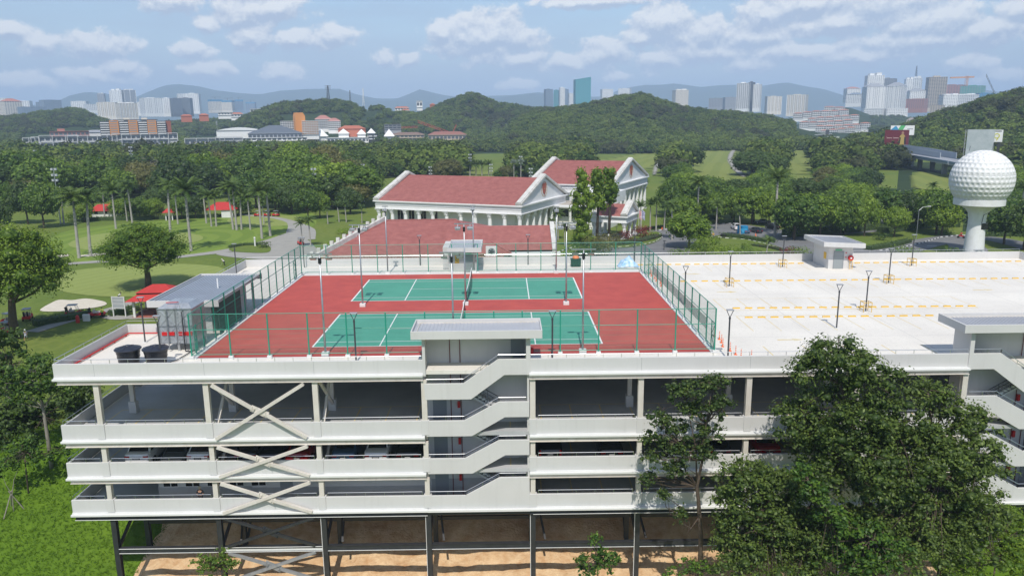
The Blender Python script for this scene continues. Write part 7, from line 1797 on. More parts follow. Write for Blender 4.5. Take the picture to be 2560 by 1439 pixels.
m.build('script_print', m_('script_print', (.62, .45, .42)), e)
e, W_, z0, h = bboard(2227, 2274, 314, 338, 384, 600, FW, 'white billboard with green and blue shapes behind the maroon one')
MB().prism([(-W_*.35, z0), (-W_*.1, z0), (W_*.12, z0+h), (-W_*.08, z0+h)], -.05, -.01).build('green_print', m_('print_green', (.10, .45, .15)), e); MB().prism([(-W_*.5, z0+h*.55), (-W_*.3, z0+h*.1), (-W_*.02, z0+h*.1), (-W_*.28, z0+h)], -.08, -.051).build('blue_print', m_('print_blue', (.04, .28, .50)), e)
MB().box(W_*.2, W_*.44, -.05, -.01, z0+h*.6, z0+h*.68).build('text_print', FG, e)
e, W_, z0, h = bboard(2420, 2470, 324, 400, 402, 330, m_('galvanised_board', (.36, .42, .43), scale=.5, col2=(.50, .54, .55)), 'tall blank grey mesh billboard rising behind the ball')
m = MB(); [m.bar((-W_/2-.6, .6, z0+i*h/8), (-W_/2, .6, z0+(i+1)*h/8), .12) for i in range(8)]; m.box(-W_/2-.7, -W_/2-.5, .4, .8, z0, z0+h); m.build('side_truss', FG, e)
e, W_, z0, h = bboard(2466, 2494, 325, 355, 402, 345, FW, 'white billboard with a yellow figure nine beside the grey one')
m = MB()
for i in range(14): a = i*2*math.pi/14; m.bar((W_*.12+.75*math.cos(a), -.04, z0+h*.48+.75*math.sin(a)), (W_*.12+.75*math.cos(a+.45), -.04, z0+h*.48+.75*math.sin(a+.45)), .03, .3, up=(0, 0, 1)) if False else m.box(W_*.12+.8*math.cos(a)-.17, W_*.12+.8*math.cos(a)+.17, -.05, -.01, z0+h*.5+.8*math.sin(a)-.17, z0+h*.5+.8*math.sin(a)+.17)
m.add([(W_*.12+.5, -.05, z0+h*.40), (W_*.12+.9, -.05, z0+h*.46), (W_*.12+.2, -.05, z0+h*.12), (W_*.12-.15, -.05, z0+h*.12)], [(0,1,2,3)]); m.build('nine_print', m_('print_yellow', (.62, .60, .04)), e)
MB().box(-W_*.45, W_*.40, -.05, -.01, z0+h*.86, z0+h*.93).build('text_print', DGREY, e)

# ============================================================ HAZE
hb = MB().box(-12000, 12000, -1500, 11500, -45, 520)
hz = hb.build('haze', None or bpy.data.materials.new('haze_air')); hm = hz.data.materials[0]; hm.use_nodes = True; hm.node_tree.nodes.clear()
pv_ = hm.node_tree.nodes.new('ShaderNodeVolumePrincipled'); pv_.inputs['Density'].default_value = 1.55e-4; pv_.inputs['Color'].default_value = (.58, .75, 1.0, 1); pv_.inputs['Anisotropy'].default_value = -0.2
ho = hm.node_tree.nodes.new('ShaderNodeOutputMaterial'); hm.node_tree.links.new(pv_.outputs[0], ho.inputs['Volume']); tag(hz, kind='stuff')
sc.cycles.volume_bounces = 1
# ============================================================ TREE KINDS
for nm_, mt in (('dark', LF_DARK), ('mid', LF_MID), ('yel', LF_YEL), ('olive', LF_OLIVE)):
    for j in range(2):
        # R_, H (crown height), hb (clear stem), n clumps, clump r, leaves per area, leaf size
        tree_proto(f'{nm_}{j}', 4.8+j*.6, 7.4-j*1.2, 1.8+j*.6, 26, 2.1, 44, .62, mt, flat=.75, seed=3+j*5)
tree_proto('grey', 4.6, 6.5, 2.2, 18, 1.7, 16, .55, LF_GREY, flat=.8, seed=21)
# far crowns: fewer, larger leaves
far = []
for nm_, mt, sd_ in (('a', LF_FAR, 1), ('b', LF_FAR, 2), ('c', LF_FAR, 3), ('d', leaf_mat('leaf_far_light', (.060, .100, .020), (.16, .21, .045), rough=.8, trans=.15, spec=.1), 4), ('e', leaf_mat('leaf_far_dull', (.045, .055, .025), (.09, .10, .045), rough=.8, trans=.15, spec=.1), 5)):
    cl = crown_clumps(4.2, 6.5, 9, 2.3, 3.5, .8, sd_); C, N, S, T_ = clump_leaves(cl, 14, 1.15, inner=.2); far.append(leaf_mesh('far_crown_'+nm_, C, N, S, T_, mt, cores=cl, ck=.85))

# ---- palms
def frond_mesh(L_, n, drop, lw, seed=0):
    """returns list of quads for one frond along +x, arching down"""
    r = np.random.default_rng(seed); q = []; pts = []
    for i in range(n+1): t = i/n; pts.append(np.array([L_*t*(1-.18*t*drop), 0, L_*(.34*t-.62*drop*t*t)]))
    for i in range(n):
        a, b = pts[i], pts[i+1]; w = lw*math.sin(math.pi*min(1, .12+.88*(i+.5)/n))**.6
        for s in (-1, 1):
            tip = (a+b)/2+np.array([.18*w, s*w, -.42*w+r.normal(0, .05)]); q.append((a, b, b*.35+a*.0+tip*.65+(b-a)*.1-(.0), tip))
    return q
def palm_crown(name, nf, L_, drop, lw, material, up0=1.1, n=9, seed=0, spear=True):
    r = np.random.default_rng(seed); vs = []; tint = []
    for k in range(nf):
        a = 2.399963*k+r.normal(0, .1); el = up0-1.75*(k/nf)+r.normal(0, .08); q = frond_mesh(L_*(.85+.3*r.random()), n, drop*(.8+.4*r.random()), lw, seed*50+k)
        ce, se = math.cos(el*.75), math.sin(el*.75); ca, sa = math.cos(a), math.sin(a); tv = .25+.5*r.random()-(.15 if el < -.2 else 0)
        for quad in q:
            for p in quad:
                x, y, z = p; x2 = x*ce-z*se*.6; z2 = z*ce+x*se; vs.append((x2*ca-y*sa, x2*sa+y*ca, z2)); tint.append(tv)
    me = bpy.data.meshes.new(name); n_ = len(vs)//4; me.from_pydata(vs, [], [(4*i, 4*i+1, 4*i+2, 4*i+3) for i in range(n_)])
    at_ = me.attributes.new('tint', 'FLOAT', 'POINT'); at_.data.foreach_set('value', np.clip(tint, 0, 1).astype(np.float32)); me.materials.append(material); me.update(); return me
PALM = [palm_crown('palm_crown_a', 24, 4.1, .75, .85, LF_PALM, seed=1), palm_crown('palm_crown_b', 22, 3.8, .9, .8, LF_PALM, seed=2), palm_crown('palm_crown_c', 25, 4.2, .6, .75, LF_PALM, up0=1.2, seed=3)]
FAN = palm_crown('fan_palm_crown', 26, 2.6, .35, .8, leaf_mat('leaf_silver', (.16, .20, .15), (.36, .42, .34)), up0=1.3, n=5, seed=9)
def palm_trunk(h, r=.24, seed=0):
    rr_ = np.random.default_rng(seed); lean = rr_.normal(0, .25, 2); m = MB()
    m.tube([(0, 0, -.4), (0, 0, .2), (lean[0]*.2, lean[1]*.2, h*.3), (lean[0]*.6, lean[1]*.6, h*.65), (lean[0], lean[1], h-.9)], [r*1.5, r*1.15, r*1.0, r*.9, r*.7], 9)
    m.cur = 1; m.tube([(lean[0], lean[1], h-.9), (lean[0], lean[1], h-.5), (lean[0], lean[1], h+.3)], [r*.75, r*.85, r*.4], 8)
    return m.mesh('palm_trunk', [PALMB, mat('crownshaft', (.09, .16, .05), .6) if 'crownshaft' not in bpy.data.materials else bpy.data.materials['crownshaft']], smooth=True), lean
def palm(px, pbase, ptop, label, kind=0, scale=None, group='palms of the golf course', crown=None, z=GZ, name='palm_tree'):
    p = at(px, pbase, z); zt = atY(px, ptop, p[1])[2]; H = zt-z; sc_ = scale or min(1.25, max(.5, H/13)); h = H-1.6*sc_; e = empty(name, (p[0], p[1], z), float(rng.random()*6), label, 'palm tree', group)
    tm, ln = palm_trunk(h, .24*sc_+.03, int(px)); link('trunk', tm, e); link('crown', crown or PALM[kind % 3], e, (ln[0], ln[1], h), (0, 0, 0), (sc_, sc_, sc_)); return e
PL = [(198,645,470,'royal palm whose trunk foot stands at the small bunker, the left one of two'),(227,641,468,'royal palm beside the long thin bunker, the right one of two'),(290,572,462,'royal palm behind the left green, its stem just above the round shade tree'),(331,558,450,'royal palm with ragged yellowing fronds above the long hedge'),
      (427,590,448,'tall royal palm right of the small open hut'),(478,627,452,'tall royal palm standing at the path with its crown shadow on the green'),(583,574,455,'royal palm before the red shelter, third from the right of its row'),(592,575,448,'tall royal palm rising beside the wide red shelter'),(655,597,460,'leaning royal palm at the edge of the far green, left of two'),(676,590,450,'royal palm at the edge of the far green, right of two'),
      (516,558,470,'small grey fan topped palm left of the red shelter'),(529,566,478,'slender palm in front of the red shelter, left of the close pair'),(541,566,476,'slender palm in front of the red shelter, right of the close pair'),(604,574,470,'short stemmed palm in the middle of the far green row'),(626,574,482,'small leaning palm beside the golf carts'),
      (160,560,468,'grey trunked palm behind the tall floodlight'),(262,545,468,'palm rising beside the red roof block'),(318,553,485,'short palm before the long hedge'),(445,560,470,'short palm near the small hut'),(660,560,500,'young palm behind the golf carts'),
      (757,618,548,'bushy small palm at the path by the roof fence corner, left of two'),(777,616,540,'bushy small palm by the roof fence corner, right of two'),(820,560,515,'small palm left of the hall, first of three'),(848,555,505,'small palm left of the hall, middle of three'),(866,556,502,'small palm left of the hall, last of three'),(905,558,510,'small palm just before the hall left corner'),
      (1937,590,425,'tall royal palm on the car park hedge with bright trunk'),(1742,560,440,'royal palm rising above the trees right of the far hall'),(1680,600,500,'slim palm beside the driveway lawn'),(1850,590,520,'slim palm behind the parked cars'),(1790,575,500,'small palm between the round tree and the cars'),(1915,640,590,'low palm on the shrub island right end'),
      (1625,580,500,'palm in front of the far hall steps, left'),(1640,578,492,'palm in front of the far hall steps, middle'),(1660,575,505,'palm in front of the far hall steps, right'),(1600,582,505,'palm behind the portico roof'),(1395,600,525,'small palm beside the hall right columns'),(1378,606,545,'young palm at the hall corner below the pediment'),(1412,615,560,'young palm under the climbing fig trees'),
      (2200,560,470,'palm crown poking from the tree row by the road'),(2330,520,455,'palm left of the ball among dark trees'),(2548,560,455,'palm behind the ball at the right edge'),(950,500,440,'green palm behind the hall left pediment')]
for i, (px, pb, ptp, lb) in enumerate(PL): palm(px, pb, ptp, lb, i)
for i, (px, pb, ptp, lb) in enumerate([(1285,452,400,'silver fan palm beyond the hall roof, left one'),(1302,450,398,'silver fan palm beyond the hall roof, right one'),(2520,560,495,'silver grey fan palm right of the ball collar'),(150,545,470,'silver grey fan palm behind the left lawn')]): palm(px, pb, ptp, lb, crown=FAN, group=None)
for i, px in enumerate((1175,1190,1205,1222)): palm(px, 440, 403, ['oil palm at the edge of the wood beyond the hall, leftmost of four','oil palm at the edge of the wood beyond the hall, second of four','oil palm at the edge of the wood beyond the hall, third of four','oil palm at the edge of the wood beyond the hall, last of four'][i], 2, 1.1, group=None)

# ---- named single trees of the golf course and the car park belt
def dims_of(key):
    me_ = PROT[key][0]; a = np.empty(len(me_.vertices)*3, np.float32); me_.vertices.foreach_get('co', a); a = a.reshape(-1, 3); return np.percentile(a[:, 2], 99.5), np.percentile(np.abs(a[:, 0]), 99.5)
def tree_at(px, pbase, ptop, wpx, key, label, z=GZ, group=None, name='broadleaf_tree', rz=None):
    p = at(px, pbase, z); w = proj(*p)[2]; zt = atY(px, ptop, p[1])[2]; H = zt-z; bb, rb = dims_of(key)
    s = H/bb; sx = wpx/FPX*w/2/rb; return put_tree(key, (p[0], p[1], z), sx, rz, label, group, sz=s, name=name)
# near detailed shade trees
def near_tree(key, R_, H, hb, n, cr, per, size, mt, seed, r0=.35, flat=.7, nl=9, bark=None, tintshift=0, inner=.35, top=.35, limbs=True):
    cl = crown_clumps(R_, H, n, cr, hb+H*.5, flat, seed); cl = [(a, b, c, d, e_, f+tintshift) for a, b, c, d, e_, f in cl]
    C, N, S, T_ = clump_leaves(cl, per, size, inner=.55, top=.5)
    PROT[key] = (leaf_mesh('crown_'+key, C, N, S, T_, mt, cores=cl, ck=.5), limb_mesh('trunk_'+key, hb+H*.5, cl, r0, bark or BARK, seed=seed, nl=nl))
near_tree('shade1', 6.0, 9.5, 3.0, 60, 1.8, 150, .27, LF_YEL, 5, .45, tintshift=-.03)
near_tree('shade2', 5.2, 8.5, 2.4, 52, 1.7, 150, .27, LF_YEL, 8, .40, tintshift=-.03)
tree_at(42, 845, 562, 262, 'shade1', 'big spreading shade tree with yellow-green crown at the left edge of the lawn', z=GZ-.0)
tree_at(370, 722, 560, 212, 'shade2', 'round shade tree standing alone beside the red pavilion')
for a in [(25,560,455,70,'mid0','dense small tree in the row behind the left lawn, farthest left'),(70,560,452,80,'dark0','dense dark tree in the row behind the left lawn, second'),(110,570,455,90,'mid1','broad tree with dark trunk behind the left lawn, third'),(5,590,500,60,'dark1','dark tree cut by the left edge behind the big shade tree'),
          (165,468,424,60,'yel0','bright lime green round tree beside the floodlight'),(265,480,425,120,'mid0','wide green tree behind the first palms'),(320,480,425,100,'yel1','wide yellow-green tree behind the palms'),(45,462,388,130,'grey','bare grey branched tree at the left edge of the woods'),(395,470,392,150,'grey','grey twiggy tree in the middle of the left woods'),
          (575,450,365,60,'dark1','tall conical dark tree among the woods'),(440,470,360,80,'dark0','tall dark conical tree right of the bare one'),(640,520,425,110,'mid1','pale green tree behind the far green'),(700,520,430,110,'mid0','rounded green tree behind the golf carts'),(755,525,425,120,'mid1','large green tree left of the tall floodlight'),(830,520,430,130,'dark0','dark dense tree between floodlight and hall'),(890,510,425,110,'dark1','dark tree right before the hall pediment'),
          (1120,455,398,80,'olive0','olive brown round tree behind the hall roof'),(1265,452,415,40,'olive1','small olive tree at the little green'),(1250,452,422,34,'mid0','small round bush like tree at the little green, left'),(1345,458,420,50,'dark1','dark tree behind the far hall left gable'),
          (1722,620,530,115,'yel0','loose light green tree at the driveway before the parked cars'),(1745,540,455,100,'mid0','broad light tree right of the far hall'),(1880,560,470,110,'yel1','large rounded yellow-green tree above the parked cars'),(1830,545,465,90,'mid1','green tree left of the rounded yellow-green one'),(1985,600,480,120,'mid0','dense green tree left of the rooftop kiosk'),(2050,590,485,110,'yel0','light green tree right behind the rooftop kiosk'),
          (2110,585,478,100,'mid1','green tree behind the kiosk roof corner'),(2160,590,500,80,'yel1','yellow-green tree over the road bend'),(2220,570,470,110,'mid0','green tree in the row above the road'),(2290,570,475,110,'yel0','light green tree above the road lamp'),(2340,585,470,110,'mid1','green tree left of the tower stem'),(2510,610,500,110,'mid0','dark green tree right of the tower stem'),(2560,625,500,110,'dark0','dark tree at the right edge behind the parapet'),
          (1700,430,362,80,'dark0','dark rounded tree between the two fairways, left of three'),(1725,432,368,70,'dark1','dark rounded tree between the two fairways, middle of three'),(1680,440,395,50,'mid0','smaller green tree between the fairways, right of the cart path'),(1880,440,375,110,'dark0','large dark tree right of the striped fairway'),(1920,445,385,90,'dark1','dark tree between the striped and the right fairway'),
          (1600,470,440,44,'mid0','small tree at the far hall right gable')]: tree_at(*a)
r5 = random.Random(12)
for i in range(17):
    px = 1672+i*43+r5.uniform(-10, 10); pb = (560, 590, 575)[i % 3]-(18 if px < 1730 else 0)+r5.uniform(-6, 6)
    if 1740 < px < 1960 and pb > 566: pb = 556
    tree_at(px, pb, pb-r5.uniform(72, 100), r5.uniform(62, 92), ['mid0', 'yel0', 'mid1', 'yel1', 'dark1'][i % 5], ordn(i+1)+' of the small trees edging the lower car park, from the driveway', z=GZ, group='small trees edging the lower car park')
for a in [(1690,535,440,85,'mid0','full green tree beside the far hall gable, nearest of two'),(1722,520,436,85,'yel1','light green tree beside the far hall gable, farther of two'),(1775,505,440,80,'mid1','green tree at the foot of the striped fairway'),(1840,500,448,80,'dark1','dark tree closing the foot of the striped fairway'),(1950,500,440,90,'mid0','green tree at the foot of the right fairway'),(2010,505,445,80,'dark0','dark tree right of the right fairway foot'),
          (212,556,506,46,'yel0','small yellowish tree before the leftmost red roof'),(308,548,496,60,'yel1','bright tree just right of the leftmost red roof'),(350,546,492,60,'mid0','green tree between the first and second red roofs'),(385,548,496,56,'yel0','light tree left of the small open hut'),(455,548,492,60,'mid1','green tree right of the small open hut'),(490,546,488,56,'dark0','dark tree left of the wide red shelter'),(600,538,484,56,'mid0','green tree touching the right end of the wide shelter'),(235,530,470,80,'mid1','broad tree behind the leftmost red roof'),(400,530,468,80,'dark1','dark broad tree behind the small hut'),
          (770,548,470,70,'mid1','green tree by the garden lawn left of the hall'),(800,545,480,60,'yel0','light green small tree by the garden lawn'),(730,535,460,80,'dark1','dark tree behind the garden path'),(690,530,450,80,'mid0','green tree right of the golf carts'),(875,535,470,70,'dark0','dark tree before the hall left pediment')]: tree_at(*a)
# ---- climbing fig columns by the link wing
def fig(px, pbase, ptop, wpx, label, seed, t0=.08):
    p = at(px, pbase, GZ); w = proj(*p)[2]; H = atY(px, ptop, p[1])[2]-GZ; Rr_ = wpx/FPX*w/2; r = np.random.default_rng(seed); cl = []
    for i in range(26): t = (i+.5)/26; a = i*2.4; k = Rr_*(.55+.35*math.sin(t*9+seed))*(1-.3*t); cl.append((k*.6*math.cos(a), k*.6*math.sin(a), H*(t0+(.98-t0)*t), Rr_*.42*(1-.25*t), 1.5, .35+.35*r.random()))
    C, N, S, T_ = clump_leaves(cl, 34, .6, inner=.3); N[:, 2] -= .7
    e = empty('fig_tree', (p[0], p[1], GZ), 0, label, 'tree'); link('crown', leaf_mesh('fig_crown', C, N, S, T_, LF_YEL, cores=cl), e); m = MB(); m.tube([(0, 0, -.5), (.2, 0, H*.5), (0, .1, H*.9)], [.4, .3, .1], 7); m.build('trunk', BARK, e, smooth=True)
fig(1455, 618, 424, 92, 'tall shaggy column of drooping foliage left of the portico', 3); fig(1492, 610, 425, 62, 'second shaggy foliage column with a forked top', 7, .5); fig(1522, 600, 422, 66, 'shaggy foliage column leaning right before the far hall roof', 11, .55)

# ============================================================ WOODS
CLEAR = [(1165,380,1275,446),(1478,385,1660,440),(1735,378,1862,455),(1968,376,2030,450),(2195,425,2245,470),(2290,432,2400,485),(2255,384,2380,402),(540,512,740,560),(160,500,720,700)]
def blocked(x, y, z, h, rpx_m):
    px, py, w = proj(x, y, z); 
    if w < 10: return True
    pt_ = py-h*FPX/w; hw = rpx_m*FPX/w
    for (a, b, c, d) in CLEAR:
        if px+hw*.8 > a and px-hw*.8 < c and py > b and pt_ < d: return True
    return False
def region_ok(x, y):
    px, py, w = proj(x, y, GZ)
    if px < -60 or px > 2620: return False
    # nothing on lawns, buildings, driveway
    if px < 760 and py > 498-.02*px+(30 if px < 140 else 16 if px < 520 else 2): return False
    if 760 <= px < 930 and py > 524: return False
    if 900 <= px <= 1420 and py > 446: return False
    if 1330 <= px <= 1662 and py > 432: return False
    if 1662 <= px <= 2060 and py > 535: return False
    if 2060 < px <= 2190 and py > 560: return False
    if 2190 < px <= 2400 and py > 545: return False
    if px > 2400 and py > 575: return False
    return True
cand = []
y = 120.0
while y < 620:
    sp = 7.6+y*.012; x = -y*.85-60
    while x < y*.95+120:
        spx = sp*(.74 if x > 40 and y < 330 else 1)
        xx_ = x+float(rng.uniform(-.35, .35))*sp; yy_ = y+float(rng.uniform(-.35, .35))*sp
        if region_ok(xx_, yy_): cand.append((xx_, yy_))
        x += spx
    y += sp*.95
cand = [(x, y) for x, y in cand if not blocked(x, y, tz(x, y), 13, 6.0 if x < 40 else 4.6)]
# the floor of the woods is dark undergrowth
gm_ = ground.data; nf = len(gm_.polygons); ctr = np.empty(nf*3, np.float32); gm_.polygons.foreach_get('center', ctr); ctr = ctr.reshape(-1, 3); mi = np.empty(nf, np.int32); gm_.polygons.foreach_get('material_index', mi)
for q_ in np.where((mi == 0) & (ctr[:, 1] > 110))[0]:
    X_, Y_, Z_ = (float(c) for c in ctr[q_])
    if region_ok(X_, Y_) and not blocked(X_, Y_, Z_, .1, 1.0): mi[q_] = 1
gm_.polygons.foreach_set('material_index', mi)
cand.sort(key=lambda p: math.hypot(p[0]-CP[0], p[1]-CP[1]))
kinds = ['dark0', 'dark1', 'mid0', 'mid1', 'dark0', 'mid0', 'yel0', 'olive0', 'olive1', 'dark1', 'yel1', 'mid1']
NIND = 250
ZN = [(110,'the bare grey tree'),(230,'the lime green tree'),(340,'the leftmost red huts'),(450,'the small open hut'),(560,'the royal palms'),(660,'the wide red shelter'),(740,'the parked golf carts'),(830,'the tall floodlight mast'),(940,'the left pediment of the hall'),(1080,'the left half of the hall roof'),(1180,'the middle of the hall roof'),(1290,'the little green'),(1420,'the crested pediment'),(1560,'the far hall roof'),(1680,'the far hall gable'),(1780,'the driveway'),(1870,'the parked cars'),(1960,'the tall car park palm'),(2080,'the rooftop kiosk'),(2180,'the kiosk roof end'),(2280,'the road bend'),(2400,'the ball tower stem'),(9999,'the right side of the ball tower')]
def zone(px): return next(n for b, n in ZN if px < b)
RANK = {}
WHERE = lambda px: 'the woods on the far left' if px < 450 else 'the woods left of the hall' if px < 950 else 'the woods behind the hall' if px < 1650 else 'the tree belt around the car park' if px < 2150 else 'the trees by the ball tower'
def hnoise(x, y): return float(vnoise(x, y, 38, 6))
for i, (x, y) in enumerate(cand[:NIND]):
    px = proj(x, y, GZ)[0]; v = hnoise(x, y)
    k = random.choice(['yel0', 'yel1', 'mid0', 'mid1', 'mid0']) if (px > 1650 and random.random() < .75) else random.choice(['mid0', 'mid1', 'mid1', 'yel0', 'yel1']) if v > .3 else random.choice(['dark0', 'dark1', 'mid0', 'olive0', 'olive1', 'yel1']) if v > -.35 else random.choice(['dark0', 'dark1', 'dark0', 'olive0'])
    s = random.uniform(.9, 1.35)*.80 if px > 1650 else random.uniform(.95, 1.75)*(1.12 if v > 0 else .95)
    desc = {'dark': 'dark green', 'mid': 'mid green', 'yel': 'light yellow-green', 'olive': 'olive brown'}[k[:-1]]+(' broad crowned' if k[-1] == '1' else ' round crowned')
    zn = zone(px); rk = RANK[zn] = RANK.get(zn, 0)+1
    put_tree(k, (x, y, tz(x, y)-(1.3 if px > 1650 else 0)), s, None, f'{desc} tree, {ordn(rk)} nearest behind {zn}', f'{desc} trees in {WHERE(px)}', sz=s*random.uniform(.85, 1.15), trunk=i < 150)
rest = [(x, y, tz(x, y), random.uniform(1.2, 2.3)) for x, y in cand[NIND:]]
# hills and plain out to two and a half kilometres: one wooded mass
def far_scatter(r0, r1, sp0, s0):
    out = []; r = r0
    while r < r1:
        sp = sp0*(1+(r-r0)/(r1-r0)*.7); n = int(r*1.62/sp)
        for j in range(n):
            a = -.81+1.62*(j+random.random()*.8)/n; rr_ = r+random.uniform(-.4, .4)*sp; x = CP[0]+rr_*math.sin(a); y_ = CP[1]+rr_*math.cos(a); out.append((x, y_, random.uniform(.75, 1.25)*s0))
        r += sp*.9
    return out
fs = far_scatter(640, 2500, 9.5, 1.35)
fx = np.array([p[0] for p in fs]); fy = np.array([p[1] for p in fs]); fz = terrain(fx, fy); fsx = np.array([p[2] for p in fs])
d_ = np.stack([fx, fy, fz], 1)-CP; wv = d_@CF; fpx = 1280+FPX*(d_@CR)/wv; fpy = 719.5-FPX*(d_@CU)/wv; hpx = 9*FPX/wv
keepm = np.ones(len(fs), bool)
CLB = [(60,335,445,349),(318,345,412,355),(470,340,606,357),(270,300,420,335),(549,322,760,350),(704,286,856,334),(789,330,945,354),(962,336,1165,350),(138,320,268,340),(985,262,1024,280),(1042,252,1056,266),(2030,332,2210,356),(1984,262,2176,334),(2214,324,2262,362),(2155,262,2262,290)]
for (a, b, c, d) in CLB: keepm &= ~((fpx > a-3) & (fpx < c+3) & (fpy > b) & (fpy-hpx*1.0 < d-3))
for (a, b, c, d) in CLEAR[:4]: keepm &= ~((fpx > a) & (fpx < c) & (fpy > b) & (fpy-hpx < d))
# leave gaps open on grassy knoll
knoll = (fpx > 905) & (fpx < 985) & (fpy > 262) & (fpy < 318); keepm &= ~(knoll & (rng.random(len(fs)) < .8))
# hide what lies behind the ridges: skip points far behind a crest
fx, fy, fz, fsx, wv = fx[keepm], fy[keepm], fz[keepm], fsx[keepm], wv[keepm]
pts = np.concatenate([np.stack([fx, fy, fz-1.0, fsx], 1), np.array(rest).reshape(-1, 4)]) if rest else np.stack([fx, fy, fz-1.0, fsx], 1)
pm = bpy.data.meshes.new('wooded_hills'); pm.vertices.add(len(pts)); pm.vertices.foreach_set('co', pts[:, :3].astype(np.float32).ravel())
for nm_, arr in (('scl', pts[:, 3]*(0.9+.25*vnoise(pts[:, 0], pts[:, 1], 60, 8))), ('rot', rng.random(len(pts))*6.28)):
    a_ = pm.attributes.new(nm_, 'FLOAT', 'POINT'); a_.data.foreach_set('value', np.asarray(arr, np.float32))
vn = vnoise(pts[:, 0], pts[:, 1], 110, 4)+rng.normal(0, .45, len(pts)); idx = np.where(vn > .38, 3, np.where(vn < -.62, 4, rng.integers(0, 3, len(pts))))
a_ = pm.attributes.new('pick', 'INT', 'POINT'); a_.data.foreach_set('value', idx.astype(np.int32))
fo = link('wooded_hills', pm); tag(fo, 'dense tropical forest covering the hills and the far plain', kind='stuff')
hold = []
for k, me_ in enumerate(far):
    x, y = cand[NIND-1-k*3] if len(cand) > NIND else (0, 400)
    o = put_tree('dark0', (x+4, y+3, tz(x, y)), .8, None, 'dark green round crowned tree standing in the woods on the far left' if False else f'{["small dark", "rounded dark", "compact dark", "pale light", "dull olive"][k]} tree squeezed between larger crowns of the woods'); 
    for ch in list(o.children): bpy.data.objects.remove(ch)
    hold.append(link('crown', me_, o))
ng = bpy.data.node_groups.new('scatter_forest', 'GeometryNodeTree'); ng.interface.new_socket(name='Geometry', in_out='INPUT', socket_type='NodeSocketGeometry'); ng.interface.new_socket(name='Geometry', in_out='OUTPUT', socket_type='NodeSocketGeometry')
gi = ng.nodes.new('NodeGroupInput'); go = ng.nodes.new('NodeGroupOutput'); ip = ng.nodes.new('GeometryNodeInstanceOnPoints'); jn = ng.nodes.new('GeometryNodeJoinGeometry')
for o in reversed(hold):
    oi = ng.nodes.new('GeometryNodeObjectInfo'); oi.inputs['Object'].default_value = o; oi.inputs['As Instance'].default_value = True; oi.transform_space = 'ORIGINAL'; ng.links.new(oi.outputs['Geometry'], jn.inputs[0])
def attr(n_, t_):
    a = ng.nodes.new('GeometryNodeInputNamedAttribute'); a.data_type = t_; a.inputs[0].default_value = n_; return a.outputs[0]
ip.inputs['Pick Instance'].default_value = True; ng.links.new(gi.outputs[0], ip.inputs['Points']); ng.links.new(jn.outputs[0], ip.inputs['Instance']); ng.links.new(attr('pick', 'INT'), ip.inputs['Instance Index'])
cx_ = ng.nodes.new('ShaderNodeCombineXYZ'); ng.links.new(attr('rot', 'FLOAT'), cx_.inputs[2]); e2r = ng.nodes.new('FunctionNodeEulerToRotation'); ng.links.new(cx_.outputs[0], e2r.inputs[0]); ng.links.new(e2r.outputs[0], ip.inputs['Rotation'])
ng.links.new(attr('scl', 'FLOAT'), ip.inputs['Scale']); ng.links.new(ip.outputs[0], go.inputs[0])
md = fo.modifiers.new('scatter', 'NODES'); md.node_group = ng
print('far trees', len(pts), 'cand', len(cand))

# ============================================================ FOREGROUND TREES
def big_tree(label, base, lobes, leaf, per, mt, trunks, seed, name='broadleaf_tree', bark=BARK, twig=True, bare=None, inner=.6, csize=(1.0, 1.6)):
    """lobes: (x,y,z,rx,rz) world; filled with sub-clumps of sprigs"""
    r = np.random.default_rng(seed); e = empty(name, tuple(base), 0, label, 'tree'); cl = []; B = np.array(base)
    for (x, y, z, rx, rz) in lobes:
        n = int(9*rx*rz/ (csize[0]*csize[1]))+5
        for i in range(n):
            d = r.normal(0, 1, 3); d /= np.linalg.norm(d); 
            if d[2] < -.5: d[2] *= -.6
            k = r.random()**.4*.95; c = r.uniform(*csize)*.62
            cl.append((x+d[0]*rx*k-B[0], y+d[1]*rx*k-B[1], z+d[2]*rz*k-B[2], c, c*.7, .30+.3*r.random()))
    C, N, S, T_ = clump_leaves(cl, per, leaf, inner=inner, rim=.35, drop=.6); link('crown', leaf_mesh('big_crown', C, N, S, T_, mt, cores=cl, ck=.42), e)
    m = MB()
    for tr in trunks: 
        pts_ = [(np.array(p[:3])-B) for p in tr]; m.tube([tuple(p) for p in pts_], [p[3] for p in tr], 8)
    tips = [(np.array(tr[k][:3])-B, tr[k][3]) for tr in trunks for k in range(len(tr)//2, len(tr))]
    for i in range(0, len(cl), 3):
        c = np.array(cl[i][:3]); j = min(range(len(tips)), key=lambda q: np.linalg.norm(tips[q][0]-c)+(3 if tips[q][0][2] > c[2] else 0)); p0, r0 = tips[j]; mid = (p0+c)/2+r.normal(0, .25, 3)
        m.tube([tuple(p0), tuple(mid), tuple(c)], [max(.03, r0*.35), .03, .012], 4, caps=False)
    m.build('trunk', bark, e, smooth=True)
    return e
def F(px, py, y): p = atY(px, py, y); return (p[0], p[1], p[2])
def lob(px, py, y, rpx, rpz=None): p = atY(px, py, y); w = proj(*p)[2]; return (p[0], p[1], p[2], rpx*w/FPX, (rpz or rpx)*w/FPX)
LF_BIG = leaf_mat('leaf_big', (.034, .066, .014), (.165, .230, .042), rough=.5, spec=.35)
LF_BIG2 = leaf_mat('leaf_big_light', (.040, .095, .014), (.17, .28, .03), rough=.5, spec=.35)
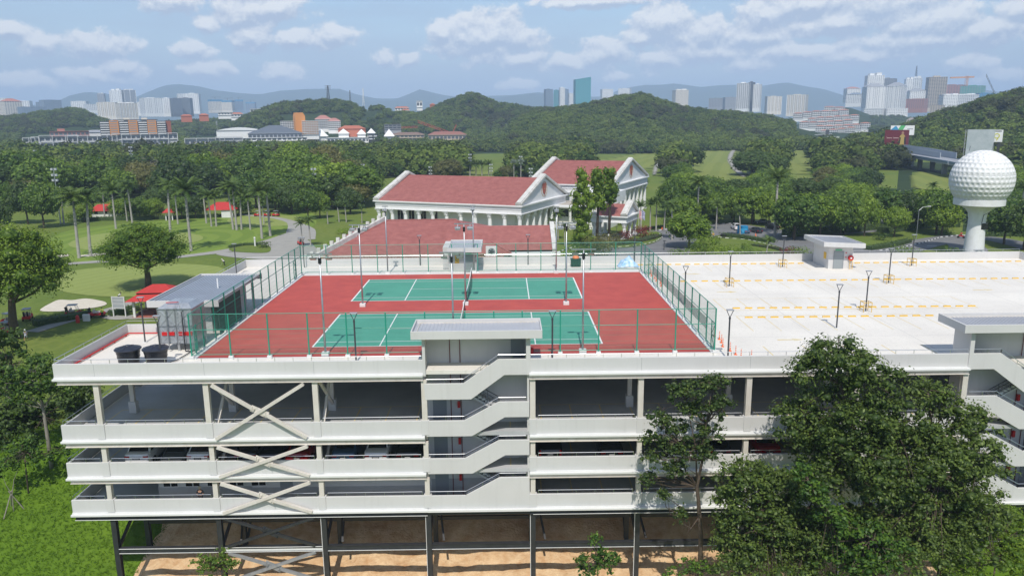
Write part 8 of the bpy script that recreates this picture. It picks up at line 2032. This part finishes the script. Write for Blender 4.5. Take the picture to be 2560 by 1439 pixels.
# crown tree of the right cluster
by = -12.5
g0 = F(2200, 1400, by)
big_tree('tallest tree of the right group, its rounded top rising above the roof deck', (g0[0], g0[1], tz(g0[0], g0[1])), [lob(2095,905,by,105,75), lob(2170,960,by,95,80), lob(2030,930,by,60,50), lob(2100,1030,by,150,90), lob(2150,1130,by-1,170,110), lob(2060,1120,by,110,90), lob(1990,1050,by,60,70), lob(2230,1080,by,110,110), lob(2060,1200,by-1,110,90), lob(2180,1230,by-1,120,90)],
    .22, 150, LF_BIG, [[(g0[0], g0[1], tz(g0[0], g0[1])-1, .42), (*F(2180,1300,by), .36), (*F(2150,1180,by), .28), (*F(2130,1060,by), .18), (*F(2100,960,by), .10), (*F(2095,880,by), .04)], [(*F(2150,1180,by), .2), (*F(2060,1100,by), .12), (*F(2000,1020,by), .05)], [(*F(2150,1180,by), .22), (*F(2230,1060,by), .12), (*F(2240,990,by), .05)]], 31)
g1 = F(2380, 1420, -12)
big_tree('broad dark tree at the right of the group, before the right staircase', (g1[0], g1[1], tz(g1[0], g1[1])), [lob(2330,1005,-12,80,70), lob(2400,1080,-12,95,90), lob(2430,1180,-12,85,90), lob(2330,1150,-13,130,120), lob(2400,1260,-13,100,90), lob(2300,1280,-13,130,110), lob(2230,1200,-13,100,100), lob(2350,1370,-14,130,90), lob(2440,1300,-13,80,80), lob(2260,1380,-14.5,120,80), lob(2180,1330,-14.5,110,80)],
    .22, 150, LF_BIG, [[(g1[0], g1[1], tz(g1[0], g1[1])-1, .40), (*F(2370,1300,-12.5), .32), (*F(2350,1180,-12.5), .24), (*F(2330,1080,-12), .14), (*F(2320,980,-12), .05)], [(*F(2370,1300,-12.5), .2), (*F(2420,1180,-12), .1), (*F(2430,1100,-12), .05)]], 37)
g2 = F(1950, 1439, -14)
big_tree('bushy green tree at the lower left of the group, glossy leaves', (g2[0], g2[1], tz(g2[0], g2[1])), [lob(1860,1200,-14,75,60), lob(1910,1280,-14,100,80), lob(1850,1330,-14,70,70), lob(1960,1220,-14,80,70), lob(1990,1330,-14.5,120,90), lob(1900,1410,-15,110,70), lob(2080,1400,-15,130,80), lob(1830,1260,-14,50,50), lob(1960,1400,-15,110,80), lob(1840,1390,-15,70,70), lob(2060,1330,-15,110,80), lob(1900,1200,-14,60,50)],
    .22, 150, LF_BIG, [[(g2[0], g2[1], tz(g2[0], g2[1])-1, .30), (*F(1940,1360,-14), .24), (*F(1920,1270,-14), .14), (*F(1880,1190,-14), .05)], [(*F(1940,1360,-14), .18), (*F(2010,1290,-14), .08), (*F(2050,1220,-14), .04)]], 41, csize=(.8, 1.3))
g3 = F(2120, 1439, -17)
big_tree('lighter green young tree with upright shoots in front of the group', (g3[0], g3[1], tz(g3[0], g3[1])), [lob(2080,1300,-17,50,40), lob(2150,1340,-17,80,50), lob(2220,1370,-17,70,40), lob(2110,1400,-17,90,50), lob(2040,1240,-17,40,40), lob(2010,1190,-16.5,35,35), lob(2180,1420,-18,90,50)],
    .24, 120, LF_BIG2, [[(g3[0], g3[1], tz(g3[0], g3[1])-1, .16), (*F(2110,1380,-17), .12), (*F(2070,1290,-17), .07), (*F(2020,1200,-17), .03)], [(*F(2110,1380,-17), .08), (*F(2180,1340,-17), .04)]], 43, csize=(.6, 1.0))
# slender tree with forked trunk
sy_ = -10.5; s0 = F(1755, 1439, sy_)
big_tree('slender forked tree with open airy crown before the right bays', (s0[0], s0[1], tz(s0[0], s0[1])), [lob(1790,960,sy_,40,30), lob(1740,975,sy_,50,36), lob(1690,985,sy_,36,30), lob(1780,1020,sy_,52,42), lob(1720,1030,sy_,45,34), lob(1650,1045,sy_,42,24), lob(1690,1080,sy_,50,34), lob(1770,1080,sy_,40,34), lob(1640,1100,sy_,36,24), lob(1700,1125,sy_,60,34), lob(1760,1130,sy_,34,34), lob(1640,1150,sy_,42,30), lob(1690,1175,sy_,30,30), lob(1625,1195,sy_,26,22), lob(1700,1290,sy_,22,24), lob(1665,1240,sy_,18,20), lob(1810,1000,sy_,22,18)],
    .20, 110, LF_BIG, [[(s0[0], s0[1], tz(s0[0], s0[1])-1, .20), (*F(1752,1340,sy_), .17), (*F(1746,1250,sy_), .14), (*F(1742,1215,sy_), .13), (*F(1756,1150,sy_), .09), (*F(1765,1060,sy_), .05), (*F(1780,970,sy_), .02)], [(*F(1742,1215,sy_), .10), (*F(1715,1180,sy_), .06), (*F(1700,1110,sy_), .04), (*F(1650,1060,sy_), .02)], [(*F(1748,1290,sy_), .06), (*F(1720,1330,sy_), .03), (*F(1705,1290,sy_), .02)], [(*F(1742,1215,sy_), .08), (*F(1740,1120,sy_), .05), (*F(1715,1000,sy_), .02)]], 47, csize=(.55, .95))
# saplings in front of the clay bank
a0 = F(1495, 1439, -12); big_tree('leafy sapling in front of the clay bank right of centre', (a0[0], a0[1], tz(a0[0], a0[1])), [lob(1490,1350,-12,20,20), lob(1500,1385,-12,30,20), lob(1455,1400,-12,22,15), lob(1500,1415,-12,36,22), lob(1535,1400,-12,20,25), lob(1465,1432,-12,30,16)], .26, 90, LF_BIG2, [[(a0[0], a0[1], tz(a0[0], a0[1])-1, .06), (*F(1495,1390,-12), .04), (*F(1490,1345,-12), .015)]], 51, csize=(.4, .7))
a1 = F(540, 1425, -9.5); big_tree('bushy feathery sapling below the cross bracing', (a1[0], a1[1], tz(a1[0], a1[1])), [lob(535,1398,-9.5,42,24), lob(500,1405,-9.5,28,16), lob(575,1410,-9.5,26,18), lob(540,1420,-9.5,50,18)], .16, 150, LF_MID, [[(a1[0], a1[1], tz(a1[0], a1[1])-1, .05), (*F(540,1410,-9.5), .03)]], 53, csize=(.4, .7))
a2 = F(1745, 1439, -13); big_tree('low bright shrub at the foot of the slender tree', (a2[0], a2[1], tz(a2[0], a2[1])), [lob(1735,1415,-13,40,20), lob(1775,1425,-13,36,18), lob(1690,1430,-13,36,14)], .2, 100, LF_BIG2, [[(a2[0], a2[1], tz(a2[0], a2[1])-1, .05), (*F(1745,1420,-13), .03)]], 55, csize=(.4, .7))
# bright feathery mimosa bank at the lower right
g4 = F(2480, 1439, -15); big_tree('bright yellow-green feathery bushes in the lower right corner', (g4[0], g4[1], tz(g4[0], g4[1])), [lob(2500,1290,-10,70,30), lob(2555,1310,-10,60,40), lob(2450,1330,-11,60,30), lob(2480,1390,-14,110,50), lob(2560,1400,-14,80,60), lob(2400,1430,-15,70,30), lob(2520,1350,-12,80,40)], .15, 170, LF_FERN, [[(g4[0], g4[1], tz(g4[0], g4[1])-1, .08), (*F(2490,1400,-14), .05)]], 57, name='feathery_bush', csize=(.8, 1.2))
# trees at the left edge behind the slope
L1 = F(128, 1165, 8); big_tree('thin pale stemmed tree with flat leafy top at the left of the building', (L1[0], L1[1], tz(L1[0], L1[1])), [lob(70,925,8,60,26), lob(120,945,8,55,30), lob(30,960,8,50,30), lob(90,985,8,60,30), lob(150,970,8,30,24)], .34, 70, LF_MID, [[(L1[0], L1[1], tz(L1[0], L1[1])-1, .20), (*F(120,1100,8), .17), (*F(108,1020,8), .14), (*F(95,965,8), .09), (*F(90,930,8), .04)]], 61, bark=BARKP, csize=(.8, 1.4))
L2 = F(20, 1130, 14); big_tree('dense dark undergrowth tree at the left edge beside the slope', (L2[0], L2[1], tz(L2[0], L2[1])), [lob(10,860,14,50,40), lob(-30,930,14,60,60), lob(40,1040,14,60,70), lob(0,1100,12,60,70), lob(110,1060,16,50,70), lob(170,1010,18,45,60), lob(70,1130,11,50,50), lob(-20,1180,10,50,60), lob(215,985,20,40,40), lob(150,1090,15,35,40), lob(205,1040,20,30,50)], .38, 62, LF_DARK, [[(L2[0], L2[1], tz(L2[0], L2[1])-1, .3), (*F(20,1040,14), .25), (*F(20,930,14), .12)], [(*F(20,1040,14), .15), (*F(110,1040,15), .08), (*F(170,1000,18), .04)]], 63, csize=(1.2, 1.9))
L3 = F(60, 1165, 5); big_tree('low leafy shrubs at the top of the left grass slope', (L3[0], L3[1], tz(L3[0], L3[1])), [lob(60,1120,5,50,26), lob(100,1150,5,36,20), lob(20,1170,4,40,26), lob(150,1130,7,30,18)], .30, 80, LF_BIG2, [[(L3[0], L3[1], tz(L3[0], L3[1])-1, .08), (*F(60,1130,5), .05)]], 65, name='shrub', csize=(.6, 1.0))
L5 = F(30, 900, 30); big_tree('leafy green tree top below the walking golfer', (L5[0], L5[1], tz(L5[0], L5[1])), [lob(20,890,30,50,26), lob(90,905,28,40,20), lob(-20,850,30,40,30), lob(60,940,26,60,24), lob(10,950,26,70,40), lob(-10,1010,24,60,50)], .4, 60, LF_MID, [[(L5[0], L5[1], tz(L5[0], L5[1])-1, .2), (*F(30,910,30), .1)]], 67, csize=(.9, 1.4))
# propped sapling on the slope: three pale stakes
q = F(28, 1240, 3.0); st = empty('propped_sapling', (q[0], q[1], tz(q[0], q[1])), 0, 'leafless sapling propped by three pale stakes on the grass slope', 'sapling')
for a in (0.3, 2.3, 4.4): MB().tube([(1.0*math.cos(a), 1.0*math.sin(a), -.2), (-.15*math.cos(a), -.15*math.sin(a), 2.0)], .045, 6).build('stake', BARKP, st)
MB().tube([(0, 0, -.2), (.1, 0, 1.6), (.4, .1, 3.0), (.9, .1, 4.0)], [.05, .045, .03, .01], 6).build('stem', BARKP, st)
MB().tube([(.1, 0, 1.6), (-.3, 0, 2.6), (-.5, .1, 3.3)], [.03, .02, .01], 5).build('twig', BARKP, st)
